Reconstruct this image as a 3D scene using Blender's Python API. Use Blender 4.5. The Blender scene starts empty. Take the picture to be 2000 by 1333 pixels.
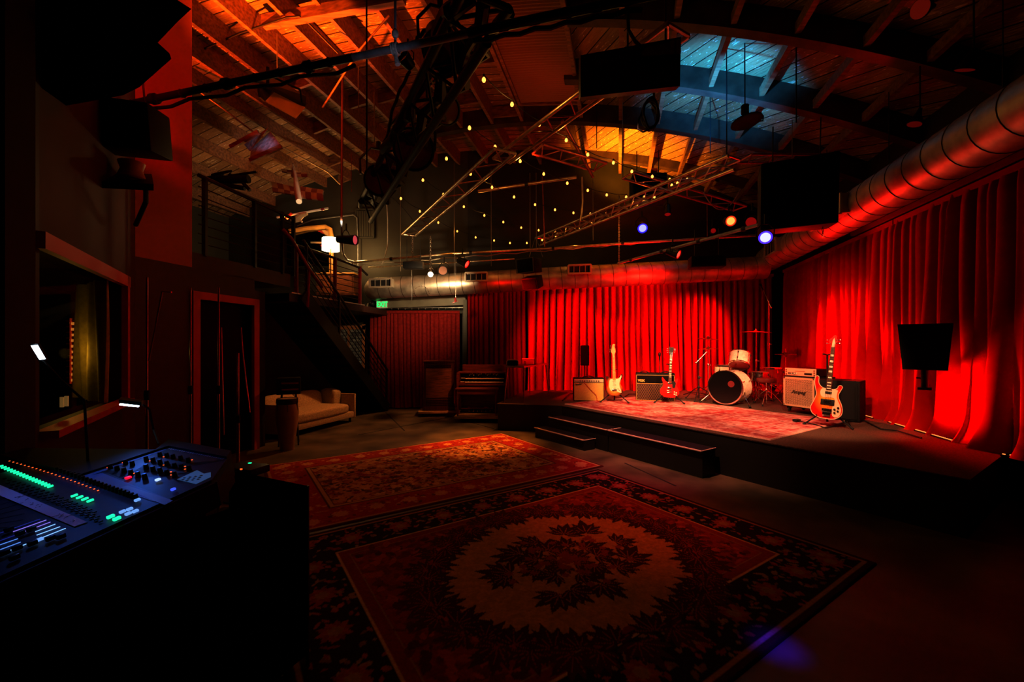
import bpy, bmesh, math, random
import numpy as np
from mathutils import Vector, Matrix, Quaternion
random.seed(7)
rng = np.random.default_rng(11)
V = Vector
PI = math.pi
sc = bpy.context.scene
COL = sc.collection

# ---------------------------------------------------------------- measuring
FPX, HOR, EYE = 828.0, 675.0, 1.6
def at(px, py, Y):
    return V(((px - 1000) / FPX * Y, Y, EYE + (HOR - py) / FPX * Y))
def atz(px, py, z):
    return at(px, py, (z - EYE) * FPX / (HOR - py))
def fl(px, py):
    return atz(px, py, 0.0)
SZ = 0.5
def st(px, py):
    return atz(px, py, SZ)
_n = math.hypot(.25, 1)
AX = V((.25 / _n, 1 / _n, 0))        # long axis of the hall
CR = V((1 / _n, -.25 / _n, 0))       # across the hall
def uv(u, v, z):
    p = CR * u + AX * v
    return V((p.x, p.y, z))
def vz(u):
    return 6.67 - (u + 2.9) ** 2 / 27.2
B = V((.555, -.832, 0))              # along the stage front
A = V((.832, .555, 0))               # into the stage

# ---------------------------------------------------------------- materials
MATS = {}
def pm(name, col, rough=.6, metal=0.0, var=.0, scale=8., bump=0., emit=None, es=0., coat=0., spec=.5, stretch=None, sheen=0.):
    if name in MATS:
        return MATS[name]
    m = bpy.data.materials.new(name)
    m.use_nodes = True
    nt = m.node_tree
    b = nt.nodes['Principled BSDF']
    b.inputs['Base Color'].default_value = (*col, 1)
    b.inputs['Roughness'].default_value = rough
    b.inputs['Metallic'].default_value = metal
    b.inputs['Specular IOR Level'].default_value = spec
    if coat:
        b.inputs['Coat Weight'].default_value = coat
    if sheen:
        b.inputs['Sheen Weight'].default_value = sheen
        b.inputs['Sheen Tint'].default_value = (*col, 1)
    if emit:
        b.inputs['Emission Color'].default_value = (*emit, 1)
        b.inputs['Emission Strength'].default_value = es
    if var or bump:
        tc = nt.nodes.new('ShaderNodeTexCoord')
        mp = nt.nodes.new('ShaderNodeMapping')
        if stretch:
            mp.inputs['Scale'].default_value = stretch
        nz = nt.nodes.new('ShaderNodeTexNoise')
        nz.inputs['Scale'].default_value = scale
        nz.inputs['Detail'].default_value = 5
        nt.links.new(tc.outputs['Object'], mp.inputs['Vector'])
        nt.links.new(mp.outputs['Vector'], nz.inputs['Vector'])
        if var:
            mx = nt.nodes.new('ShaderNodeMix'); mx.data_type = 'RGBA'
            mx.inputs['A'].default_value = (*[c * (1 - var) for c in col], 1)
            mx.inputs['B'].default_value = (*[min(1, c * (1 + var)) for c in col], 1)
            rp = nt.nodes.new('ShaderNodeMapRange')
            rp.inputs['From Min'].default_value = .3; rp.inputs['From Max'].default_value = .7
            nt.links.new(nz.outputs['Fac'], rp.inputs['Value'])
            nt.links.new(rp.outputs['Result'], mx.inputs['Factor'])
            nt.links.new(mx.outputs['Result'], b.inputs['Base Color'])
        if bump:
            bp = nt.nodes.new('ShaderNodeBump')
            bp.inputs['Strength'].default_value = bump
            bp.inputs['Distance'].default_value = .02
            nt.links.new(nz.outputs['Fac'], bp.inputs['Height'])
            nt.links.new(bp.outputs['Normal'], b.inputs['Normal'])
    MATS[name] = m
    return m
def glow(name, col, s, sample=False):
    m = pm(name, (.0, .0, .0), .5, emit=col, es=s)
    if not sample:
        m.cycles.emission_sampling = 'NONE'
    return m

# ---------------------------------------------------------------- mesh builder
def frame(d, up=V((0, 0, 1))):
    d = V(d).normalized()
    x = up.cross(d)
    if x.length < 1e-4:
        x = V((1, 0, 0)).cross(d)
        if x.length < 1e-4: x = V((0, 1, 0)).cross(d)
    x.normalize()
    y = d.cross(x)
    return x, y, d
class MB:
    def __init__(s):
        s.v = []; s.f = []
    def add(s, vs, fs):
        o = len(s.v)
        s.v += [V(p) for p in vs]
        s.f += [tuple(i + o for i in f) for f in fs]
        return s
    def hexa(s, p):
        return s.add(p, [(0, 3, 2, 1), (4, 5, 6, 7), (0, 1, 5, 4), (1, 2, 6, 5), (2, 3, 7, 6), (3, 0, 4, 7)])
    def box(s, c, size, R=None, ch=0.0):
        c = V(c); hx, hy, hz = [d / 2 for d in size]
        if ch <= 0:
            ps = [V((sx * hx, sy * hy, sz * hz)) for sz in (-1, 1) for sx, sy in ((-1, -1), (1, -1), (1, 1), (-1, 1))]
            fs = [(0, 3, 2, 1), (4, 5, 6, 7), (0, 1, 5, 4), (1, 2, 6, 5), (2, 3, 7, 6), (3, 0, 4, 7)]
        else:
            bm = bmesh.new(); bmesh.ops.create_cube(bm, size=1)
            for v in bm.verts: v.co = V((v.co.x * 2 * hx, v.co.y * 2 * hy, v.co.z * 2 * hz))
            bmesh.ops.bevel(bm, geom=bm.edges[:], offset=ch, segments=2, affect='EDGES', profile=.6)
            bm.verts.ensure_lookup_table()
            ps = [v.co.copy() for v in bm.verts]; fs = [tuple(v.index for v in f.verts) for f in bm.faces]; bm.free()
        return s.add([c + (R @ p if R else p) for p in ps], fs)
    def bar(s, p, q, w, h=None, up=V((0, 0, 1))):
        p, q = V(p), V(q); h = h or w
        x, y, d = frame(q - p, up)
        c = [x * (sx * w / 2) + y * (sy * h / 2) for sx, sy in ((-1, -1), (1, -1), (1, 1), (-1, 1))]
        return s.hexa([p + k for k in c] + [q + k for k in c])
    def tube(s, pts, r, seg=8, caps=True):
        pts = [V(p) for p in pts]; n = len(pts)
        rs = r if isinstance(r, (list, tuple)) else [r] * n
        vs = []; fs = []; px = None
        for i, p in enumerate(pts):
            d = (pts[min(i + 1, n - 1)] - pts[max(i - 1, 0)])
            if d.length < 1e-9: d = V((0, 0, 1))
            d.normalize()
            if px is None:
                x, y, _ = frame(d)
            else:
                x = px - d * px.dot(d)
                if x.length < 1e-5: x = frame(d)[0]
                x.normalize(); y = d.cross(x)
            px = x
            for k in range(seg):
                a = 2 * PI * k / seg
                vs.append(p + (x * math.cos(a) + y * math.sin(a)) * rs[i])
        for i in range(n - 1):
            for k in range(seg):
                k2 = (k + 1) % seg
                fs.append((i * seg + k, i * seg + k2, (i + 1) * seg + k2, (i + 1) * seg + k))
        if caps:
            fs.append(tuple(range(seg))[::-1]); fs.append(tuple((n - 1) * seg + k for k in range(seg)))
        return s.add(vs, fs)
    def cyl(s, p, q, r, seg=16, r2=None):
        return s.tube([p, q], [r, r if r2 is None else r2], seg)
    def lathe(s, prof, o=(0, 0, 0), d=(0, 0, 1), seg=20, caps=True):
        """prof: list of (radius, height along d)"""
        o = V(o); x, y, d = frame(d)
        vs = []; fs = []; n = len(prof)
        for r, h in prof:
            for k in range(seg):
                a = 2 * PI * k / seg
                vs.append(o + d * h + (x * math.cos(a) + y * math.sin(a)) * max(r, 1e-5))
        for i in range(n - 1):
            for k in range(seg):
                k2 = (k + 1) % seg
                fs.append((i * seg + k, i * seg + k2, (i + 1) * seg + k2, (i + 1) * seg + k))
        if caps:
            fs.append(tuple(range(seg))[::-1]); fs.append(tuple((n - 1) * seg + k for k in range(seg)))
        return s.add(vs, fs)
    def ball(s, c, r, sz=None, seg=12, ring=8):
        c = V(c); sz = sz or (1, 1, 1)
        prof = [(math.sin(PI * i / ring) * r, -math.cos(PI * i / ring) * r) for i in range(ring + 1)]
        o = len(s.v); s.lathe(prof, (0, 0, 0), (0, 0, 1), seg, False)
        for i in range(o, len(s.v)):
            p = s.v[i]; s.v[i] = c + V((p.x * sz[0], p.y * sz[1], p.z * sz[2]))
        return s
    def prism(s, poly, f):
        """poly: 2D outline, f(x, y, k) -> point for k = 0 (front) and 1 (back)"""
        n = len(poly)
        vs = [f(x, y, 0) for x, y in poly] + [f(x, y, 1) for x, y in poly]
        fs = [tuple(range(n)), tuple(range(2 * n - 1, n - 1, -1))]
        fs += [(i, i + n, (i + 1) % n + n, (i + 1) % n) for i in range(n)]
        return s.add(vs, fs)
    def slab(s, poly, z0, z1):
        return s.prism(poly, lambda x, y, k: V((x, y, z1 if k == 0 else z0)))
    def grid(s, fn, nu, nv):
        vs = [fn(i / nu, j / nv) for j in range(nv + 1) for i in range(nu + 1)]
        fs = [(j * (nu + 1) + i, j * (nu + 1) + i + 1, (j + 1) * (nu + 1) + i + 1, (j + 1) * (nu + 1) + i) for j in range(nv) for i in range(nu)]
        return s.add(vs, fs)
    def move(s, M):
        s.v = [M @ p for p in s.v]; return s
    def build(s, name, m, parent=None, smooth=True, world=False):
        me = bpy.data.meshes.new(name)
        vs = s.v
        if parent is not None and world:
            inv = WM[(parent if world is True else world).name].inverted()
            vs = [inv @ p for p in vs]
        me.from_pydata([tuple(p) for p in vs], [], s.f)
        bm = bmesh.new(); bm.from_mesh(me)
        bmesh.ops.recalc_face_normals(bm, faces=bm.faces[:])
        bm.to_mesh(me); bm.free()
        if m: me.materials.append(m)
        if smooth:
            me.polygons.foreach_set('use_smooth', [True] * len(me.polygons))
            try: me.set_sharp_from_angle(angle=math.radians(38))
            except Exception: pass
        o = bpy.data.objects.new(name, me)
        COL.objects.link(o)
        if parent is not None: o.parent = parent
        return o
WM = {}
def tag(o, label, cat, group=None):
    o['label'] = label; o['category'] = cat
    if group: o['group'] = group
    return o
def thing(name, label, cat, loc=(0, 0, 0), rot=0.0, group=None, M=None):
    o = bpy.data.objects.new(name, None); COL.objects.link(o)
    o.empty_display_size = .1
    if M is None:
        M = Matrix.Translation(V(loc)) @ Matrix.Rotation(rot, 4, 'Z')
    o.matrix_world = M
    WM[o.name] = M.copy()
    return tag(o, label, cat, group)
def struct(o):
    o['kind'] = 'structure'; return o
def dup(root, M, label=None, group=None):
    r = root.copy(); COL.objects.link(r); r.matrix_world = M; WM[r.name] = M.copy()
    if label: r['label'] = label
    if group: r['group'] = group
    for ch in list(root.children):
        c = ch.copy(); COL.objects.link(c); c.parent = r
        for g in list(ch.children):
            d = g.copy(); COL.objects.link(d); d.parent = c
    return r
def face_cam(p, extra=0.0):
    return -math.atan2(p[0], p[1]) + extra
def lettering(txt, size, M, m, parent, name='lettering', shear=0., thick=.002, bold=0., space=1.):
    cu = bpy.data.curves.new(name, 'FONT'); cu.body = txt; cu.size = size; cu.shear = shear
    cu.extrude = thick; cu.align_x = 'CENTER'; cu.align_y = 'CENTER'; cu.offset = bold; cu.space_character = space
    cu.resolution_u = 3
    t = bpy.data.objects.new('tmp_text', cu); COL.objects.link(t)
    dg = bpy.context.evaluated_depsgraph_get()
    me = bpy.data.meshes.new_from_object(t.evaluated_get(dg))
    bpy.data.objects.remove(t); bpy.data.curves.remove(cu)
    me.transform(M); me.materials.clear(); me.materials.append(m); me.name = name
    o = bpy.data.objects.new(name, me); COL.objects.link(o); o.parent = parent
    return o
UPRIGHT = Matrix.Rotation(PI / 2, 4, 'X')     # text reads from -y
def smooth_loop(pts, n=6):
    """closed Catmull-Rom through pts"""
    out = []; k = len(pts)
    for i in range(k):
        p0, p1, p2, p3 = [np.array(pts[(i + j - 1) % k], float) for j in range(4)]
        for t in np.linspace(0, 1, n, endpoint=False):
            out.append(tuple(.5 * ((2 * p1) + (-p0 + p2) * t + (2 * p0 - 5 * p1 + 4 * p2 - p3) * t * t + (-p0 + 3 * p1 - 3 * p2 + p3) * t ** 3)))
    return out
def arc_pts(p, q, sag, n=12):
    p, q = V(p), V(q)
    return [p.lerp(q, i / n) - V((0, 0, 4 * sag * (i / n) * (1 - i / n))) for i in range(n + 1)]

# ---------------------------------------------------------------- common materials
BLK = pm('black_paint', (.006, .006, .0065), .6, spec=.25)
BLKS = pm('black_satin', (.005, .005, .006), .42, spec=.3)
TOLEX = pm('black_tolex', (.0055, .005, .0055), .65, var=.4, scale=400, bump=.3, spec=.25)
CHROME = pm('chrome', (.8, .78, .75), .16, 1.0)
STEEL = pm('steel_tube', (.5, .48, .44), .38, 1.0, var=.35, scale=14)
BLKMET = pm('dark_metal', (.03, .03, .032), .42, .6)
REDMET = pm('red_painted_steel', (.22, .012, .012), .45)
WOODW = pm('walnut_wood', (.20, .062, .020), .42, var=.55, scale=6, stretch=(1, 1, 9))
WOODD = pm('dark_mahogany', (.075, .017, .008), .30, var=.5, scale=6, stretch=(9, 1, 1))
PINE = pm('pale_pine', (.50, .30, .12), .6, var=.25, scale=9, stretch=(.6, 6, 6))
CREAM = pm('cream_plastic', (.80, .66, .48), .45)
RUBBER = pm('black_rubber', (.01, .01, .01), .8)
CABLE = pm('cable_jacket', (.009, .009, .010), .6, spec=.3)
ROPE = pm('pale_rope', (.45, .42, .38), .85, var=.3, scale=60)

# ---------------------------------------------------------------- camera
cam_d = bpy.data.cameras.new('camera'); cam = bpy.data.objects.new('camera', cam_d); COL.objects.link(cam)
cam.location = (0, 0, EYE); cam.rotation_euler = (PI / 2, 0, 0)
cam_d.sensor_fit = 'HORIZONTAL'; cam_d.sensor_width = 36; cam_d.lens = 36 * FPX / 2000
cam_d.shift_y = (HOR - 666.5) / 2000; cam_d.clip_start = .05; cam_d.clip_end = 100
sc.camera = cam
sc.view_settings.view_transform = 'Standard'
sc.view_settings.look = 'None'
sc.view_settings.gamma = .78
sc.cycles.use_denoising = True
sc.cycles.max_bounces = 4; sc.cycles.diffuse_bounces = 1; sc.cycles.glossy_bounces = 2
sc.cycles.sample_clamp_indirect = 4.0
w = bpy.data.worlds.new('world'); sc.world = w; w.use_nodes = True
w.node_tree.nodes['Background'].inputs['Color'].default_value = (.5, .3, .3, 1)
w.node_tree.nodes['Background'].inputs['Strength'].default_value = 0.0
# ================================================================ THE ROOM
def plank_mat(name, base, board=.14, ang=0., paint=(.5, .4, .3), glossy=.35):
    """sheathing boards: dark gaps, per-board tint, flaking paint and white glint flecks; object coordinates"""
    m = bpy.data.materials.new(name); m.use_nodes = True; nt = m.node_tree; L = nt.links
    b = nt.nodes['Principled BSDF']; b.inputs['Roughness'].default_value = glossy
    N = nt.nodes.new
    at_ = N('ShaderNodeAttribute'); at_.attribute_name = 'flat'
    mp = N('ShaderNodeMapping'); mp.inputs['Rotation'].default_value = (0, 0, ang)
    L.new(at_.outputs['Vector'], mp.inputs['Vector'])
    sx = N('ShaderNodeSeparateXYZ'); L.new(mp.outputs['Vector'], sx.inputs['Vector'])
    dv = N('ShaderNodeMath'); dv.operation = 'DIVIDE'; dv.inputs[1].default_value = board; L.new(sx.outputs['X'], dv.inputs[0])
    fr = N('ShaderNodeMath'); fr.operation = 'FRACT'; L.new(dv.outputs[0], fr.inputs[0])
    flr = N('ShaderNodeMath'); flr.operation = 'FLOOR'; L.new(dv.outputs[0], flr.inputs[0])
    wn = N('ShaderNodeTexWhiteNoise'); wn.noise_dimensions = '1D'; L.new(flr.outputs[0], wn.inputs['W'])
    gap = N('ShaderNodeMapRange'); gap.inputs['From Min'].default_value = .03; gap.inputs['From Max'].default_value = .09; L.new(fr.outputs[0], gap.inputs['Value'])
    st_ = N('ShaderNodeMapping'); st_.inputs['Scale'].default_value = (9, 1.6, 1); L.new(mp.outputs['Vector'], st_.inputs['Vector'])
    nz = N('ShaderNodeTexNoise'); nz.inputs['Scale'].default_value = 1.6; nz.inputs['Detail'].default_value = 8; nz.inputs['Roughness'].default_value = .65; L.new(st_.outputs['Vector'], nz.inputs['Vector'])
    tint = N('ShaderNodeMix'); tint.data_type = 'RGBA'; tint.inputs['A'].default_value = (*[c * .45 for c in base], 1); tint.inputs['B'].default_value = (*base, 1)
    L.new(nz.outputs['Fac'], tint.inputs['Factor'])
    t2 = N('ShaderNodeMix'); t2.data_type = 'RGBA'; t2.blend_type = 'MULTIPLY'; t2.inputs['Factor'].default_value = .5
    L.new(tint.outputs['Result'], t2.inputs['A'])
    cr = N('ShaderNodeCombineColor')
    for k in range(3): L.new(wn.outputs['Value'], cr.inputs[k])
    L.new(cr.outputs['Color'], t2.inputs['B'])
    fk = N('ShaderNodeMapRange'); fk.inputs['From Min'].default_value = .60; fk.inputs['From Max'].default_value = .66; L.new(nz.outputs['Fac'], fk.inputs['Value'])
    pt = N('ShaderNodeMix'); pt.data_type = 'RGBA'; pt.inputs['B'].default_value = (*paint, 1); L.new(t2.outputs['Result'], pt.inputs['A']); L.new(fk.outputs['Result'], pt.inputs['Factor'])
    n3 = N('ShaderNodeTexNoise'); n3.inputs['Scale'].default_value = 5.5; n3.inputs['Detail'].default_value = 3; L.new(st_.outputs['Vector'], n3.inputs['Vector'])
    f3 = N('ShaderNodeMapRange'); f3.inputs['From Min'].default_value = .66; f3.inputs['From Max'].default_value = .69; L.new(n3.outputs['Fac'], f3.inputs['Value'])
    p3 = N('ShaderNodeMix'); p3.data_type = 'RGBA'; p3.inputs['B'].default_value = (.85, .82, .76, 1); L.new(f3.outputs['Result'], p3.inputs['Factor']); L.new(pt.outputs['Result'], p3.inputs['A']); pt = p3  # white flecks painted in as glints on the boards
    gm = N('ShaderNodeMix'); gm.data_type = 'RGBA'; gm.inputs['A'].default_value = (.004, .003, .002, 1); L.new(gap.outputs['Result'], gm.inputs['Factor']); L.new(pt.outputs['Result'], gm.inputs['B'])
    L.new(gm.outputs['Result'], b.inputs['Base Color'])
    bp = N('ShaderNodeBump'); bp.inputs['Strength'].default_value = .9; bp.inputs['Distance'].default_value = .03
    n2 = N('ShaderNodeTexNoise'); n2.inputs['Scale'].default_value = 3.5; n2.inputs['Detail'].default_value = 6; L.new(st_.outputs['Vector'], n2.inputs['Vector'])
    ad = N('ShaderNodeMath'); ad.operation = 'MULTIPLY'; L.new(n2.outputs['Fac'], ad.inputs[0]); L.new(gap.outputs['Result'], ad.inputs[1])
    L.new(ad.outputs[0], bp.inputs['Height']); L.new(bp.outputs['Normal'], b.inputs['Normal'])
    return m
def flat_attr(o, fn):
    me = o.data
    a = me.attributes.new('flat', 'FLOAT_VECTOR', 'POINT')
    a.data.foreach_set('vector', [c for v in me.vertices for c in fn(v.co)])

# floor -----------------------------------------------------------
FLOOR = pm('worn_concrete', (.115, .080, .046), .42, var=.55, scale=2.2, bump=.25)
f = MB().slab([(-12, -4), (8.6, -4), (8.6, 12.4), (-12, 12.4)], -.2, 0).build('floor', FLOOR); struct(f)
# score lines in the concrete slab
for i, (p, q) in enumerate([((752, 805), (790, 842)), ((880, 815), (700, 850)), ((905, 822), (965, 838)), ((1220, 905), (1320, 950))]):
    p, q = fl(*p), fl(*q)
    o = MB().bar(p + V((0, 0, .001)), q + V((0, 0, .001)), .025, .003).build('trim_%d' % (20 + i), pm('slab_joint', (.02, .012, .007), .8)); struct(o)

# vaulted timber ceiling -------------------------------------------
U0, U1, V0, V1 = -9.9, 4.35, -3.0, 12.6
def vault(u, v, off=0.0):
    return uv(u, v, vz(u) + off)
MSK = 60
def cl(a, b):
    u = U0 + (U1 - U0) * a; v = V0 + (V1 - V0) * b
    return vault(u, v)
mb = MB().grid(cl, 70, 40)
CEIL_L = plank_mat('roof_sheathing_boards', (.58, .33, .15), .21, math.radians(6), (.66, .50, .32), .27)
ceil = mb.build('ceiling', CEIL_L); struct(ceil)
def flat_uv(co):
    u = co.dot(CR); v = co.dot(AX)
    if u > -1.0:      # diagonal boards on this slope
        a = math.radians(-38); return (u * math.cos(a) - v * math.sin(a), u * math.sin(a) + v * math.cos(a), 0)
    return (v, u, 0)
flat_attr(ceil, flat_uv)
# roof purlins running the length of the hall
PURL = pm('stained_purlin_wood', (.20, .095, .045), .5, var=.5, scale=5, stretch=(.7, 5, 5))
RIBW = pm('dark_rib_timber', (.05, .028, .018), .5, var=.5, scale=5)
k = 1
for u in [-9.3, -8.65, -8.0, -7.35, -6.75, -6.2, -5.7, -5.15, -4.57, -4.0, -3.3, -2.6, -1.95, -.72, .05, .75, 1.43, 2.15, 2.87, 3.5]:
    h = .34 if -6.4 < u < -1 else (.24 if u < -1 else .13)
    wd = .06 if u < -1 else .07
    drop = .0 if u < -1 else .16
    nrm = V((0, 0, 1))
    o = MB().bar(vault(u, V0, -h / 2 - drop), vault(u, V1 - 1, -h / 2 - drop), wd, h).build('trim_%d' % (30 + k), PURL); struct(o); k += 1
# arched ribs across the hall
def rib(v, u0, u1, depth, width, off=0.0, n=40):
    mb = MB()
    ring = []
    for i in range(n + 1):
        u = u0 + (u1 - u0) * i / n
        for dz, dv in ((off, -width / 2), (off, width / 2), (off - depth, width / 2), (off - depth, -width / 2)):
            ring.append(vault(u, v + dv, dz))
    fs = []
    for i in range(n):
        for j in range(4):
            j2 = (j + 1) % 4
            fs.append((i * 4 + j, i * 4 + j2, (i + 1) * 4 + j2, (i + 1) * 4 + j))
    fs += [(0, 1, 2, 3), tuple(n * 4 + j for j in (3, 2, 1, 0))]
    return mb.add(ring, fs)
for i, (v, u0, u1, dp) in enumerate([(4.75, -1.0, 4.3, .34), (6.0, -.7, 4.3, .34), (7.35, -.9, 4.3, .36), (8.75, -4.6, 4.3, .36), (10.85, -5.4, 4.3, .2)]):
    o = rib(v, u0, u1, dp, .16).build('trim_%d' % (60 + i), RIBW); struct(o)
# cross beam and blocking between the purlins on the other slope
o = MB().bar(at(515, 44, 6.1), at(790, -6, 5.6), .10, .16).build('trim_70', PURL); struct(o)
bl = [(-5.7, -5.15, 6.4), (-5.15, -4.57, 7.3), (-4.57, -4.0, 7.4), (-4.0, -3.3, 7.6), (-3.3, -2.6, 8.0), (-6.2, -5.7, 7.6), (-5.15, -4.57, 9.0), (-6.75, -6.2, 8.8),
      (-4.0, -3.3, 9.2), (-5.7, -5.15, 9.3), (-2.6, -1.95, 6.9), (-2.6, -1.95, 8.6), (-7.35, -6.75, 9.6)]
for i, (u0, u1, v) in enumerate(bl):
    o = MB().bar(vault(u0, v, -.14), vault(u1, v, -.14), .05, .22).build('trim_%d' % (71 + i), PURL); struct(o)
# corrugated skylight well at the crown
sk = thing('skylight', 'corrugated brown skylight panel set into the crown of the timber ceiling', 'skylight', vault(-1.3, 6.6, -.1))
CORR = pm('amber_corrugated_plastic', (.20, .085, .032), .5)
def skf(a, b):
    u = -1.85 + 1.1 * a; v = 4.2 + 3.9 * b
    return vault(u, v, -.27 + .012 * math.sin(b * 2 * PI * 62))
MB().grid(skf, 3, 500).build('corrugated_sheet', CORR, sk, world=True)
fr = MB()
for u in (-1.88, -.72): fr.bar(vault(u, 4.2, -.22), vault(u, 8.12, -.22), .05, .16)
for v in (4.18, 8.14): fr.bar(vault(-1.9, v, -.22), vault(-.7, v, -.22), .05, .16)
fr.build('skylight_frame', PURL, sk, world=True)

# walls -------------------------------------------------------------
OLIVE = pm('dark_olive_plaster', (.036, .032, .022), .6, var=.18, scale=2)
BLKWALL = pm('black_painted_wall', (.012, .011, .010), .7, var=.3, scale=3)
def profile_wall(name, p0, p1, thick, m, z0=0.0, n=50, zcap=None):
    p0, p1 = V((*p0, 0)), V((*p1, 0)); d = (p1 - p0).normalized(); nrm = V((-d.y, d.x, 0)) * thick
    top = []
    for i in range(n + 1):
        q = p0.lerp(p1, i / n); z = vz(q.dot(CR)) + .02
        if zcap: z = min(z, zcap)
        top.append((q, z))
    vs = []; fs = []
    for q, z in top:
        vs += [V((q.x, q.y, z0)), V((q.x, q.y, z)), V((q.x, q.y, z)) + nrm, V((q.x, q.y, z0)) + nrm]
    for i in range(n):
        a = i * 4; b = a + 4
        fs += [(a, a + 1, b + 1, b), (a + 3, b + 3, b + 2, a + 2), (a + 1, a + 2, b + 2, b + 1), (a, b, b + 3, a + 3)]
    fs += [(0, 3, 2, 1), (n * 4, n * 4 + 1, n * 4 + 2, n * 4 + 3)]
    return struct(MB().add(vs, fs).build(name, m, smooth=False))
profile_wall('wall_back', (-12, 11.0), (-1.15, 11.0), .2, OLIVE)
profile_wall('wall_back_stage', (-1.15, 11.0), (7.9, 11.0), .2, BLKWALL)
pR0 = uv(4.22, -3.2, 0); pR1 = uv(4.22, 13, 0)
profile_wall('wall_right', (pR0.x, pR0.y), (pR1.x, pR1.y), -.2, BLKWALL)
pL0 = uv(-9.8, 0, 0); pL1 = uv(-9.8, 13.4, 0)
profile_wall('wall_left_far', (pL0.x, pL0.y), (pL1.x, pL1.y), .2, OLIVE)
profile_wall('wall_front', (-9, -3.0), (6, -3.0), -.2, BLKWALL)
# side wall under the mezzanine: X = -5.28 + .2 Y
def L1(Y, z): return V((-5.28 + .2 * Y, Y, z))
def L1px(px, py):
    Y = 5.28 / (.2 - (px - 1000) / FPX); return at(px, py, Y)
L1n = V((1, -.2, 0)).normalized()      # faces the hall
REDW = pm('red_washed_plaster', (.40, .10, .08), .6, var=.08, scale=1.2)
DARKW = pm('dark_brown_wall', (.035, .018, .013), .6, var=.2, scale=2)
def wallseg(name, f0, f1, z0, z1, n, m, t=.15):
    """quad slab between two plan points, thickness away from n"""
    a, b = V(f0), V(f1); n = V(n) * -t
    mb = MB().hexa([V((a.x, a.y, z0)), V((b.x, b.y, z0)), V((b.x, b.y, z0)) + n, V((a.x, a.y, z0)) + n,
                    V((a.x, a.y, z1)), V((b.x, b.y, z1)), V((b.x, b.y, z1)) + n, V((a.x, a.y, z1)) + n])
    return struct(mb.build(name, m, smooth=False))
YD0, YD1 = 5.56, 6.54
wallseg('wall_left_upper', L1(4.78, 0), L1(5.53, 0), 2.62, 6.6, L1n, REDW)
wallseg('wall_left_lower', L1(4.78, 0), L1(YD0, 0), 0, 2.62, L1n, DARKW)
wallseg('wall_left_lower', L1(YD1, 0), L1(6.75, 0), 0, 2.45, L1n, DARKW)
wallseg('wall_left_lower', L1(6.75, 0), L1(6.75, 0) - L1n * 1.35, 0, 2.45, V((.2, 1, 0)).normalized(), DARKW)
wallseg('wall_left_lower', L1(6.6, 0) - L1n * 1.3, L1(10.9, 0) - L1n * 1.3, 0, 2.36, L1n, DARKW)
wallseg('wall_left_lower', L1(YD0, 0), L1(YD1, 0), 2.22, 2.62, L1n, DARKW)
# doorway casing
TRIMR = pm('painted_casing', (.55, .05, .035), .5)
d = MB()
for Y in (YD0, YD1): d.bar(L1(Y, 0) + L1n * .02, L1(Y, 2.30) + L1n * .02, .10, .05, up=L1n)
d.bar(L1(YD0 - .05, 2.26) + L1n * .02, L1(YD1 + .05, 2.26) + L1n * .02, .05, .10)
struct(d.build('door_1', TRIMR, smooth=False))
DGLASS = pm('dark_glass', (.004, .004, .004), .3, spec=.05)
o = MB().hexa([L1(YD0, 0) - L1n * .08, L1(YD1, 0) - L1n * .08, L1(YD1, 0) - L1n * .12, L1(YD0, 0) - L1n * .12,
               L1(YD0, 2.22) - L1n * .08, L1(YD1, 2.22) - L1n * .08, L1(YD1, 2.22) - L1n * .12, L1(YD0, 2.22) - L1n * .12]).build('door_1_pane', DGLASS, smooth=False); struct(o)
# angled wall with the control room window: X = -1.4 - .6 Y
def L2(Y, z): return V((-1.4 - .6 * Y, Y, z))
L2n = V((1, .6, 0)).normalized()
def L2px(px, py):
    Y = -1.4 / ((px - 1000) / FPX + .6); return at(px, py, Y)
YW0, YW1 = 2.72, 4.42
wallseg('wall_control_room', L2(2.35, 0), L2(YW0, 0), 0, 6.6, L2n, DARKW)
DIMW = pm('shadowed_maroon_plaster', (.050, .010, .008), .7, var=.1, scale=1.2)  # darker copy of the red wall plaster, shade put into the colour
wallseg('wall_control_room', L2(YW1, 0), L2(4.86, 0), 0, 6.6, L2n, DIMW)
wallseg('wall_control_room', L2(YW0, 0), L2(YW1, 0), 2.3, 6.6, L2n, DIMW)
wallseg('wall_control_room', L2(YW0, 0), L2(YW1, 0), 0, 1.02, L2n, DARKW)
w1 = MB()
w1.bar(L2(YW0 - .05, 2.27) + L2n * .02, L2(YW1 + .06, 2.27) + L2n * .02, .05, .11)
w1.bar(L2(YW1, 1.0) + L2n * .02, L2(YW1, 2.32) + L2n * .02, .09, .05, up=L2n)
w1.bar(L2(YW0, 1.02) + L2n * .03, L2(YW1, 1.02) + L2n * .03, .12, .05)
struct(w1.build('window_1', TRIMR, smooth=False))
gl = bpy.data.materials.new('clear_pane'); gl.use_nodes = True
nt = gl.node_tree; nt.nodes.remove(nt.nodes['Principled BSDF'])
tr = nt.nodes.new('ShaderNodeBsdfTransparent'); gs = nt.nodes.new('ShaderNodeBsdfGlossy'); gs.inputs['Roughness'].default_value = .02
mx = nt.nodes.new('ShaderNodeMixShader'); mx.inputs[0].default_value = .06
nt.links.new(tr.outputs[0], mx.inputs[1]); nt.links.new(gs.outputs[0], mx.inputs[2]); nt.links.new(mx.outputs[0], nt.nodes['Material Output'].inputs[0])
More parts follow.
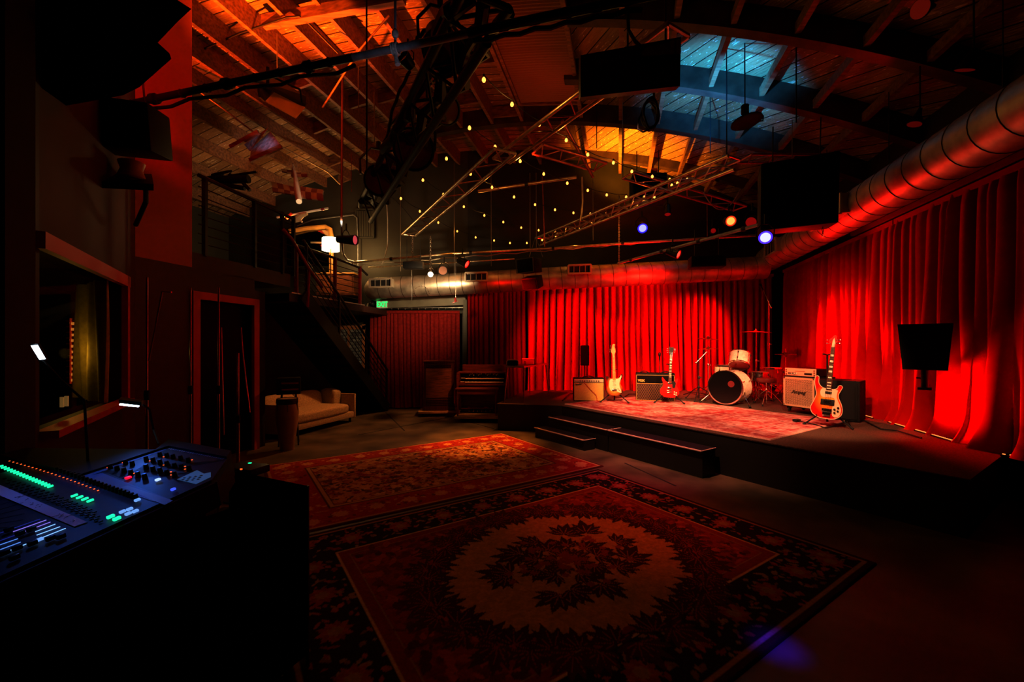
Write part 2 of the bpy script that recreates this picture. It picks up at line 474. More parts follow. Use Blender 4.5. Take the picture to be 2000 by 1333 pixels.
o = MB().hexa([L2(YW0, 1.03) - L2n * .06, L2(YW1, 1.03) - L2n * .06, L2(YW1, 1.03) - L2n * .066, L2(YW0, 1.03) - L2n * .066,
               L2(YW0, 2.24) - L2n * .06, L2(YW1, 2.24) - L2n * .06, L2(YW1, 2.24) - L2n * .066, L2(YW0, 2.24) - L2n * .066]).build('window_1_pane', gl, smooth=False); struct(o)
# return wall hiding the room's outer side, control room shell
wallseg('wall_side', V((-2.81, 2.35, 0)), V((-9, 2.35, 0)), 0, 6.6, V((0, -1, 0)), BLKWALL)
wallseg('wall_control_room_back', L2(2.3, 0) - L2n * 1.9, L2(5.4, 0) - L2n * 1.9, 0, 2.6, L2n, DARKW)
o = MB().slab([tuple((L2(2.4, 0) - L2n * .15).xy), tuple((L2(4.86, 0) - L2n * .15).xy), tuple((L2(5.4, 0) - L2n * 1.9).xy), tuple((L2(2.3, 0) - L2n * 1.9).xy)], 2.45, 2.6).build('ceiling_control_room', DARKW); struct(o)

# mezzanine slab along the side wall ---------------------------------
MEZ = pm('mezzanine_fascia_paint', (.030, .012, .009), .5, var=.3, scale=3)
mz = MB()
mz.slab([tuple(L1(5.53, 0).xy), tuple(L1(7.3, 0).xy), (-9.5, 8.6), (-9.9, 6.2)], 2.60, 2.82)
struct(mz.build('floor_mezzanine', MEZ, smooth=False))
mz = MB().slab([tuple(L1(7.28, 0).xy), tuple(L1(9.9, 0).xy), tuple(L1(10.98, 0).xy), (-7.6, 10.98), (-9.5, 8.6)], 2.36, 2.5)
struct(mz.build('floor_landing', MEZ, smooth=False))
# window beyond the stairs
wn2 = MB(); WY = 10.93
OAK = pm('orange_oak_trim', (.42, .17, .06), .5, var=.2, scale=8)
P = lambda x, y: at(x, y, WY)
wn2.bar(P(655, 640), P(714, 640), .06, .10); wn2.bar(P(658, 634), P(658, 691), .06, .09, up=V((1, 0, 0))); wn2.bar(P(711, 634), P(711, 727), .06, .09, up=V((1, 0, 0))); wn2.bar(P(675, 723), P(714, 723), .06, .10)
wn2.bar(P(681, 640), P(681, 725), .05, .05, up=V((1, 0, 0)))
struct(wn2.build('window_2', OAK, smooth=False))
pg = bpy.data.materials.new('night_window_view'); pg.use_nodes = True
nt = pg.node_tree; b = nt.nodes['Principled BSDF']; b.inputs['Roughness'].default_value = .15
tc = nt.nodes.new('ShaderNodeTexCoord'); bk = nt.nodes.new('ShaderNodeTexBrick'); bk.inputs['Scale'].default_value = 3.1
bk.inputs['Color1'].default_value = (.13, .095, .05, 1); bk.inputs['Color2'].default_value = (.03, .022, .014, 1); bk.inputs['Mortar'].default_value = (.01, .008, .006, 1)
mp = nt.nodes.new('ShaderNodeMapping'); mp.inputs['Rotation'].default_value = (PI / 2, 0, 0)
nt.links.new(tc.outputs['Object'], mp.inputs['Vector']); nt.links.new(mp.outputs['Vector'], bk.inputs['Vector']); nt.links.new(bk.outputs['Color'], b.inputs['Base Color'])
nt.links.new(bk.outputs['Color'], b.inputs['Emission Color']); b.inputs['Emission Strength'].default_value = .35
pg.cycles.emission_sampling = 'NONE'
struct(MB().hexa([P(660, 723), P(709, 723), at(709, 723, 10.97), at(660, 723, 10.97), P(660, 642), P(709, 642), at(709, 642, 10.97), at(660, 642, 10.97)]).build('window_2_pane', pg, smooth=False))
# louvred vent high on the back wall
vt = thing('louvred_vent', 'dark louvred vent grille high on the olive back wall above the lampshade', 'vent', at(713, 437, 10.95))
MB().hexa([at(696, 464, 10.93), at(729, 464, 10.93), at(729, 464, 11.0), at(696, 464, 11.0), at(696, 410, 10.93), at(729, 410, 10.93), at(729, 410, 11.0), at(696, 410, 11.0)]).build('vent_backing', pm('vent_dark', (.012, .011, .01), .6), vt, world=True, smooth=False)
sl = MB()
for i in range(7):
    x = 698.5 + 4.7 * i; sl.bar(at(x, 462, 10.91), at(x, 412, 10.91), .012, .05, up=V((1, 0, 0)))
sl.build('louvre', OLIVE, vt, world=True, smooth=False)
fr = MB()
for a, c in (((695, 465), (730, 465)), ((695, 409), (730, 409)), ((695, 465), (695, 409)), ((730, 465), (730, 409))): fr.bar(at(*a, 10.92), at(*c, 10.92), .02, .03)
fr.build('vent_frame', OLIVE, vt, world=True, smooth=False)
# ================================================================ CURTAINS
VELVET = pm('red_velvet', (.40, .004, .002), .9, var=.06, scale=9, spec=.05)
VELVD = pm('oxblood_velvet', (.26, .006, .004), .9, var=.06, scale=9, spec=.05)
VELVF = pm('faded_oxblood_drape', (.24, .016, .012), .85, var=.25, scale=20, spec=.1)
def curtain(name, label, p0, p1, zt, zb, nf, amp, m, seed, kick=.0, nper=18, nv=46, group=None, sharp=1.0, ztop2=None):
    r = np.random.default_rng(seed)
    p0, p1 = V((*p0, 0)), V((*p1, 0)); d = p1 - p0; nrm = V((-d.y, d.x, 0)).normalized()
    if nrm.dot(V((0, 0, 0)) - p0) < 0: nrm = -nrm
    base = V((p0.x, p0.y, zb))
    nu = nf * nper
    t = np.linspace(0, 1, nu + 1)
    kx = np.linspace(0, 1, nf + 1)
    ph = np.interp(t, kx, np.cumsum(np.r_[0, .7 + .6 * r.random(nf)])); ph = ph / ph[-1] * nf
    a1 = np.interp(t, np.linspace(0, 1, nf * 2), .55 + .9 * r.random(nf * 2))
    slow = np.interp(t, np.linspace(0, 1, max(4, nf // 2)), r.random(max(4, nf // 2)) * 2 - 1)
    lean = np.interp(t, np.linspace(0, 1, max(4, nf // 3)), r.random(max(4, nf // 3)) * 2 - 1)
    vs = []
    for j in range(nv + 1):
        s = j / nv                      # 0 top, 1 bottom
        w = min(1, s / .06)
        deep = amp * (.48 + .52 * s ** .7) * w + amp * .25 * (1 - w)
        pp = 2 * PI * (ph + lean * .55 * s * s)
        wave = (2.0 * np.abs(np.sin(pp / 2 + .25 * np.sin(pp))) ** .75 - 1.15) * a1
        broad = np.sin(2 * PI * (ph * .5 + .3 * lean * s) + slow * 2) * .75 * s * s
        dd = deep * (wave * (1 - .25 * s) + broad)
        dd = dd + .03 * np.sin(9 * t * nf / 10 + 5 * s + seed) * s
        if kick and s > .9: dd = dd + kick * ((s - .9) / .1) ** 2 * (.6 + .4 * np.sin(pp * .5))
        z0 = zt if ztop2 is None else None
        for i in range(nu + 1):
            ztop = zt if ztop2 is None else zt + (ztop2 - zt) * t[i]
            z = ztop + (zb - ztop) * s
            q = p0 + d * float(t[i]) + d.normalized() * float(deep * .35 * math.cos(pp[i]) * s) + nrm * float(dd[i] + .02)
            vs.append(V((q.x, q.y, z)))
    fs = [(j * (nu + 1) + i, j * (nu + 1) + i + 1, (j + 1) * (nu + 1) + i + 1, (j + 1) * (nu + 1) + i) for j in range(nv) for i in range(nu)]
    root = thing(name, label, 'curtain', base, group=group)
    mb = MB().add(vs, fs)
    o = mb.build('drape', m, root, world=True)
    o.data.polygons.foreach_set('use_smooth', [True] * len(o.data.polygons))
    # gathered heading band along the top
    hb = MB().bar(V((p0.x, p0.y, zt - .03)) + nrm * .05, V((p1.x, p1.y, (ztop2 or zt) - .03)) + nrm * .05, .02, .07)
    hb.build('heading', m, root, world=True)
    return root
RC = lambda Y: (4.05 + .25 * Y, Y)        # plan line of the side curtain
BY = 10.45
curtain('stage_curtain', 'long red velvet curtain behind the drums and amplifiers on the back of the stage', (.38, BY), (6.42, BY), 3.35, SZ, 35, .115, VELVET, 3, .05)
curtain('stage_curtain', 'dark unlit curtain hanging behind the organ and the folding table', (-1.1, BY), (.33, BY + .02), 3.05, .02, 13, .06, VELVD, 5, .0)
curtain('stage_curtain', 'bright red side curtain behind the bass guitar, next to the corner of the stage', RC(10.25), RC(6.15), 3.42, SZ, 21, .14, VELVET, 8, .06)
curtain('stage_curtain', 'side curtain with deep shadowed folds behind the black speaker on its pole', RC(6.12), RC(3.9), 3.42, SZ, 13, .13, VELVET, 13, .08)
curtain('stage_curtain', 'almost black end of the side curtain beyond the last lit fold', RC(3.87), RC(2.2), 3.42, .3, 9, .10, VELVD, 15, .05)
ec = curtain('door_curtain', 'faded dark red curtain with rings under the green exit sign', (-3.60, 10.72), (-1.32, 10.72), 2.47, .03, 22, .035, VELVF, 21, 0)
# rail and rings of the exit curtain
rl = thing('curtain_rail', 'thin pale curtain rail with rings above the exit curtain', 'curtain rail', (-2.4, 10.72, 2.52))
MB().cyl((-3.68, 10.72, 2.53), (-1.2, 10.72, 2.56), .014).build('rail', STEEL, rl, world=True)
for i in range(14):
    x = -3.55 + i * .17
    MB().tube([V((x, 10.72 + .026 * math.cos(a), 2.535 + .026 * math.sin(a))) for a in np.linspace(0, 2 * PI, 13)], .005, 6, False).build('curtain_ring', ROPE, rl, world=True)
rl = thing('curtain_rail', 'dark red painted track carrying the side curtain below the round duct', 'curtain rail', (*RC(6), 3.45))
a_, b_ = RC(7.15), RC(3.2)
MB().bar((a_[0] - .1, a_[1], 3.47), (b_[0] - .1, b_[1], 3.47), .05, .06).build('track', REDMET, rl, world=True)
for i in range(5):
    q = RC(6.9 - .8 * i); MB().bar((q[0] - .1, q[1], 3.5), (q[0] + .25, q[1], 3.62), .02, .03).build('bracket', BLKMET, rl, world=True)
# post beside the exit door
struct(MB().bar((-1.17, 10.6, 0), (-1.17, 10.6, 2.74), .09, .09).build('column_post', pm('grey_post_paint', (.09, .085, .06), .6)))
struct(MB().hexa([at(735, 603, 10.62), at(909, 596, 10.62), at(909, 596, 10.72), at(735, 603, 10.72), at(735, 586, 10.62), at(909, 578, 10.62), at(909, 578, 10.72), at(735, 586, 10.72)]).build('trim_1', pm('lit_wall_grey', (.16, .15, .11), .55, var=.2, scale=3), smooth=False))  # strip of back wall; the warm light on it is in the grey

# ================================================================ DUCTS
DUCT = pm('spiral_duct_steel', (.50, .45, .38), .46, .80, var=.30, scale=5, stretch=(1, 1, 1), bump=.05)
DUCTR = DUCT
def duct_body(pts, r, nrib, parent, name, seg=28):
    P_ = [V(p) for p in pts]
    n = len(P_) - 1
    MB().tube(P_, r, seg).build(name, DUCT, parent, world=True)
    # raised seams of the spiral
    tot = sum((P_[i + 1] - P_[i]).length for i in range(n))
    mb = MB()
    for k in range(1, nrib):
        s = tot * k / nrib; i = 0
        while s > (P_[i + 1] - P_[i]).length and i < n - 1: s -= (P_[i + 1] - P_[i]).length; i += 1
        d = (P_[i + 1] - P_[i]).normalized(); c = P_[i] + d * s; x, y, _ = frame(d)
        mb.tube([c + (x * math.cos(a) + y * math.sin(a)) * (r + .001) + d * .07 * (a / 2 / PI - .5) for a in np.linspace(0, 2 * PI, 29)], .006, 5, False)
    mb.build('seam', pm('duct_seam', (.12, .10, .08), .5, .8), parent, world=True)
def grille(parent, c, right, up, out, w, h, depth):
    """rectangular register standing off a duct"""
    c, right, up, out = V(c), V(right).normalized(), V(up).normalized(), V(out).normalized()
    def pt(x, y, z): return c + right * x + up * y + out * z
    GR = pm('register_frame', (.50, .46, .38), .45, .5)
    col = MB()
    col.hexa([pt(-w / 2, -h / 2, -depth), pt(w / 2, -h / 2, -depth), pt(w / 2, h / 2, -depth), pt(-w / 2, h / 2, -depth), pt(-w / 2, -h / 2, -.02), pt(w / 2, -h / 2, -.02), pt(w / 2, h / 2, -.02), pt(-w / 2, h / 2, -.02)])
    o = col.build('register_collar', BLKMET if False else GR, parent, smooth=False, world=True)
    inner = MB().hexa([pt(-w / 2 + .03, -h / 2 + .03, -.018), pt(w / 2 - .03, -h / 2 + .03, -.018), pt(w / 2 - .03, h / 2 - .03, -.018), pt(-w / 2 + .03, h / 2 - .03, -.018), pt(-w / 2 + .03, -h / 2 + .03, -.012), pt(w / 2 - .03, -h / 2 + .03, -.012), pt(w / 2 - .03, h / 2 - .03, -.012), pt(-w / 2 + .03, h / 2 - .03, -.012)])
    inner.build('register_opening', pm('duct_dark', (.004, .004, .004), .8), parent, smooth=False, world=True)
    g = MB()
    g.bar(pt(-w / 2, -h / 2, 0), pt(w / 2, -h / 2, 0), .035, .035); g.bar(pt(-w / 2, h / 2, 0), pt(w / 2, h / 2, 0), .035, .035)
    g.bar(pt(-w / 2, -h / 2, 0), pt(-w / 2, h / 2, 0), .035, .035); g.bar(pt(w / 2, -h / 2, 0), pt(w / 2, h / 2, 0), .035, .035)
    for k in (-.25, 0, .25): g.bar(pt(w * k, -h / 2, -.005), pt(w * k, h / 2, -.005), .012, .012)
    g.build('register_frame', GR, parent, smooth=False, world=True)
dl, dm, dr = at(742, 563, 10.1), at(1100, 543, 9.75), at(1494, 523, 9.55)
bd = thing('ventilation_duct', 'silver round spiral duct across the back wall above the stage curtain', 'duct', dl)
el = [dl + V((-.26, .75, -.02)), dl + V((-.24, .35, 0)), dl + V((-.12, .08, 0)), dl, dl + V((.3, 0, .01))]
duct_body(el + [dm, dr], .255, 34, bd, 'duct_tube')
for px, py in ((743, 553), (930, 541), (1132, 526)):
    c = at(px, py, 9.62 if px < 1000 else 9.4); grille(bd, c, (1, -.02, .03), (0, 0, 1), (0, -1, -.05), .50, .19, .22)
rc = lambda Y: V((3.45 + .25 * Y, Y, 3.58))
rd = thing('ventilation_duct', 'big round spiral duct running along the side wall above the red curtain', 'duct', rc(6))
duct_body([rc(9.75), rc(2.0)], .27, 26, rd, 'duct_tube')
MB().lathe([(.275, 0), (.28, .1), (.275, .2)], rc(9.45), AX).build('duct_collar', DUCT, rd, world=True)
for px, py, Y, w in ((1512, 499, 8.6, .62), (1662, 392, 6.35, .95)):
    c = rc(Y) + V((-.36, 0, -.0)); grille(rd, c, -AX, (0, 0, 1), -CR, w, .27, .24)
for k in range(4):
    q = rc(8.6 - 1.6 * k); MB().tube([q + V((0, 0, .27)), q + V((0, 0, 1.25))], .006, 5).build('hanger_rod', BLKMET, rd, world=True)

# ================================================================ STAGE
bq = V((.90, 7.76, 0))
sA, sB = V((-.29, 7.99, 0)), bq
sC = bq + B * 5.15
sD = sC + A * 1.75
sE = V((*RC(4.2), 0)) + V((.15, 0, 0))
poly = [tuple(p.xy) for p in (sA, sB, sC, sD)] + [(5.2, 4.3), (6.85, 10.8), (.45, 10.8)]
stg = thing('stage', 'low black stage with a dark brown carpeted deck in the corner of the hall', 'stage', (2.5, 7.5, 0))
DECK = pm('brown_stage_carpet', (.085, .040, .024), .95, var=.5, scale=60, bump=.6)
SKIRT = pm('black_stage_skirt', (.006, .005, .005), .6)
MB().slab(poly, .488, SZ).build('deck', DECK, stg, world=True, smooth=False)
cx, cy = 3.2, 7.6
MB().slab([((x - cx) * .994 + cx, (y - cy) * .994 + cy) for x, y in poly], 0.0, .488).build('skirt', SKIRT, stg, world=True, smooth=False)
NOSE = pm('worn_step_nosing', (.70, .50, .42), .5, .0)
STEPT = pm('black_step_vinyl', (.018, .010, .016), .38)
def step(label, p, q, depth, z, name='stage_step'):
    p, q = V(p), V(q); r = thing(name, label, 'step', V((p.x, p.y, 0)), group=None)
    d4 = [p, q, q + A * depth, p + A * depth]
    MB().slab([tuple(k.xy) for k in d4], z - .02, z).build('tread', STEPT, r, world=True, smooth=False)
    MB().slab([tuple((k + A * .02 * (1 if i < 2 else -1)).xy) for i, k in enumerate(d4)], 0, z - .02).build('riser_box', SKIRT, r, world=True, smooth=False)
    e = MB().bar(p + V((0, 0, z)), q + V((0, 0, z)), .022, .012); e.build('nosing', NOSE, r, world=True, smooth=False)
    e = MB().bar(q + V((0, 0, z)), q + A * depth + V((0, 0, z)), .012, .008); e.build('side_nosing', NOSE, r, world=True, smooth=False)
    return r
p0 = V((.65, 7.51, 0)); pm_ = V((1.435, 6.33, 0)); p1 = V((2.27, 5.08, 0))
step('upper black stage step at the end near the organ, above the low step', p0, p0.lerp(p1, .475), .31, .33)
step('upper black stage step at the far end from the organ, edge catching purple light', p0.lerp(p1, .484), p1, .31, .33)
step('lowest black stage step on the floor with a pale worn nosing', V((.39, 7.40, 0)), V((1.08, 6.40, 0)), .255, .165)
# LED strip along the foot of the side curtain
ls = thing('light_strip', 'dotted orange light strip along the foot of the red side curtain', 'light strip', st(1655, 803))
LEDO = glow('orange_led', (1., .32, .08), 1.6)
for (a, b) in (((1655.6, 803), (1711, 818)), ((1743, 826.5), (1869, 863.5)), ((1963, 890), (1992, 894))):
    a, b = st(*a) + V((-.06, -.01, .02)), st(*b) + V((-.06, -.01, .02))
    MB().bar(a - V((0, 0, .014)), b - V((0, 0, .014)), .03, .016).build('channel', BLKMET, ls, world=True)
    n = int((b - a).length / .035); mb = MB()
    for i in range(n): q = a.lerp(b, (i + .5) / n); mb.box(q, (.012, .020, .007))
    o = mb.build('led_row', LEDO, ls, world=True); o['kind'] = 'stuff'

# ================================================================ RUGS (woven patterns computed on the pile)
def vnoise(nx, ny, cells, r):
    g = r.random((cells + 2, cells + 2))
    x = np.linspace(0, cells, nx, endpoint=False); y = np.linspace(0, cells, ny, endpoint=False)
    xi = x.astype(int); yi = y.astype(int); xf = x - xi; yf = y - yi
    xf = xf * xf * (3 - 2 * xf); yf = yf * yf * (3 - 2 * yf)
    a = g[np.ix_(yi, xi)]; b = g[np.ix_(yi, xi + 1)]; c = g[np.ix_(yi + 1, xi)]; d = g[np.ix_(yi + 1, xi + 1)]
    return (a * (1 - xf) + b * xf) * (1 - yf)[:, None] + (c * (1 - xf) + d * xf) * yf[:, None]
def stamp(img, X, Y, cx, cy, ang, ln, wd, col, al=1.0):
    x0 = np.searchsorted(X, cx - ln); x1 = np.searchsorted(X, cx + ln); y0 = np.searchsorted(Y, cy - ln); y1 = np.searchsorted(Y, cy + ln)
    if x1 <= x0 or y1 <= y0: return
    xx = X[x0:x1][None, :] - cx; yy = Y[y0:y1][:, None] - cy
    s = (xx * math.cos(ang) + yy * math.sin(ang)) / ln; t = (-xx * math.sin(ang) + yy * math.cos(ang)) / wd
    m = (s > 0) & (s < 1) & (np.abs(t) < np.sin(PI * np.clip(s, 0, 1) ** .8))
    sub = img[y0:y1, x0:x1]; sub[m] = sub[m] * (1 - al) + np.array(col) * al
def leaf(img, X, Y, cx, cy, ang, size, col, n=7, r=rng, vein=None):
    for k in range(n):
        a = ang + (k - (n - 1) / 2) * .48 + r.normal() * .06
        L_ = size * (1 - .085 * abs(k - (n - 1) / 2) ** 1.2) * (.9 + .2 * r.random())
        stamp(img, X, Y, cx, cy, a, L_, L_ * .17, col)
    if vein:
        for k in range(n):
            a = ang + (k - (n - 1) / 2) * .48; stamp(img, X, Y, cx, cy, a, size * .7, size * .018, vein)
def rug(name, label, c, ex, ey, LX, LY, img, thick=.012, z=0.0, wav=0.004, rough=.95):
    """img[ny, nx, 3] seen from above: x along ex, y along ey"""
    ny, nx, _ = img.shape
    c = V(c); ex = V(ex).normalized(); ey = V(ey).normalized()
    X = (np.arange(nx) / (nx - 1) - .5) * LX; Y = (np.arange(ny) / (ny - 1) - .5) * LY
    gx, gy = np.meshgrid(X, Y)
    h = thick + wav * (vnoise(nx, ny, 9, rng) - .5)
    h[0, :] = h[-1, :] = 0; h[:, 0] = h[:, -1] = 0
    co = np.empty((ny * nx, 3)); 
    for k in range(3): co[:, k] = (ex[k] * gx + ey[k] * gy).ravel() + (h.ravel() + z if k == 2 else 0)
    i = np.arange((ny - 1) * (nx - 1)); r_ = i // (nx - 1); q = i % (nx - 1); a = r_ * nx + q
    faces = np.stack([a, a + 1, a + nx + 1, a + nx], 1).astype(np.int32)
    me = bpy.data.meshes.new(name)
    me.vertices.add(ny * nx); me.vertices.foreach_set('co', co.ravel())
    me.loops.add(faces.size); me.loops.foreach_set('vertex_index', faces.ravel())
    me.polygons.add(len(faces)); me.polygons.foreach_set('loop_start', np.arange(len(faces)) * 4)
    me.update(calc_edges=True); me.validate()
    me.polygons.foreach_set('use_smooth', [True] * len(faces))
    at_ = me.attributes.new('weave', 'FLOAT_COLOR', 'POINT')
    at_.data.foreach_set('color', np.concatenate([img.reshape(-1, 3), np.ones((ny * nx, 1))], 1).ravel())
    m = bpy.data.materials.new(name + '_weave'); m.use_nodes = True; nt = m.node_tree; b = nt.nodes['Principled BSDF']
    b.inputs['Roughness'].default_value = rough; b.inputs['Specular IOR Level'].default_value = .12
    an = nt.nodes.new('ShaderNodeAttribute'); an.attribute_name = 'weave'
    nz = nt.nodes.new('ShaderNodeTexNoise'); nz.inputs['Scale'].default_value = 55; nz.inputs['Detail'].default_value = 3
    tcn = nt.nodes.new('ShaderNodeTexCoord'); nt.links.new(tcn.outputs['Object'], nz.inputs['Vector'])
    mr = nt.nodes.new('ShaderNodeMapRange'); mr.inputs['To Min'].default_value = .55; mr.inputs['To Max'].default_value = 1.3; nt.links.new(nz.outputs['Fac'], mr.inputs['Value'])
    mu = nt.nodes.new('ShaderNodeVectorMath'); mu.operation = 'MULTIPLY'
    cc = nt.nodes.new('ShaderNodeCombineXYZ')
    for k in range(3): nt.links.new(mr.outputs['Result'], cc.inputs[k])
    nt.links.new(an.outputs['Color'], mu.inputs[0]); nt.links.new(cc.outputs['Vector'], mu.inputs[1]); nt.links.new(mu.outputs['Vector'], b.inputs['Base Color'])
    bp = nt.nodes.new('ShaderNodeBump'); bp.inputs['Strength'].default_value = .4; bp.inputs['Distance'].default_value = .01
    nt.links.new(nz.outputs['Fac'], bp.inputs['Height']); nt.links.new(bp.outputs['Normal'], b.inputs['Normal'])
    me.materials.append(m)
    o = bpy.data.objects.new(name, me); COL.objects.link(o); o.location = c
    return tag(o, label, 'rug')
def base(LX, LY, res):
    nx, ny = int(LX / res), int(LY / res)
    X = (np.arange(nx) / (nx - 1) - .5) * LX; Y = (np.arange(ny) / (ny - 1) - .5) * LY
    gx, gy = np.meshgrid(X, Y)
    d = np.minimum(LX / 2 - np.abs(gx), LY / 2 - np.abs(gy))
    return nx, ny, X, Y, gx, gy, d
def lerp3(img, m, col):
    img[m] = col
# --- large medallion rug
def medallion():
    r = np.random.default_rng(5)
    LX, LY = 3.72, 2.82
    nx, ny, X, Y, gx, gy, d = base(LX, LY, .0085)
    img = np.empty((ny, nx, 3)); img[:] = (.30, .035, .018)
    fine = vnoise(nx, ny, 90, r); mid = vnoise(nx, ny, 40, r)
    img[(fine > .62)] = (.20, .02, .012)
    dark = (.020, .012, .010); tan = (.62, .42, .22); rose = (.55, .16, .10)
    # main border: dark ground, flowers, scrolls
    mb_ = (d > .07) & (d < .46); img[mb_] = dark
    for _ in range(2600):
        cx, cy = (r.random() - .5) * LX, (r.random() - .5) * LY
        dd = min(LX / 2 - abs(cx), LY / 2 - abs(cy))
        if .10 < dd < .43:
            col = [(.38, .09, .06), (.34, .20, .10), (.30, .04, .025), (.22, .11, .05)][r.integers(4)]
            stamp(img, X, Y, cx, cy, r.random() * 6.28, .03 + .05 * r.random(), .008 + .012 * r.random(), col)
    # palmettes along the border
    per = []
    for k in range(9): per += [((k + .5) / 9 * LX - LX / 2, LY / 2 - .27), ((k + .5) / 9 * LX - LX / 2, -LY / 2 + .27)]
    for k in range(7): per += [(LX / 2 - .27, (k + .5) / 7 * LY - LY / 2), (-LX / 2 + .27, (k + .5) / 7 * LY - LY / 2)]
    for cx, cy in per:
        for k in range(10): stamp(img, X, Y, cx, cy, k * .628, .105, .028, (.36, .08, .05) if k % 2 else (.28, .05, .03))
        for k in range(8): stamp(img, X, Y, cx, cy, k * .785, .05, .016, (.36, .20, .10))
    for lo, hi, col in ((.0, .05, (.05, .012, .008)), (.05, .07, (.42, .20, .10)), (.46, .475, tan), (.475, .54, (.26, .03, .02)), (.54, .55, (.34, .2, .1))):
        img[(d >= lo) & (d < hi)] = col
    # field arabesques
    inn = d > .56
    for _ in range(900):
        cx, cy = (r.random() - .5) * (LX - 1.15), (r.random() - .5) * (LY - 1.15)
        stamp(img, X, Y, cx, cy, r.random() * 6.28, .05 + .07 * r.random(), .012 + .02 * r.random(), [(.09, .012, .010), (.42, .07, .035), (.16, .02, .014)][r.integers(3)])
    # medallion ground
    gy0 = gy; MY = -.12; gy = gy - MY
    ang = np.arctan2(gy / .80, gx / .95); rad = np.hypot(gx / .95, gy / .80)
    med = rad < 1 + .035 * np.sin(ang * 11) + .02 * np.sin(ang * 23 + 1)
    img[med] = np.array((.50, .25, .11)) * (.82 + .3 * vnoise(nx, ny, 120, r))[med][:, None]
    lf = (.050, .010, .008); lf2 = (.075, .018, .012)
    # leaves around the edge pointing in and out
    for k in range(30):
        a = 2 * PI * k / 30 + r.normal() * .03
        cx, cy = 1.03 * math.cos(a), .87 * math.sin(a) + MY
        leaf(img, X, Y, cx, cy, a + PI + r.normal() * .25, .17 + .05 * r.random(), lf, 7, r, (.28, .05, .03))
        leaf(img, X, Y, 1.06 * math.cos(a + .1), .90 * math.sin(a + .1) + MY, a + r.normal() * .3, .17 + .05 * r.random(), lf2, 7, r, (.30, .05, .03))
    # leafy bouquet in the middle
    for k in range(12):
        a = 2 * PI * k / 12 + r.normal() * .12; q = 1 + .14 * r.normal()
        leaf(img, X, Y, .44 * q * math.cos(a), .35 * q * math.sin(a) + MY, a + r.normal() * .5, .17 + .09 * r.random(), lf, 7, r, (.36, .12, .06))
    for k in range(9):
        a = 2 * PI * k / 9 + .3
        leaf(img, X, Y, .24 * math.cos(a), .19 * math.sin(a) + MY, a + r.normal() * .6, .17 + .05 * r.random(), lf, 7, r, (.36, .12, .06))
    for k in range(5): leaf(img, X, Y, .08 * math.cos(k * 1.25), .07 * math.sin(k * 1.25) + MY, k * 1.25 + r.normal() * .4, .17, lf2, 7, r, (.36, .12, .06))
    for _ in range(60):
        a = r.random() * 6.28; q = r.random() * .5
        for k in range(6): stamp(img, X, Y, q * math.cos(a), .85 * q * math.sin(a) + MY, k * 1.05, .035, .012, (.28, .05, .03))
    return img, LX, LY
img, LX, LY = medallion()
c1 = (fl(1181, 917) + fl(1698, 1108)) / 2 - A * (LX / 2)
rug('area_rug', 'large dark floral rug with a pale leafy medallion in the middle of the floor', c1, A, -B, LX, LY, img)
def floral():
    r = np.random.default_rng(9)
    LX, LY = 3.75, 2.52
    nx, ny, X, Y, gx, gy, d = base(LX, LY, .0095)
    img = np.empty((ny, nx, 3)); img[:] = (.52, .26, .10)
    img[vnoise(nx, ny, 70, r) > .6] = (.42, .19, .07)
    for _ in range(2600):
        cx, cy = (r.random() - .5) * LX, (r.random() - .5) * LY
        col = [(.30, .03, .02), (.10, .03, .02), (.62, .38, .17), (.36, .10, .04), (.16, .05, .025)][r.integers(5)]
        n = r.integers(1, 6); s = .03 + .05 * r.random(); a0 = r.random() * 6.28
        for k in range(n): stamp(img, X, Y, cx, cy, a0 + k * 6.28 / n, s, s * .3, col)
    bd_ = (d > .06) & (d < .44); img[bd_] = (.36, .028, .016)
    for _ in range(1500):
        cx, cy = (r.random() - .5) * LX, (r.random() - .5) * LY; dd = min(LX / 2 - abs(cx), LY / 2 - abs(cy))
        if .1 < dd < .40:
            stamp(img, X, Y, cx, cy, r.random() * 6.28, .03 + .06 * r.random(), .01 + .012 * r.random(), [(.52, .28, .12), (.18, .02, .015), (.46, .10, .04)][r.integers(3)])
    for k in range(11):
        for yy in (LY / 2 - .25, -LY / 2 + .25):
            for q in range(9): stamp(img, X, Y, (k + .5) / 11 * LX - LX / 2, yy, q * .7, .085, .026, (.56, .26, .10))
    for k in range(7):
        for xx in (LX / 2 - .25, -LX / 2 + .25):
            for q in range(9): stamp(img, X, Y, xx, (k + .5) / 7 * LY - LY / 2, q * .7, .085, .026, (.56, .26, .10))
    for lo, hi, col in ((0, .035, (.10, .015, .01)), (.035, .06, (.50, .28, .12)), (.44, .46, (.10, .02, .015)), (.46, .50, (.50, .30, .12)), (.50, .515, (.12, .02, .015))):
        img[(d >= lo) & (d < hi)] = col
    return img, LX, LY
img, LX, LY = floral()
c2 = (fl(982, 847) + fl(1179, 913)) / 2 - A * (LX / 2)
rug('area_rug', 'smaller gold and red floral rug lying nearer the sofa and organ', c2, A, -B, LX, LY, img)
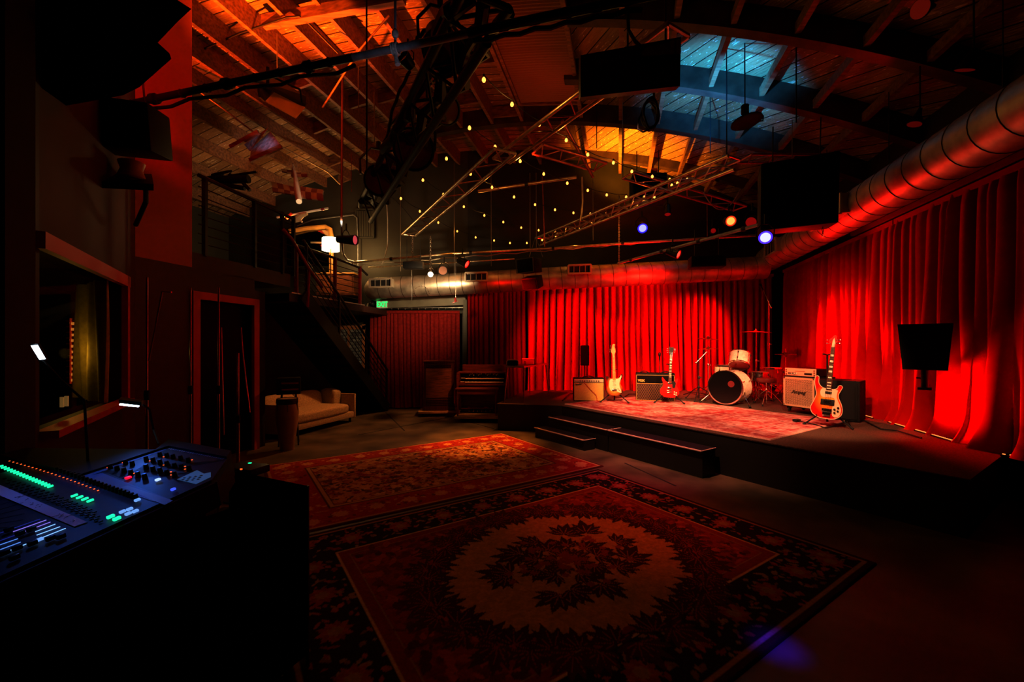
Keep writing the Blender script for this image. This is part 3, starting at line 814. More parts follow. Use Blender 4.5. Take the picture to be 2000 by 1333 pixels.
def worn():
    r = np.random.default_rng(17)
    LX, LY = 3.62, 2.2
    nx, ny, X, Y, gx, gy, d = base(LX, LY, .0095)
    n1 = vnoise(nx, ny, 26, r); n2 = vnoise(nx, ny, 90, r); n3 = vnoise(nx, ny, 9, r)
    st_ = vnoise(nx, 1 + ny // 40, 60, r); st_ = np.repeat(st_, 42, 0)[:ny, :nx]
    w_ = np.clip(1.1 * (.55 * n1 + .35 * n2 + .5 * n3 + .35 * st_ - .58), 0, 1)[..., None]
    img = np.array((.42, .040, .045)) * (1 - w_) + np.array((.72, .46, .42)) * w_
    for _ in range(1400):
        cx, cy = (r.random() - .5) * LX, (r.random() - .5) * LY
        stamp(img, X, Y, cx, cy, r.random() * 6.28, .03 + .08 * r.random(), .01 + .02 * r.random(), [(.30, .03, .04), (.66, .38, .34), (.22, .03, .06), (.5, .16, .15)][r.integers(4)], .6)
    for lo, hi, col, al in ((0, .025, (.62, .36, .30), .9), (.10, .12, (.24, .03, .04), .6), (.34, .36, (.24, .03, .04), .6), (.36, .39, (.6, .36, .32), .5), (.44, .45, (.24, .03, .04), .5)):
        m = (d >= lo) & (d < hi); img[m] = img[m] * (1 - al) + np.array(col) * al
    return img, LX, LY
img, LX, LY = worn()
q1, q2 = st(1096, 791), st(1510, 859)
cs = (q1 + q2) / 2 + A * (LY / 2)
rug('stage_rug', 'worn pink and red oriental rug spread over the stage under the guitars', V((cs.x, cs.y, SZ)), B, A, LX, LY, img, .014, 0, .006)
# ================================================================ INSTRUMENTS ON THE STAGE
RUGT = SZ + .014
def sunburst(name, cin, cmid, cout, cz, r0, r1):
    m = bpy.data.materials.new(name); m.use_nodes = True; nt = m.node_tree; b = nt.nodes['Principled BSDF']
    b.inputs['Roughness'].default_value = .22; b.inputs['Coat Weight'].default_value = .6
    tc = nt.nodes.new('ShaderNodeTexCoord'); mp = nt.nodes.new('ShaderNodeMapping')
    mp.inputs['Location'].default_value = (0, 0, -cz); mp.inputs['Scale'].default_value = (1.15, .01, .9)
    ln = nt.nodes.new('ShaderNodeVectorMath'); ln.operation = 'LENGTH'
    rp = nt.nodes.new('ShaderNodeValToRGB')
    e = rp.color_ramp.elements; e[0].position = r0; e[0].color = (*cin, 1); e[1].position = r1; e[1].color = (*cout, 1)
    q = e.new((r0 + r1) / 2); q.color = (*cmid, 1)
    nt.links.new(tc.outputs['Object'], mp.inputs['Vector']); nt.links.new(mp.outputs['Vector'], ln.inputs[0]); nt.links.new(ln.outputs['Value'], rp.inputs['Fac']); nt.links.new(rp.outputs['Color'], b.inputs['Base Color'])
    return m
def guitar(root, spec):
    """local frame: front faces -y, z up, origin at the body's lowest point"""
    f = lambda y0, y1: (lambda x, z, k: V((x, y0 if k == 0 else y1, z)))
    th = spec['thick']
    body = smooth_loop(spec['body'], 7)
    body_o = MB().prism(body, f(-th / 2, th / 2)).build('body', spec['body_mat'], root)
    if spec.get('binding'):
        mb = MB(); pts = [V((x, -th / 2, z)) for x, z in body]; mb.tube(pts + [pts[0]], .0045, 6, False); mb.build('binding', spec['binding'], body_o)
    for pg_ in spec.get('guards', []):
        MB().prism(smooth_loop(pg_, 5) if len(pg_) > 5 else pg_, f(-th / 2 - .004, -th / 2)).build('pickguard', spec['guard_mat'], body_o)
    z0, z1 = spec['neck']; w0, w1 = spec['neck_w']; yf = -th / 2 - .014; yb = -th / 2 + .018
    neck = MB().hexa([V((-w0, yf, z0)), V((w0, yf, z0)), V((w0, yb, z0)), V((-w0, yb, z0)), V((-w1, yf, z1)), V((w1, yf, z1)), V((w1, yb, z1)), V((-w1, yb, z1))]).build('neck', spec['neck_mat'], root, smooth=False)
    zb = spec['board'] if 'board' in spec else z0
    MB().hexa([V((-w0 * 1.01, yf - .004, zb)), V((w0 * 1.01, yf - .004, zb)), V((w0, yf, zb)), V((-w0, yf, zb)), V((-w1 * 1.01, yf - .004, z1)), V((w1 * 1.01, yf - .004, z1)), V((w1, yf, z1)), V((-w1, yf, z1))]).build('fretboard', spec['board_mat'], neck, smooth=False)
    L = spec['scale']; zn = z1; fr = MB()
    for k in range(1, spec['frets'] + 1):
        z = zn - L * (1 - 2 ** (-k / 12)); 
        if z < zb + .005: break
        wk = w0 + (w1 - w0) * (z - z0) / (z1 - z0); fr.bar((-wk, yf - .005, z), (wk, yf - .005, z), .0025, .0025)
    fr.build('fret', CHROME, neck, smooth=False)
    dots = MB()
    for k in (3, 5, 7, 9, 12, 15, 17, 19):
        z = zn - L * (1 - (2 ** (-(k - .5) / 12))); wk = w0 + (w1 - w0) * (z - z0) / (z1 - z0)
        if z < zb + .01: break
        if spec['inlay'] == 'dot': dots.lathe([(.004, 0), (.004, .001)], (0, yf - .0045, z), (0, -1, 0), 8)
        else: dots.box((0, yf - .0045, z), (wk * 1.35, .001, .026 if k < 12 else .016))
    dots.build('inlay', spec['inlay_mat'], neck, smooth=False)
    hd = MB().prism(smooth_loop(spec['head'], 5), f(yf + .004, yb - .002)).build('headstock', spec['head_mat'], root)
    for px, pz, dx in spec['tuners']:
        mb = MB(); mb.cyl((px, yf + .004, pz), (px, yf - .014, pz), .004, 8); mb.cyl((px, yf + .014, pz), (px + dx * .032, yf + .014, pz), .0035, 6)
        mb.ball((px + dx * .038, yf + .014, pz), .010, (1, .5, .8), 8, 6); mb.build('tuner', CHROME, hd)
    if 'head_guard' in spec: MB().prism(spec['head_guard'], f(yf + .001, yf + .004)).build('truss_cover', spec['guard_mat'], hd)
    ys = -th / 2 - .010
    for z, wd, hh, m in spec['pickups']:
        MB().box((0, ys + .004, z), (wd, .014, hh), ch=.003).build('pickup', m, body_o)
    zb_ = spec['bridge']
    MB().box((0, ys + .002, zb_), (spec.get('bridge_w', .08), .016, spec.get('bridge_h', .022)), ch=.003).build('bridge', CHROME, body_o)
    if 'tail' in spec: MB().box((0, ys + .002, spec['tail'][0]), (spec['tail'][1], .018, spec['tail'][2]), ch=.004).build('tailpiece', CHROME, body_o)
    for kx, kz in spec['knobs']:
        MB().lathe([(.0125, 0), (.012, .012), (.009, .016)], (kx, -th / 2 - .004, kz), (0, -1, 0), 12).build('knob', spec['knob_mat'], body_o)
    n = spec['strings']; mb = MB()
    for k in range(n):
        s = (k / (n - 1) - .5) * 1.7
        mb.tube([(s * w0 * .95 * spec.get('spread', 1.0), ys - .009, zb_), (s * w1 * .9, yf - .009, zn), (s * w1 * .8, yf, zn + .05)], .0008 if n > 4 else .0013, 4, False)
    mb.build('string', CHROME, root)
    for x, z in spec.get('buttons', []): MB().ball((x, 0, z), .008, None, 8, 6).build('strap_button', CHROME, body_o)
MAPLE = pm('amber_maple_neck', (.62, .30, .06), .35, var=.12, scale=30, stretch=(4, 4, .5), coat=.3)
ROSE = pm('rosewood_board', (.09, .035, .018), .45, var=.4, scale=60)
PEARL = pm('pearl_inlay', (.85, .74, .58), .3)
IVORY = pm('aged_white_guard', (.66, .50, .34), .38)
PUBLK = pm('pickup_black', (.015, .014, .013), .4)
strat = dict(thick=.045, body=[(0, 0), (.10, .012), (.155, .075), (.150, .15), (.118, .215), (.125, .275), (.150, .335), (.158, .395), (.135, .405), (.105, .362), (.06, .335), (-.03, .325), (-.085, .34), (-.125, .37), (-.150, .352), (-.142, .30), (-.118, .235), (-.125, .175), (-.158, .10), (-.12, .025)],
    body_mat=sunburst('tobacco_sunburst', (.85, .40, .07), (.50, .12, .02), (.045, .010, .005), .16, .07, .19),
    guards=[[(-.06, .09), (.03, .085), (.085, .06), (.128, .055), (.120, .11), (.095, .20), (.105, .27), (.140, .355), (.130, .385), (.105, .345), (.06, .318), (-.03, .318), (-.08, .30), (-.092, .22), (-.09, .15)]], guard_mat=IVORY,
    neck=(.30, .785), neck_w=(.028, .021), neck_mat=MAPLE, board_mat=MAPLE, frets=21, scale=.648, inlay='dot', inlay_mat=PUBLK,
    head=[(-.021, .78), (.021, .78), (.024, .80), (.040, .83), (.030, .90), (.025, .945), (.032, .972), (.012, .985), (-.010, .975), (-.022, .94), (-.040, .86), (-.046, .825), (-.026, .803)], head_mat=MAPLE,
    tuners=[(-.030 + .0045 * k, .83 + .024 * k, -1) for k in range(6)], pickups=[(.275, .07, .018, IVORY), (.21, .07, .018, IVORY), (.15, .07, .018, IVORY)], bridge=.105, bridge_w=.085, bridge_h=.035,
    knobs=[(.065, .14), (.09, .11), (.115, .082)], knob_mat=IVORY, strings=6, buttons=[(-.15, .365)])
sgm = pm('cherry_red_finish', (.40, .012, .010), .2, coat=.7, var=.15, scale=8)
sg = dict(thick=.036, body=[(0, 0), (.11, .015), (.168, .085), (.160, .155), (.125, .215), (.120, .265), (.140, .335), (.132, .372), (.105, .345), (.065, .30), (.0, .285), (-.065, .30), (-.105, .345), (-.138, .378), (-.145, .335), (-.122, .265), (-.122, .21), (-.162, .15), (-.165, .08), (-.11, .015)],
    body_mat=sgm, guards=[[(.028, .295), (.05, .31), (.098, .295), (.100, .23), (.085, .185), (.05, .19), (.045, .24)]], guard_mat=pm('black_guard', (.008, .008, .008), .3),
    neck=(.28, .80), neck_w=(.027, .021), neck_mat=sgm, board=.30, board_mat=ROSE, frets=22, scale=.628, inlay='block', inlay_mat=PEARL,
    head=[(-.022, .79), (.022, .79), (.032, .83), (.044, .93), (.030, .955), (.012, .94), (0, .948), (-.012, .94), (-.030, .955), (-.044, .93), (-.032, .83)], head_mat=BLKS,
    tuners=[(s * (.026 + .004 * k), .845 + .034 * k, s) for s in (-1, 1) for k in range(3)], pickups=[(.268, .07, .036, CHROME), (.175, .07, .036, CHROME)], bridge=.128, bridge_w=.085, bridge_h=.016, tail=(.098, .09, .014),
    knobs=[(.085, .11), (.118, .095), (.085, .07), (.118, .055)], knob_mat=PEARL, strings=6)
fire = sunburst('fireglow_sunburst', (.90, .34, .04), (.80, .14, .02), (.50, .010, .008), .24, .06, .19)
bass = dict(thick=.038, body=[(0, 0), (.085, .010), (.150, .06), (.166, .13), (.150, .21), (.118, .285), (.110, .34), (.128, .395), (.142, .44), (.128, .462), (.100, .455), (.088, .42), (.04, .40), (-.045, .405), (-.09, .43), (-.115, .48), (-.118, .545), (-.138, .562), (-.158, .54), (-.160, .47), (-.142, .385), (-.130, .31), (-.150, .22), (-.178, .13), (-.155, .055), (-.085, .010)],
    body_mat=fire, binding=IVORY, guards=[[(-.072, .40), (.085, .40), (.094, .36), (.092, .32), (.10, .28), (.135, .20), (.152, .13), (.135, .055), (.09, .035), (.062, .06), (.055, .12), (.062, .20), (.065, .285), (-.068, .29)]], guard_mat=IVORY,
    neck=(.395, .965), neck_w=(.031, .021), neck_mat=MAPLE, board=.395, board_mat=ROSE, frets=20, scale=.845, inlay='block', inlay_mat=PEARL,
    head=[(-.021, .955), (.021, .955), (.030, .99), (.040, 1.03), (.048, 1.06), (.036, 1.075), (.030, 1.10), (.018, 1.125), (-.006, 1.118), (-.012, 1.10), (-.042, 1.07), (-.046, 1.03), (-.030, .985)], head_mat=pm('red_headstock', (.45, .02, .01), .25, coat=.5),
    head_guard=[(-.016, .96), (.016, .96), (.020, 1.02), (.004, 1.09), (-.010, 1.05)],
    tuners=[(-.030, 1.01, -1), (-.030, 1.055, -1), (.030, 1.02, 1), (.030, 1.065, 1)], pickups=[(.352, .072, .03, PUBLK), (.225, .15, .075, PUBLK), (.225, .09, .05, CHROME)], bridge=.115, bridge_w=.11, bridge_h=.05, tail=(.065, .085, .06),
    knobs=[(.118, .165), (.082, .138), (.118, .122), (.085, .095)], knob_mat=pm('black_knob', (.01, .01, .01), .3), strings=4, spread=1.25)
def guitar_stand(label, loc, rot, hh, yoke=True, legm=BLK, lean=0., group=None):
    s = thing('guitar_stand', label, 'guitar stand', loc, rot)
    MB().tube([(0, .08, .18), (0, .11, .40), (0, .13, hh)], .011, 8).build('post', legm, s)
    for a in (-100, 20, 160) if False else (-150, -30, 90):
        c = V((math.cos(math.radians(a)), math.sin(math.radians(a)), 0))
        l = MB().tube([V((0, .08, .22)), V((0, .08, .20)) + c * .10 - V((0, 0, .05)), V((0, .08, .012)) + c * .30], .010, 8).build('leg', legm, s)
        MB().lathe([(.013, -.02), (.016, 0), (.014, .02)], V((0, .08, .014)) + c * .295, c - V((0, 0, .6)), 8).build('rubber_foot', RUBBER, l)
    for sx in (-1, 1):
        MB().tube([(0, .08, .17), (sx * .10, .05, .13), (sx * .12, -.05, .125), (sx * .12, -.065, .15)], .008, 8).build('cradle_arm', legm, s)
    if yoke:
        MB().tube([(0, .13, hh), (-.035, .08, hh + .01), (-.045, .01, hh + .01), (-.045, -.03, hh + .015)], .008, 8).build('yoke', RUBBER, s)
        MB().tube([(0, .13, hh), (.035, .08, hh + .01), (.045, .01, hh + .01), (.045, -.03, hh + .015)], .008, 8).build('yoke', RUBBER, s)
    return s
def place_guitar(name, label, px, Y, zbase, spec, lean_deg, turn=0., back=4.):
    x = (px - 1000) / FPX * Y
    M = Matrix.Translation((x, Y, zbase)) @ Matrix.Rotation(face_cam((x, Y)) + math.radians(turn), 4, 'Z') @ Matrix.Rotation(math.radians(lean_deg), 4, 'Y') @ Matrix.Rotation(math.radians(-back), 4, 'X')
    r = thing(name, label, 'guitar' if 'bass' not in name else 'bass guitar', M=M)
    guitar(r, spec); return r
place_guitar('electric_guitar', 'sunburst electric guitar with white pickguard and amber neck on a stand beside the tan amplifier', 1200, 8.05, SZ + .145, strat, -1, 6)
guitar_stand('black tripod stand holding the sunburst electric guitar with the amber neck', ((1200 - 1000) / FPX * 8.07, 8.07, RUGT), face_cam((1.95, 8.07)), .62)
place_guitar('electric_guitar', 'cherry red double-horned electric guitar on a stand in front of the black amplifier', 1307, 7.95, SZ + .12, sg, 2.5, 4)
guitar_stand('black tripod stand holding the cherry red electric guitar', ((1307 - 1000) / FPX * 7.97, 7.97, RUGT), face_cam((2.95, 7.97)), .72)
place_guitar('bass_guitar', 'red and orange sunburst bass guitar with white binding and pickguard in front of its cabinet', 1613, 5.70, SZ + .115, bass, 4.5, -4, 3)
guitar_stand('tall black stand holding the red sunburst bass guitar', ((1616 - 1000) / FPX * 5.73, 5.73, SZ + .008), face_cam((4.2, 5.73)), .96)

# amplifiers ---------------------------------------------------------
def amp_frame(name, label, cat, px, Y, z, turn):
    x = (px - 1000) / FPX * Y
    return thing(name, label, cat, (x, Y, z), face_cam((x, Y)) + math.radians(turn))
GOLDG = pm('silver_gold_grille_cloth', (.50, .31, .075), .6, .0, var=.5, scale=150)
amp1 = amp_frame('guitar_amplifier', 'small combo amplifier with gold sparkle grille and silver control panel', 'guitar amplifier', 1149, 8.45, SZ, 5)
W_, H_, D_ = .60, .445, .24
MB().box((0, 0, H_ / 2 + .012), (W_, D_, H_), ch=.012).build('cabinet', TOLEX, amp1)
MB().box((0, -D_ / 2 - .002, .19), (W_ - .03, .012, .345), ch=.003).build('grille', GOLDG, amp1)
fp = MB().box((0, -D_ / 2 - .003, .405), (W_ - .03, .012, .062), ch=.003).build('control_panel', pm('brushed_silver_panel', (.52, .46, .34), .4, .1), amp1)
for i in range(9): MB().lathe([(.011, 0), (.010, .014)], (-.17 + .045 * i, -D_ / 2 - .009, .400), (0, -1, 0), 10).build('knob', BLKS, fp)
for i in range(3): MB().lathe([(.007, 0), (.007, .006)], (-.26 + .025 * i, -D_ / 2 - .009, .395), (0, -1, 0), 8).build('input_jack', BLKS, fp)
lettering('Fender', .052, Matrix.Translation((-.205, -D_ / 2 - .011, .335)) @ UPRIGHT @ Matrix.Rotation(.16, 4, 'Z'), BLKS, amp1, 'logo', .35, .002, .001)
MB().tube(arc_pts((-.12, .0, H_ + .013), (.12, 0, H_ + .013), -.03), .009, 8).build('carry_handle', BLK, amp1)
for sx in (-1, 1):
    for sy in (-1, 1): MB().cyl((sx * .26, sy * .09, 0), (sx * .26, sy * .09, .014), .016, 8).build('foot', RUBBER, amp1)
REDC = pm('red_cable_jacket', (.42, .02, .01), .5)
c0 = amp1.matrix_world
tag(MB().tube([c0 @ V(p) for p in ((-.10, -.128, .395), (-.08, -.15, .36), (.03, -.15, .23), (.14, -.15, .12), (.155, -.16, .05), (.15, -.2, .022), (.2, -.3, .02), (.1, -.4, .02))], .005, 6).build('red_instrument_cable', REDC), 'thin red cable hanging across the gold grille of the small amplifier', 'cable')
amp2 = amp_frame('guitar_amplifier', 'larger black combo amplifier with brown diamond grille and gold piping behind the red guitar', 'guitar amplifier', 1279, 8.42, SZ, 3)
W_, H_, D_ = .73, .535, .27
cab2 = MB().box((0, 0, H_ / 2 + .02), (W_, D_, H_), ch=.012).build('cabinet', TOLEX, amp2)
def diamond_mat():
    m = bpy.data.materials.new('brown_diamond_grille'); m.use_nodes = True; nt = m.node_tree; b = nt.nodes['Principled BSDF']; b.inputs['Roughness'].default_value = .8
    tc = nt.nodes.new('ShaderNodeTexCoord'); outs = []
    for s in (1, -1):
        mp = nt.nodes.new('ShaderNodeMapping'); mp.inputs['Rotation'].default_value = (0, s * math.radians(32), 0); nt.links.new(tc.outputs['Object'], mp.inputs['Vector'])
        w = nt.nodes.new('ShaderNodeTexWave'); w.inputs['Scale'].default_value = 8.5; w.bands_direction = 'X'; nt.links.new(mp.outputs['Vector'], w.inputs['Vector'])
        p = nt.nodes.new('ShaderNodeMapRange'); p.inputs['From Min'].default_value = .86; p.inputs['From Max'].default_value = .97; nt.links.new(w.outputs['Fac'], p.inputs['Value']); outs.append(p)
    mxm = nt.nodes.new('ShaderNodeMath'); mxm.operation = 'MAXIMUM'; nt.links.new(outs[0].outputs['Result'], mxm.inputs[0]); nt.links.new(outs[1].outputs['Result'], mxm.inputs[1])
    mx = nt.nodes.new('ShaderNodeMix'); mx.data_type = 'RGBA'; mx.inputs['A'].default_value = (.016, .006, .003, 1); mx.inputs['B'].default_value = (.13, .055, .018, 1)
    nt.links.new(mxm.outputs[0], mx.inputs['Factor']); nt.links.new(mx.outputs['Result'], b.inputs['Base Color']); return m
MB().box((0, -D_ / 2 - .002, .185), (W_ - .04, .012, .32), ch=.002).build('grille', diamond_mat(), amp2)
MB().box((0, -D_ / 2 - .002, .435), (W_ - .04, .012, .155), ch=.002).build('upper_panel', pm('black_vinyl_panel', (.004, .003, .003), .8, spec=.1), amp2)
GOLD = pm('gold_piping', (.75, .50, .18), .35, .7)
pp_ = MB(); y = -D_ / 2 - .009
for za, zb in ((.022, .022), (.352, .352), (.515, .515)): pp_.bar((-W_ / 2 + .015, y, za), (W_ / 2 - .015, y, zb), .007, .007)
for sx in (-1, 1): pp_.bar((sx * (W_ / 2 - .015), y, .022), (sx * (W_ / 2 - .015), y, .515), .007, .007)
pp_.build('piping', GOLD, amp2, smooth=False)
lettering('VOX', .056, Matrix.Translation((-.262, y - .002, .405)) @ UPRIGHT, GOLD, amp2, 'logo', .0, .002, .004)
for sx in (-.2, .2): MB().tube(arc_pts((sx - .08, 0, H_ + .02), (sx + .08, 0, H_ + .02), -.03), .009, 8).build('carry_handle', BLK, amp2)
for sx in (-1, 1):
    for sy in (-1, 1): MB().cyl((sx * .3, sy * .1, 0), (sx * .3, sy * .1, .022), .016, 8).build('foot', RUBBER, amp2)

# bass cabinet and head ------------------------------------------------
fb = V((-.934, -.357, 0)); fr_ = V((.357, -.934, 0))     # cabinet front normal and its rightward axis
pc0 = V((4.49, 7.02, 0)); Wc = .53
bc_c = pc0 + fr_ * Wc / 2 - fb * .23
cabM = Matrix.Translation((bc_c.x, bc_c.y, SZ + .016)) @ Matrix(((fr_.x, -fb.x, 0, 0), (fr_.y, -fb.y, 0, 0), (0, 0, 1, 0), (0, 0, 0, 1)))
bc = thing('bass_cabinet', 'black bass speaker cabinet with cream slotted metal grille standing on castors', 'speaker cabinet', M=cabM)
Dc, Hc, z0c = .46, .50, .085
MB().box((0, 0, z0c + Hc / 2), (Wc, Dc, Hc), ch=.014).build('cabinet', TOLEX, bc)
GRC = pm('cream_metal_grille', (.50, .36, .22), .45, .1)
yg = -Dc / 2 - .012
fmz = MB(); gw, gh = Wc - .03, Hc - .03; zc = z0c + Hc / 2
for sx in (-1, 1): fmz.box((sx * (gw / 2 - .015), yg, zc), (.03, .01, gh))
for sz_ in (-1, 1): fmz.box((0, yg, zc + sz_ * (gh / 2 - .015)), (gw, .01, .03))
gf = fmz.build('grille', GRC, bc, smooth=False)
MB().box((0, -Dc / 2 - .004, zc), (gw - .04, .006, gh - .04)).build('grille_backing', pm('grille_black', (.006, .005, .005), .8), bc, smooth=False)
mesh_ = MB()
for i in range(25):      # slotted bars running diagonally upward
    z = zc - gh / 2 + .022 + i * (gh - .04) / 24.0
    for j in range(13):
        xa = -gw / 2 + .028 + j * (gw - .056) / 13; off = .5 if i % 2 else 0
        xb = xa + (gw - .056) / 13 * .98
        mesh_.bar((xa, yg, z - .004), (xb, yg, z + .006), .005, .0075, up=V((0, 0, 1)))
for j in range(27):
    x = -gw / 2 + .028 + j * (gw - .056) / 26; mesh_.bar((x, yg, zc - gh / 2 + .02), (x, yg, zc + gh / 2 - .02), .0035, .004, up=V((0, 1, 0)))
mesh_.build('slotted_mesh', GRC, gf, smooth=False)
lettering('Ampeg', .078, Matrix.Translation((.0, yg - .008, zc + .0)) @ UPRIGHT, pm('faded_black_badge', (.035, .025, .018), .5), bc, 'logo', .35, .003, .001)
for sx in (-1, 1):
    for sz_ in (-1, 1): MB().lathe([(.008, 0), (.006, .004)], (sx * (gw / 2 - .015), yg - .005, zc + sz_ * (gh / 2 - .015)), (0, -1, 0), 8).build('screw', BLKS, gf)
for sx in (-1, 1):
    for sy in (-1, 1):
        cst = MB().box((sx * .2, sy * .17, .072), (.05, .05, .03)).build('caster_fork', BLKMET, bc)
        MB().lathe([(.025, -.012), (.034, -.008), (.034, .008), (.025, .012)], (sx * .2, sy * .17, .034), (1, 0, 0), 14).build('caster_wheel', RUBBER, cst)
ahM = cabM @ Matrix.Translation((-.01, .0, z0c + Hc))
ah = thing('bass_amplifier_head', 'wide cream-fronted amplifier head lying on top of the bass cabinet', 'amplifier', M=ahM)
MB().box((0, .0, .068), (.50, .36, .12), ch=.006).build('chassis', BLKS, ah)
fc = MB().box((0, -.186, .068), (.50, .014, .122), ch=.004).build('faceplate', pm('cream_faceplate', (.56, .38, .24), .45), ah)
for i, w2 in ((-.13, .12), (.13, .12)): MB().box((i, -.195, .045), (w2, .006, .030), ch=.002).build('meter_window', BLKS, fc)
for i in range(5): MB().box((-.16 + .026 * i, -.199, .045), (.012, .004, .02)).build('slider', CREAM, fc)
for sx in (-.225, .225):
    for zz in (.03, .068, .10): MB().lathe([(.011, 0), (.009, .012)], (sx, -.194, zz), (0, -1, 0), 10).build('knob', pm('brown_knob', (.20, .06, .03), .4), fc)
MB().box((0, -.195, .082), (.16, .004, .008)).build('badge', pm('brown_print', (.30, .14, .08), .5), fc)
for sx in (-1, 1):
    for sy in (-1, 1): MB().cyl((sx * .2, sy * .14, 0), (sx * .2, sy * .14, .009), .012, 8).build('foot', RUBBER, ah)
# second dark cabinet behind the bass
b2 = thing('speaker_cabinet', 'plain black speaker cabinet standing behind the sunburst bass guitar', 'speaker cabinet', (4.90, 6.32, SZ), face_cam((4.9, 6.3), -.2))
MB().box((0, 0, .30), (.52, .38, .58), ch=.015).build('cabinet', TOLEX, b2)
MB().box((0, -.195, .30), (.46, .01, .52)).build('grille', BLK, b2)
for sx in (-1, 1):
    for sy in (-1, 1): MB().cyl((sx * .2, sy * .14, 0), (sx * .2, sy * .14, .02), .018, 8).build('foot', RUBBER, b2)
# small pedal and cord beside the cabinet
pd = thing('effects_pedal', 'small dark pedal lying on the rug in front of the bass cabinet', 'pedal', st(1556, 826), .4)
pd.location.z = RUGT; WM[pd.name] = Matrix.Translation(pd.location)
MB().box((0, 0, .02), (.10, .06, .03), ch=.006).build('housing', BLKMET, pd); MB().cyl((0, -.01, .035), (0, -.01, .045), .012, 10).build('footswitch', CHROME, pd)
tag(MB().tube([st(1556, 826) + V((0, 0, .03)), st(1590, 832) + V((0, 0, .02)), st(1612, 838) + V((0, 0, .012)), st(1640, 832) + V((0, 0, .012)), st(1655, 822) + V((0, 0, .012)), st(1662, 836) + V((0, 0, .012))], .007, 6).build('bass_cable', CABLE), 'black cable snaking from the pedal past the bass guitar stand', 'cable')

# ---------------------------------------------------------------- drums
PEARLW = pm('white_marine_pearl', (.88, .68, .52), .28, var=.22, scale=26, coat=.5)
DRED = pm('dark_red_drum_wrap', (.22, .012, .012), .25, coat=.5)
HEADC = pm('clear_drum_head', (.30, .05, .04), .35)
HEADK = pm('black_drum_head', (.004, .003, .004), .2, spec=.35)
SNAREM = pm('snare_steel', (.55, .5, .46), .22, 1.0)
BRZ = pm('bronze_cymbal', (.60, .26, .10), .25, .9)
def drum(root, c, d, r, L, shell, h0, h1, lugs=6, lug_m=CHROME):
    """cylinder from c (front) along d"""
    c = V(c); d = V(d).normalized(); x, y, _ = frame(d)
    so = MB().lathe([(r, 0), (r, L)], c, d, 40, False).build('shell', shell, root)
    MB().lathe([(.0, -.004), (r * .97, -.004), (r * .97, .0)], c, d, 40, False).build('front_head', h0, root)
    MB().lathe([(.0, L + .004), (r * .97, L + .004), (r * .97, L)], c, d, 40, False).build('rear_head', h1, root)
    for s in (0, L):
        mb = MB(); mb.lathe([(r * .965, s - .012), (r + .012, s - .012), (r + .012, s + .012), (r * .965, s + .012)], c, d, 40, False)
        mb.build('hoop', lug_m, root)
    for k in range(lugs):
        a = 2 * PI * (k + .5) / lugs; o = x * math.cos(a) + y * math.sin(a)
        for s in (.22 * L, .78 * L):
            mb = MB(); mb.bar(c + o * (r + .010) + d * (s - .02), c + o * (r + .010) + d * (s + .02), .018, .02, up=o)
            mb.build('lug', lug_m, so)
    for s in (0, L):
        mb = MB()
        for k in range(lugs):
            a = 2 * PI * (k + .5) / lugs; o = x * math.cos(a) + y * math.sin(a)
            e = .22 * L if s == 0 else .78 * L
            mb.cyl(c + o * (r + .014) + d * s, c + o * (r + .014) + d * e, .0035, 6)
        mb.build('tension_rod', lug_m, so)
bdd = V((.76, .65, 0)).normalized()
kc = at(1416, 758, 7.75)
kick = thing('bass_drum', 'white pearl bass drum with black front head facing the room, rack tom mounted on top', 'bass drum', (kc.x + .25, kc.y + .2, RUGT))
kick_in = WM[kick.name].inverted()
lc = kick_in @ V((kc.x, kc.y, RUGT + .315)); 
Dm = .302
drum(kick, lc, bdd, Dm, .42, PEARLW, HEADK, HEADC, 8)
xk, yk, _ = frame(bdd)
MB().lathe([(.0, -.007), (.058, -.007), (.058, -.004)], lc + xk * -.0 + V((.62, -.75, 0)).normalized() * .11 + V((0, 0, .07)), bdd, 24, False).build('port_patch', pm('red_port_patch', (.12, .008, .010), .5), kick)
side = V((bdd.y, -bdd.x, 0))
for s in (-1, 1):
    a = lc + bdd * .10 + side * s * .29 - V((0, 0, .12)); e = lc - bdd * .04 + side * s * .44; e.z = .012
    l = MB().tube([a, e], .008, 8).build('spur', CHROME, kick); MB().lathe([(.02, -.012), (.02, .03)], e, (a - e), 8).build('rubber_foot', RUBBER, l)
    MB().bar(a - V((0, 0, .03)), a + V((0, 0, .05)), .03, .03).build('spur_bracket', CHROME, kick)
# rack tom on its post
tc_ = lc + bdd * .20 + V((0, 0, .43)) + side * .0
td = V((.30, .34, -1)).normalized() * -1        # axis upward, tilted
tilt_up = V((.36, .30, .88)).normalized()
tb = kick_in @ at(1443, 714, 7.95)
def sub_drum(name, parent, c, d, r, L, shell, h0, h1, lugs):
    """a mounted drum: the shell is the part, everything else its sub-parts"""
    c = V(c); d = V(d).normalized(); x, y, _ = frame(d)
    so = MB().lathe([(r, 0), (r, L)], c, d, 40, False).build(name, shell, parent)
    MB().lathe([(.0, .002), (r * .97, .002), (r * .97, .006)], c, d, 40, False).build('bottom_head', h0, so)
    MB().lathe([(.0, L), (r * .97, L), (r * .97, L - .004)], c, d, 40, False).build('batter_head', h1, so)
    for s in (0, L): MB().lathe([(r * .965, s - .01), (r + .011, s - .01), (r + .011, s + .01), (r * .965, s + .01)], c, d, 40, False).build('hoop', CHROME, so)
    for k in range(lugs):
        a = 2 * PI * (k + .5) / lugs; o = x * math.cos(a) + y * math.sin(a); mb = MB()
        for s in (.25 * L, .75 * L): mb.bar(c + o * (r + .01) + d * (s - .018), c + o * (r + .01) + d * (s + .018), .018, .02, up=o)
        mb.cyl(c + o * (r + .014), c + o * (r + .014) + d * L, .0035, 6); mb.build('lug', CHROME, so)
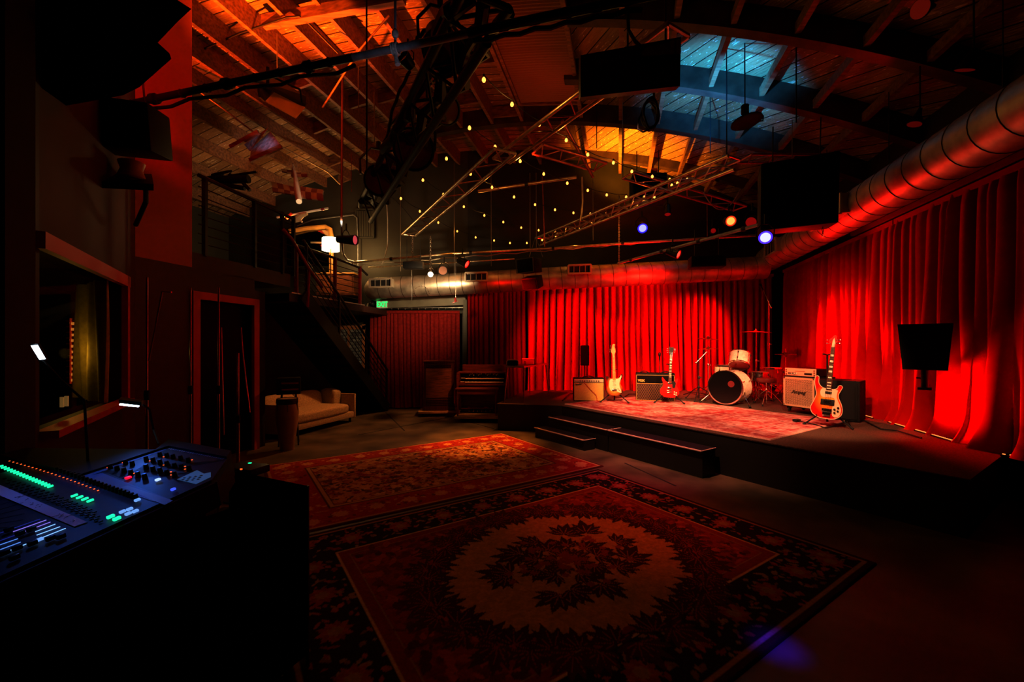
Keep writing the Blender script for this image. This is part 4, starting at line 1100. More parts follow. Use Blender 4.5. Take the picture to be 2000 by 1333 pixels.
sub_drum('rack_tom', kick, tb, (-.26, .30, .92) if False else (.34, .44, .83), .172, .24, PEARLW, pm('red_reflection_head', (.34, .03, .03), .3), IVORY, 6)  # red reflection on the underside is put into the head colour
MB().tube([lc + bdd * .2 + V((0, 0, .28)), lc + bdd * .2 + V((0, 0, .36)), tb + V((.03, .03, .04))], .013, 8).build('tom_post', CHROME, kick)
# floor tom, snare, second floor tom
def legged(label, name, px, Y, z0, r, L, shell, lugs, legn=3):
    x = (px - 1000) / FPX * Y
    t = thing(name, label, 'drum', (x, Y, RUGT), face_cam((x, Y)))
    drum(t, (0, 0, z0 + L), (0, 0, -1), r, L, shell, IVORY, HEADC, lugs)
    for k in range(legn):
        a = 2 * PI * k / legn + .5; c = V((math.cos(a), math.sin(a), 0))
        l = MB().tube([c * (r + .02) + V((0, 0, z0 + L * .6)), c * (r + .02) + V((0, 0, .06)), c * (r + .05) + V((0, 0, .012))], .007, 8).build('leg', CHROME, t)
        MB().lathe([(.014, -.012), (.014, .012)], c * (r + .05) + V((0, 0, .012)), (0, 0, 1), 8).build('rubber_foot', RUBBER, l)
    return t
legged('white pearl floor tom half hidden behind the bass drum', 'floor_tom', 1417, 8.45, .28, .195, .40, PEARLW, 6)
legged('dark red floor tom at the side of the kit away from the guitars', 'floor_tom', 1507, 8.5, .30, .19, .33, DRED, 6)
def tripod(root, h, spread=.30, rise=.28, m=CHROME, r=.011, a0=0.3):
    for k in range(3):
        a = a0 + 2 * PI * k / 3; c = V((math.cos(a), math.sin(a), 0))
        l = MB().tube([V((0, 0, rise)) + c * .02, V((0, 0, rise * .72)) + c * spread * .45, V((0, 0, .012)) + c * spread], .007, 8).build('leg', m, root)
        MB().lathe([(.013, -.012), (.015, .02)], V((0, 0, .014)) + c * spread, (0, 0, 1), 8).build('rubber_foot', RUBBER, l)
        MB().tube([V((0, 0, rise * .35)), V((0, 0, rise * .5)) + c * spread * .62], .004, 6).build('brace', m, root)
    MB().tube([(0, 0, .04), (0, 0, h * .55)], r, 10).build('lower_tube', m, root)
    MB().tube([(0, 0, h * .5), (0, 0, h)], r * .72, 10).build('upper_tube', m, root)
    for z in (rise, h * .55): MB().lathe([(r * 1.6, -.025), (r * 1.9, -.01), (r * 1.9, .02), (r * 1.4, .03)], (0, 0, z), (0, 0, 1), 10).build('collar', m, root)
    mb = MB(); mb.cyl((0, 0, h * .55), (.035, 0, h * .55), .006, 6); mb.ball((.04, 0, h * .55), .012, (1, .5, 1), 8, 6); mb.build('wing_nut', m, root)
def stand_at(name, label, cat, px, Y, h, z=RUGT, m=CHROME, spread=.28, rise=.26, a0=.3, r=.011):
    x = (px - 1000) / FPX * Y
    t = thing(name, label, cat, (x, Y, z), face_cam((x, Y)))
    tripod(t, h, spread, rise, m, r, a0); return t
def cymbal(root, z, r, tilt=0., bell=.02, m=BRZ, x0=0):
    M = Matrix.Translation((x0, 0, z)) @ Matrix.Rotation(tilt, 4, 'Y')
    prof = [(.006, bell + .012), (.03, bell + .006), (.045, .014), (r * .5, .006), (r, -.012), (r, -.014), (r * .5, .003), (.045, .010), (.006, bell + .008)]
    MB().lathe(prof, seg=40, caps=False).move(M).build('cymbal', m, root)
    MB().lathe([(.014, 0), (.018, .012), (.006, .03)], (x0, 0, z + .03), (0, 0, 1), 10).build('wing_nut', CHROME, root)
s1_ = stand_at('cymbal_stand', 'chrome cymbal stand with two thin cymbals on the guitar side of the kit', 'cymbal stand', 1383, 8.55, 1.26)
cymbal(s1_, 1.22, .20, .06); cymbal(s1_, 1.02, .19, -.05)
s2_ = stand_at('cymbal_stand', 'tall chrome stand behind the kit with a wide flat cymbal', 'cymbal stand', 1477, 8.6, 1.40)
cymbal(s2_, 1.36, .28, .03)
s3_ = stand_at('cymbal_stand', 'hi-hat stand with small bright cymbals beside the bass cabinet', 'cymbal stand', 1534, 8.2, 1.02)
cymbal(s3_, .92, .18, .0); cymbal(s3_, .90, .18, PI)
sn = stand_at('snare_drum', 'chrome snare drum on its own stand behind the bass drum', 'drum', 1482, 8.25, .40, spread=.26)
drum(sn, (0, 0, .56), (0, 0, -1), .18, .15, SNAREM, IVORY, HEADC, 8)
for k in range(3):
    a = 2 * PI * k / 3; c = V((math.cos(a), math.sin(a), 0)); MB().tube([(0, 0, .38), c * .17 + V((0, 0, .40)), c * .195 + V((0, 0, .45))], .006, 6).build('basket_arm', CHROME, sn)
th_ = stand_at('drum_throne', 'low drum stool with crossed chrome legs behind the kit', 'stool', 1497, 7.75, .42, spread=.27)
MB().lathe([(.02, .40), (.15, .41), (.165, .44), (.16, .485), (.02, .50)], seg=24).build('seat', pm('oxblood_vinyl', (.10, .012, .010), .4), th_)
def boom(root, h, ang, up, L, m=BLKMET, mic=True):
    c = V((math.cos(ang), math.sin(ang), 0)); p = V((0, 0, h)); d = (c + V((0, 0, up))).normalized()
    MB().tube([p - d * L * .35, p + d * L], .007, 8).build('boom_arm', m, root)
    MB().ball(p - d * L * .35, .02, None, 8, 6).build('counterweight', m, root)
    if mic:
        e = p + d * L; MB().lathe([(.009, 0), (.012, .09), (.014, .11), (.022, .13), (.024, .155), (.012, .175)], e, d, 12).build('microphone', BLKS, root)
ms = stand_at('microphone_stand', 'microphone stand with a slanted boom between the red guitar and the drums', 'microphone stand', 1365, 8.35, .82, spread=.33, m=BLKMET)
boom(ms, .80, .2, 1.1, .22, STEEL, False)
ms = stand_at('microphone_stand', 'tall straight microphone stand rising behind the drum kit in the corner', 'microphone stand', 1502, 9.0, 2.05, z=SZ, m=CHROME, spread=.35, r=.013)
boom(ms, 2.0, 2.2, 1.6, .35, CHROME, True)
ms = stand_at('microphone_stand', 'thin microphone stand behind the black diamond-grille amplifier', 'microphone stand', 1288, 8.9, .78, z=SZ, m=BLKMET)
MB().lathe([(.010, .78), (.014, .86), (.026, .89), (.028, .93), (.012, .955)], seg=12).build('microphone', BLKS, ms)
# small black speaker on a pole behind the tan amplifier
sp = stand_at('monitor_speaker', 'narrow black speaker on a pole behind the gold-grille amplifier', 'speaker', 1142, 9.3, .66, z=SZ, m=BLK, spread=.25, r=.016)
MB().box((0, 0, .88), (.19, .22, .44), ch=.02).build('speaker_box', BLK, sp); MB().box((0, -.112, .88), (.16, .006, .40)).build('grille', BLKS, sp)
# black speaker in front of the side curtain
x, Y = .9732 * 4.9, 4.9
sp = thing('curtain_speaker', 'black tapered speaker on a short pole in front of the red side curtain', 'speaker', (x, Y, 1.10), face_cam((x, Y)))
mb = MB(); w0, w1, dp = .185, .228, .13
mb.hexa([V((-w0, -dp, .22)), V((w0, -dp, .22)), V((w0 * .7, dp, .22)), V((-w0 * .7, dp, .22)), V((-w1, -dp, .745)), V((w1, -dp, .745)), V((w1 * .7, dp, .745)), V((-w1 * .7, dp, .745))])
mb.build('speaker_box', BLK, sp, smooth=False)
MB().hexa([V((-w0 * .9, -dp - .008, .25)), V((w0 * .9, -dp - .008, .25)), V((w0 * .9, -dp, .25)), V((-w0 * .9, -dp, .25)), V((-w1 * .9, -dp - .008, .72)), V((w1 * .9, -dp - .008, .72)), V((w1 * .9, -dp, .72)), V((-w1 * .9, -dp, .72))]).build('grille', BLKS, sp, smooth=False)
MB().cyl((0, 0, .0), (0, 0, .23), .035, 12).build('pole', BLKMET, sp); MB().box((0, .05, .0), (.12, .18, .03), ch=.004).build('mount_plate', BLKMET, sp)
MB().tube([(0, .05, 0), (.02, .26, .0)], .022, 10).build('wall_arm', BLKMET, sp)
MB().cyl((0, 0, .12), (-.07, 0, .12), .008, 8).build('clamp_knob', BLKMET, sp)

# ---------------------------------------------------------------- table, organ, rotary speaker
tb_ = thing('folding_table', 'dark rectangular table with thin splayed metal legs on the side platform', 'table', (.55, 8.55, SZ))
T = lambda px, py, Y: at(px, py, Y)
zt = T(1005, 715, 8.15).z
corn = [V((-.13, 8.08, zt)), V((.20, 8.05, zt)), V((.86, 9.05, zt)), V((.42, 9.25, zt)), V((-.12, 8.6, zt))]
corn = [V((-.14, 8.12, zt)), V((.22, 8.02, zt)), V((.80, 9.35, zt)), V((.40, 9.55, zt))]
MB().slab([tuple(p.xy) for p in corn], zt - .03, zt).build('tabletop', pm('dark_laminate', (.05, .02, .015), .3), tb_, world=True, smooth=False)
eg = MB()
for i in range(4): eg.bar(corn[i] - V((0, 0, .015)), corn[(i + 1) % 4] - V((0, 0, .015)), .008, .028)
eg.build('metal_edge', pm('alloy_edge', (.7, .6, .55), .3, .9), tb_, world=True, smooth=False)
TL = pm('copper_tube_leg', (.45, .28, .2), .3, .9)
cc = sum(corn, V((0, 0, 0))) / 4
for p in corn:
    o = (p - cc); o.z = 0; a = p - o * .12 - V((0, 0, .03)); e = p + o.normalized() * .02; e.z = SZ
    l = MB().tube([a, a.lerp(e, .55), e], [.016, .013, .010], 8).build('leg', TL, tb_, world=True); 
tc1 = thing('small_case', 'little dark box with pale rounded edges on the end of the table near the organ', 'case', (.01, 8.25, zt))
MB().box((0, 0, .055), (.22, .16, .105), ch=.03).build('shell', BLKS, tc1)
mb = MB(); mb.tube([V((-.11, -.082, .02)), V((-.11, -.082, .085)), V((-.085, -.082, .112)), V((.085, -.082, .112)), V((.11, -.082, .085)), V((.11, -.082, .02))], .004, 6); mb.build('piping', PEARL, tc1)
tc2 = thing('small_case', 'dark red box with bright corners standing on the table', 'case', (.35, 8.75, zt), -.3)
MB().box((0, 0, .062), (.25, .18, .122), ch=.015).build('shell', pm('dark_red_vinyl', (.30, .02, .02), .35), tc2)
mb = MB(); mb.tube([(-.125, -.092, .118), (.125, -.092, .118), (.125, -.092, .01)], .004, 6); mb.build('piping', PEARL, tc2)
for zc2 in (.03, .06): MB().box((-.06, -.093, zc2), (.02, .008, .014)).build('clasp', CHROME, tc2)

LX0 = 9.75
les = thing('rotary_speaker', 'tall dark wooden rotary speaker cabinet with louvres on a pale dolly', 'speaker cabinet', at(858, 800, LX0) * V((1, 1, 0)) if False else (((858 - 1000) / FPX * LX0), LX0, 0), face_cam(((858 - 1000) / FPX * LX0, LX0), -.05))
Wl, Hl, Dl = .69, 1.10, .45; z0l = .13
MB().box((0, 0, z0l + Hl / 2), (Wl - .03, Dl, Hl), ch=.008).build('cabinet', WOODD, les)
MB().box((0, 0, z0l + Hl), (Wl + .02, Dl + .03, .035), ch=.01).build('top_moulding', WOODD, les)
MB().box((0, 0, z0l + .05), (Wl + .02, Dl + .03, .09), ch=.012).build('base_moulding', WOODD, les)
MB().box((0, -Dl / 2 - .006, z0l + .62), (Wl - .12, .018, .66), ch=.006).build('front_panel', WOODW, les)
for nm_, zz_, hh_ in (('lower_louvre', (.14, .175, .21, .245), .012), ('upper_louvre', (.985, 1.01, 1.035), .009)):
    lv = MB()
    for z in zz_: lv.box((0, -Dl / 2 - .006, z0l + z), (Wl - .14, .02, hh_), R=Matrix.Rotation(.5, 3, 'X'))
    lv.build(nm_, WOODD, les)
dl_ = MB(); dl_.box((-.02, -.02, .105), (.86, .56, .05), ch=.006); dly = dl_.build('dolly_board', PINE, les)
for sx in (-1, 1):
    for sy in (-1, 1):
        MB().lathe([(.02, -.014), (.038, -.01), (.038, .01), (.02, .014)], (sx * .36, sy * .2, .04), (1, 0, 0), 12).build('caster_wheel', RUBBER, dly)
OY = 9.35
ox = (943 - 1000) / FPX * OY
org = thing('electric_organ', 'dark wooden console organ with two cream keyboards and drawbars beside the rotary speaker', 'organ', (ox, OY, 0), face_cam((ox, OY), -.10))
RW = pm('dark_red_walnut', (.17, .032, .016), .35, var=.4, scale=6, stretch=(.8, 5, 5))
for sx in (-1, 1):
    MB().box((sx * .53, .05, .60), (.05, .50, .80), ch=.01).build('side_panel', RW, org)
    MB().bar((sx * .53, -.16, .20), (sx * .53, -.16, .62), .05, .05).build('front_leg', RW, org)
MB().box((0, .26, .60), (1.04, .04, .78)).build('back_panel', RW, org)
MB().box((0, .05, .755), (1.04, .46, .05)).build('key_bed', RW, org)
MB().box((0, .16, 1.00), (1.12, .34, .035), ch=.008).build('top_lid', RW, org)
MB().box((0, .28, 1.09), (.98, .03, .15), ch=.008).build('music_desk', RW, org)
MB().box((0, .07, .945), (1.0, .05, .08)).build('control_panel', BLKS, org)
IVK = pm('aged_key_ivory', (.78, .58, .34), .35)
for yk_, zk in ((-.13, .80), (-.02, .87)):
    kb = MB()
    for i in range(36): kb.box((-.36 + i * .0233, yk_, zk), (.0215, .13, .018))
    kbo = kb.build('keyboard', IVK, org, smooth=False)
    bk_ = MB()
    for i in range(36):
        if i % 7 in (0, 1, 3, 4, 5): bk_.box((-.348 + i * .0233, yk_ + .025, zk + .014), (.012, .08, .014))
    bk_.build('black_keys', BLKS, kbo, smooth=False)
    for i in range(5): MB().box((-.47 + .018 * i, yk_ + .01, zk + .008), (.011, .05, .014)).build('preset_tab', IVK, kbo)
for i in range(20):
    if i in (4, 9, 10, 15): continue
    MB().box((-.30 + i * .033, .035, .945 + .012 * ((i * 7) % 3)), (.012, .02, .028)).build('drawbar', IVK, org)
MB().box((0, .12, .16), (1.0, .25, .05)).build('pedal_rail', RW, org)
for i in range(13): MB().bar((-.28 + .045 * i, -.18, .17), (-.28 + .045 * i, .2, .17), .022, .03).build('pedal', WOODD if i % 2 else PINE, org)
dl_ = MB().box((-.03, -.14, .105), (1.02, .92, .05), ch=.006); dly = dl_.build('dolly_board', PINE, org)
for sx in (-1, 1):
    for sy in (-1, 1): MB().lathe([(.02, -.014), (.038, -.01), (.038, .01), (.02, .014)], (sx * .42, sy * .26 - .12, .04), (1, 0, 0), 12).build('caster_wheel', RUBBER, dly)
bx_ = (932 - 1000) / FPX * 8.98
bn = thing('organ_bench', 'dark polished wooden bench in front of the organ', 'bench', (bx_, 8.96, .131), face_cam((bx_, 8.96), -.08))
MB().box((0, 0, .555), (.90, .30, .03), ch=.008).build('seat', RW, bn)
MB().box((0, 0, .495), (.82, .24, .10)).build('apron', RW, bn)
for sx in (-1, 1):
    for sy in (-1, 1): MB().lathe([(.018, 0), (.022, .1), (.016, .16), (.024, .3), (.026, .54)], (sx * .40, sy * .10, 0), (0, 0, 1), 10).build('leg', RW, bn)
    MB().bar((sx * .40, -.10, .12), (sx * .40, .10, .12), .03, .03).build('stretcher', RW, bn)
# cables and small clutter along the foot of the back curtain
for i, (pts, lab) in enumerate([
    ([(1098, 784), (1112, 772), (1130, 768), (1150, 771), (1165, 774)], 'loose cable lying behind the gold-grille amplifier by the curtain'),
    ([(1218, 778), (1228, 772), (1240, 771), (1252, 772)], 'short cable on the stage between the two guitar amplifiers'),
    ([(1335, 772), (1350, 768), (1372, 770), (1390, 776)], 'cable lying at the foot of the back curtain near the drums'),
    ([(1655, 818), (1690, 826), (1720, 840), (1752, 845), (1800, 858)], 'black cable running along the foot of the side curtain')]):
    tag(MB().tube([st(*p) + V((0, 0, .012 + .01 * (k % 2))) for k, p in enumerate(pts)], .009, 6).build('floor_cable', CABLE), lab, 'cable')
# ================================================================ OVERHEAD RIG
TRM = pm('aged_truss_aluminium', (.62, .50, .36), .36, .9, var=.3, scale=10)
TRR = pm('dull_red_truss', (.38, .10, .06), .42, .8, var=.3, scale=10)
PIPEB = pm('dark_taped_pipe', (.016, .015, .016), .45, .3)
def ladder(name, label, p, q, width, n, m, r=.025, thirdz=0.0, rb=.010, up=V((0, 0, 1)), vert=False, group=None):
    """truss: two or three chord tubes with zig-zag lacing"""
    p, q = V(p), V(q); d = (q - p).normalized()
    s = (V((0, 0, 1)) if vert else V((d.y, -d.x, 0)).normalized()) * width
    t = thing(name, label, 'truss', (p + q) / 2, group=group)
    offs = [V((0, 0, 0)), s]
    if thirdz: offs.append(s * .5 + V((0, 0, -thirdz)))
    for o in offs: MB().cyl(p + o, q + o, r, 12).build('chord', m, t, world=True)
    pairs = [(0, 1)] if not thirdz else [(0, 1), (0, 2), (1, 2)]
    for a, b in pairs:
        mb = MB()
        for i in range(n):
            x0, x1 = p.lerp(q, i / n), p.lerp(q, (i + 1) / n)
            if i % 2: mb.cyl(x0 + offs[a], x1 + offs[b], rb, 6)
            else: mb.cyl(x0 + offs[b], x1 + offs[a], rb, 6)
        mb.build('lacing', m, t, world=True)
    for e in (p, q): MB().cyl(e, e + s, r * .7, 8).build('end_bar', m, t, world=True)
    return t
ladder('hanging_truss', 'long pale ladder truss crossing the hall, its near end above the black wall heater', atz(811, 461, 4.15), atz(1006, 300, 4.15), .30, 14, TRM, .026, .0)
ladder('hanging_truss', 'upper pale truss with warm bulbs reflected in it, running up towards the black panel', atz(995, 318, 4.2), atz(1345, 70, 4.2), .26, 14, TRM, .024)
ladder('hanging_truss', 'brassy truss wound with warm bulbs between the back wall and the big black speaker', atz(1064, 468, 4.2), atz(1446, 312, 4.2), .26, 20, TRM, .026, .16)
ladder('hanging_truss', 'short dull red link truss between the two bulb-lit trusses', at(1040, 300, 6.6), at(1160, 334, 7.1), .34, 7, TRR, .022, 0, vert=False)
ladder('hanging_truss', 'red-lit truss running behind the brassy bulb truss towards the stage corner', at(1216, 349, 7.4), at(1432, 412, 8.3), .30, 9, TRR, .022, 0)
ladder('hanging_truss', 'red-lit truss end disappearing behind the big black speaker', at(1440, 318, 6.6), at(1580, 318, 6.9), .30, 7, TRR, .020, 0)
bt = ladder('hanging_truss', 'black truss bundled with cables and unlit stage lights over the middle of the hall', atz(905, -20, 4.4), atz(703, 395, 4.4), .40, 16, BLK, .045, .35, .018)
def pipe(label, pts, r, m, name='hanging_pipe', clamps=0, cat='pipe'):
    pts = [V(p) for p in pts]
    t = thing(name, label, cat, sum(pts, V((0, 0, 0))) / len(pts))
    MB().tube(pts, r, 10).build('tube', m, t, world=True)
    for k in range(clamps):
        i = (k + .5) / clamps * (len(pts) - 1); a = pts[int(i)].lerp(pts[int(i) + 1], i - int(i)); d = (pts[int(i) + 1] - pts[int(i)]).normalized()
        MB().lathe([(r * 1.5, -.03), (r * 1.6, 0), (r * 1.5, .03)], a, d, 10).build('clamp', BLKMET, t, world=True)
    return t
pz = 4.1
pl = [atz(236, 207, pz), atz(520, 147, pz), atz(700, 110, pz)]
GREYP = pm('mottled_grey_pipe', (.30, .30, .32), .5, .4, var=.3, scale=12)
bp_ = pipe('long black pipe crossing overhead from the red wall, its lit stretch painted grey', [atz(236, 207, pz), atz(690, 112, pz)], .034, PIPEB, clamps=3)
MB().cyl(atz(688, 112.5, pz), atz(925, 63, pz), .031, 12).build('lit_grey_tube', GREYP, bp_, world=True)  # lit stretch of the black pipe, its light put into the grey
MB().cyl(atz(915, 65, pz), atz(1330, -22, pz), .036, 12).build('taped_tube', PIPEB, bp_, world=True)
for k in range(9):
    a = atz(260 + k * 48, 203 - k * 10.1, pz); MB().lathe([(.036, -.02), (.043, 0), (.036, .02)], a, (atz(690, 112, pz) - atz(236, 207, pz)), 8).build('cable_tie', RUBBER, bp_, world=True)
tag(MB().tube([atz(262 + 36 * k, 206 - 7.5 * k, pz) - V((0, 0, .05 + .02 * (k % 3))) for k in range(13)], .016, 6).build('hanging_cable_bundle', CABLE), 'black cable bundle strapped under the long overhead pipe near the red wall', 'cable')
tag(MB().tube([atz(925 + 30 * k, 70 - 6.1 * k, pz) - V((0, 0, .04 + .02 * (k % 2))) for k in range(12)], .018, 6).build('hanging_cable_bundle', CABLE), 'black cable bundle under the overhead pipe in front of the corrugated skylight', 'cable')
YELP = pm('galvanised_pipe', (.62, .55, .38), .35, .9, var=.25, scale=14)
pipe('long pale lighting pipe across the back above the round duct', [at(688, 513, 9.9), at(880, 496, 9.75), at(1080, 485, 9.55), at(1250, 474, 9.4), at(1500, 459, 9.2)], .027, YELP, clamps=5)
tag(MB().tube([at(700 + 28 * k, 517 - 2.2 * k + 3 * (k % 2), 9.78) for k in range(28)], .012, 6).build('hanging_cable_bundle', pm('pale_cable', (.30, .27, .20), .5)), 'pale cable wound loosely along the back lighting pipe', 'cable')
pipe('second thin pipe just below the back lighting pipe, beneath the vent', [at(720, 523, 10.0), at(1005, 506, 9.8)], .016, YELP)
pipe('copper coloured pipe ending in mid-air between two pale trusses', [at(934, 374, 7.9), at(1126, 346, 7.6)], .028, TRM, clamps=1)
pipe('slanting lighting pipe that holds the violet stage light and red lamps', [at(1207, 515, 9.45), at(1505, 433, 6.4)], .027, GREYP, clamps=4)
pipe('red pipe strut dropping from the pale truss to the red link truss', [at(1098, 236, 6.3), at(1158, 346, 7.1)], .026, TRR)
pipe('red-lit vertical pipe carrying the spotlight beside the lampshade', [at(669, 118, 7.6), at(667, 430, 7.6)], .022, pm('red_lit_pipe', (.48, .20, .12), .35, .8))  # red light on this pipe is put into its colour
pipe('dark cable conduit curving down from the red vertical pipe to the back lighting pipe', [at(667, 432, 7.7), at(668, 470, 8.2), at(670, 496, 9.0), at(678, 508, 9.6), at(692, 512, 9.9)], .020, GREYP)
pipe('vertical rusty pipe dropping from the red link truss', [at(1137, 346, 7.2), at(1138, 395, 7.2), at(1134, 432, 7.2)], .016, TRM)
pipe('thin vertical pipe hanging beside the string lights to the back lighting pipe', [at(1059, 345, 9.4), at(1064, 482, 9.5)], .013, TRR)
# conduits on the timber slope and the back wall
pipe('bent thin conduit on the beams of the glowing orange ceiling', [at(384, 102, 6.6), at(470, 64, 6.2), at(560, 34, 5.9), at(585, 32, 5.9), at(603, 46, 6.0), at(660, 104, 6.3)], .014, PIPEB, 'ceiling_conduit')
pipe('pale conduit running along a roof purlin above the checkered aeroplane', [at(385, 176, 6.9), at(430, 208, 7.2), at(500, 262, 7.8), at(560, 292, 8.4), at(640, 336, 9.2), at(664, 360, 9.6)], .016, pm('conduit_brass', (.40, .25, .12), .4, .7), 'ceiling_conduit')
pipe('conduit bent along the olive back wall above the wood-framed mirror', [at(580, 442, 10.85), at(610, 430, 10.85), at(690, 420, 10.85), at(697, 426, 10.85), at(699, 470, 10.85), at(699, 520, 10.85)], .014, GREYP, 'conduit_mount')
pipe('diagonal black sprinkler strut under the glowing orange ceiling', [at(630, 210, 6.6), at(700, 100, 6.0), at(760, 30, 5.7)], .014, PURL, 'ceiling_conduit')
# ropes, wires and chains that drop from the roof
WIRE = pm('steel_wire_rope', (.34, .31, .28), .45, .8)
def drop(label, px, y0, y1, Y, r=.006, m=WIRE, name='hanging_wire', cat='wire'):
    return tag(MB().cyl(at(px, y0, Y), at(px + .5, y1, Y), r, 6).build(name, m), label, cat)
drop('thin wire hanging from the orange ceiling down to the long overhead pipe', 541, 66, 150, 6.0)
drop('long black cord hanging straight down beside the rope knot', 716, -10, 330, 4.6, .009, CABLE, 'hanging_cable')
drop('pale wire ending beside the black light cluster', 731, 180, 285, 6.5, .007)
drop('thin wire dropping past the black light cluster to the back pipe', 782, 340, 530, 9.6)
drop('thin wire hanging left of the pale ladder truss to the dimmer box', 887, 314, 540, 9.4)
drop('straight wire through the string lights to the back pipe, beside the pale ladder truss', 959, 330, 520, 9.3)
drop('wire holding the hanging stacked black speakers', 1035, 338, 492, 8.9)
drop('wire beside the vertical thin pipe among the string lights', 1047, 338, 492, 8.9)
drop('wire under the red link truss end', 1158, 350, 470, 8.6)
drop('black cord hanging in front of the yellow-lit boards', 1165, 170, 290, 7.6, .008, CABLE)
drop('thin wire across the yellow-lit boards', 1216, 200, 348, 7.6)
drop('thin black wire across the blue-lit boards beside the cable coil', 1387, 170, 300, 7.3, .007, CABLE)
drop('black rod across the blue-lit boards beside the hanging lamp', 1419, 78, 330, 6.2, .008, CABLE)
drop('thin rod hanging over the blue-lit boards near the red purlin', 1555, 60, 240, 5.6, .009, CABLE)
drop('wire dropping beside the hanging black speaker', 1547, 235, 310, 6.2)
drop('rod hanging down to the slanting lighting pipe', 1381, 400, 462, 7.8, .008, TRR)
drop('wire carrying the orange model aeroplane ceiling light', 700, 130, 240, 6.0)
drop('thin red wire among purlins above the spotlight', 686, 300, 375, 8.5, .006, TRR)
def chain(label, px, y0, y1, Y, m, link=.05):
    a, b = at(px, y0, Y), at(px, y1, Y); n = max(3, int((a - b).length / (link * .72)))
    t = thing('hanging_chain', label, 'chain', (a + b) / 2)
    mb = MB()
    for i in range(n):
        c = a.lerp(b, (i + .5) / n); ax = V((1, 0, 0)) if i % 2 else V((.3, .95, 0))
        mb.tube([c + V((0, 0, math.cos(q) * link * .5)) + ax * math.sin(q) * link * .28 for q in np.linspace(0, 2 * PI, 11)], link * .09, 5, False)
    o = mb.build('links', m, t, world=True); o['kind'] = 'stuff'
    return t
chain('steel chain hanging from the brassy truss to the slanting pipe end', 1209, 380, 520, 8.9, pm('bright_chain', (.6, .48, .32), .35, .9))
chain('short bright chain dangling under the big hanging black speaker', 1607, 432, 462, 5.3, pm('bright_chain', (.6, .48, .32), .35, .9), .04)
chain('chain hoist dropping from the end of the pale ladder truss', 806, 462, 505, 9.6, STEEL, .06)
chain('tangled chain under the pale ladder truss beside the dimmer box', 841, 462, 540, 9.5, STEEL, .06)
rp = thing('hanging_rope', 'pale rope with a knot tied round the grey part of the overhead pipe', 'rope', atz(769, 95, pz))
a = atz(772, 96, pz)
MB().tube([at(772, -8, a.y), at(772, 60, a.y), a + V((0, 0, .04))], .011, 8).build('rope_line', pm('grey_rope', (.30, .32, .42), .8), rp, world=True)
MB().ball(at(772, 66, a.y), .030, (1, 1, 1.25)).build('knot', ROPE, rp, world=True)
mb = MB(); dpx = (atz(800, 90, pz) - atz(740, 102, pz)).normalized(); u_, v_, _ = frame(dpx)
for k in range(3): mb.tube([a + dpx * (k * .02 - .02) + (u_ * math.cos(q) + v_ * math.sin(q)) * .042 for q in np.linspace(0, 2 * PI, 13)], .010, 6, False)
mb.build('lashing', ROPE, rp, world=True)
MB().tube([a - V((0, 0, .03)), a - V((-.01, 0, .09)), a - V((-.02, 0, .13))], [.014, .018, .024], 8).build('frayed_end', ROPE, rp, world=True)
tag(MB().tube([at(754, 378, 9.9), at(757, 430, 9.9), at(757, 480, 9.9), at(752, 500, 9.9), at(746, 516, 9.9)], .010, 6).build('hanging_cable', ROPE), 'pale cord hanging loose in front of the olive back wall', 'cord')
tag(MB().tube(arc_pts(at(738, 370, 9.7), at(806, 430, 9.7), -.1), .008, 6).build('hanging_cable', CABLE), 'dark cord looping under the black light cluster', 'cord')
tag(MB().tube(arc_pts(at(1374, 376, 7.2), at(1446, 370, 7.2), .32), .009, 6).build('hanging_cable', pm('pink_cord', (.45, .2, .16), .5)), 'looped cord hanging between the brassy truss and the big black speaker', 'cord')

# ---------------------------------------------------------------- stage lights
LENSK = pm('dark_gel', (.10, .02, .02), .2)
def par(name, label, p, aim, r=.10, L=.22, lens=None, yoke=True, m=BLKS, cat='stage light'):
    p = V(p); d = (V(aim) - p).normalized(); x, y, _ = frame(d)
    t = thing(name, label, cat, p)
    MB().lathe([(r * .35, -L), (r * .75, -L * .92), (r * .9, -L * .5), (r, -.02), (r * 1.06, 0), (r * 1.06, .03), (r * .98, .03), (r * .96, -.01)], p, d, 24, False).build('lamp_can', m, t, world=True)
    MB().lathe([(.0, .004), (r * .93, .004), (r * .93, .0)], p, d, 24, False).build('lens', lens or LENSK, t, world=True)
    if lens and lens.name in HALOS: MB().lathe([(r * .70, .008), (r * .94, .008), (r * .94, .004), (r * .70, .004)], p, d, 24, False).build('lens_halo', HALOS[lens.name], t, world=True)  # glowing ring stands in for the coloured halo round the lens
    if yoke:
        mb = MB(); top = p - d * L * .45 + V((0, 0, r * 1.9)); c = p - d * L * .45
        mb.tube([c + x * r * 1.15, c + x * r * 1.2 + V((0, 0, r)), top + x * r * .5, top - x * r * .5, c - x * r * 1.2 + V((0, 0, r)), c - x * r * 1.15], r * .09, 6)
        mb.build('yoke', m, t, world=True)
        MB().tube([top, top + V((0, 0, .12))], r * .16, 8).build('clamp', m, t, world=True)
    return t
EYEP = V((0, 0, 1.6))
L_BLUE = glow('blue_lens', (.42, .42, 1.0), 1.5); L_VIO = glow('violet_white_lens', (.70, .70, 1.), 1.3); L_AMB = glow('amber_lens', (1.0, .55, .12), 1.2); L_RED = glow('red_lens', (1., .10, .06), 1.6)
HALOS = {'blue_lens': glow('blue_halo', (.04, .02, 1.), 1.4), 'violet_white_lens': glow('violet_halo', (.12, .04, 1.), 1.4), 'amber_lens': glow('amber_halo', (1., .06, .01), 1.), 'red_lens': glow('red_halo', (1., .01, .005), 1.5)}
L_WHT = glow('white_lens', (1., .85, .62), 10.); L_DRED = glow('dim_red_lens', (.8, .01, .01), .35); L_PINK = glow('pink_gel', (.75, .10, .12), .9)
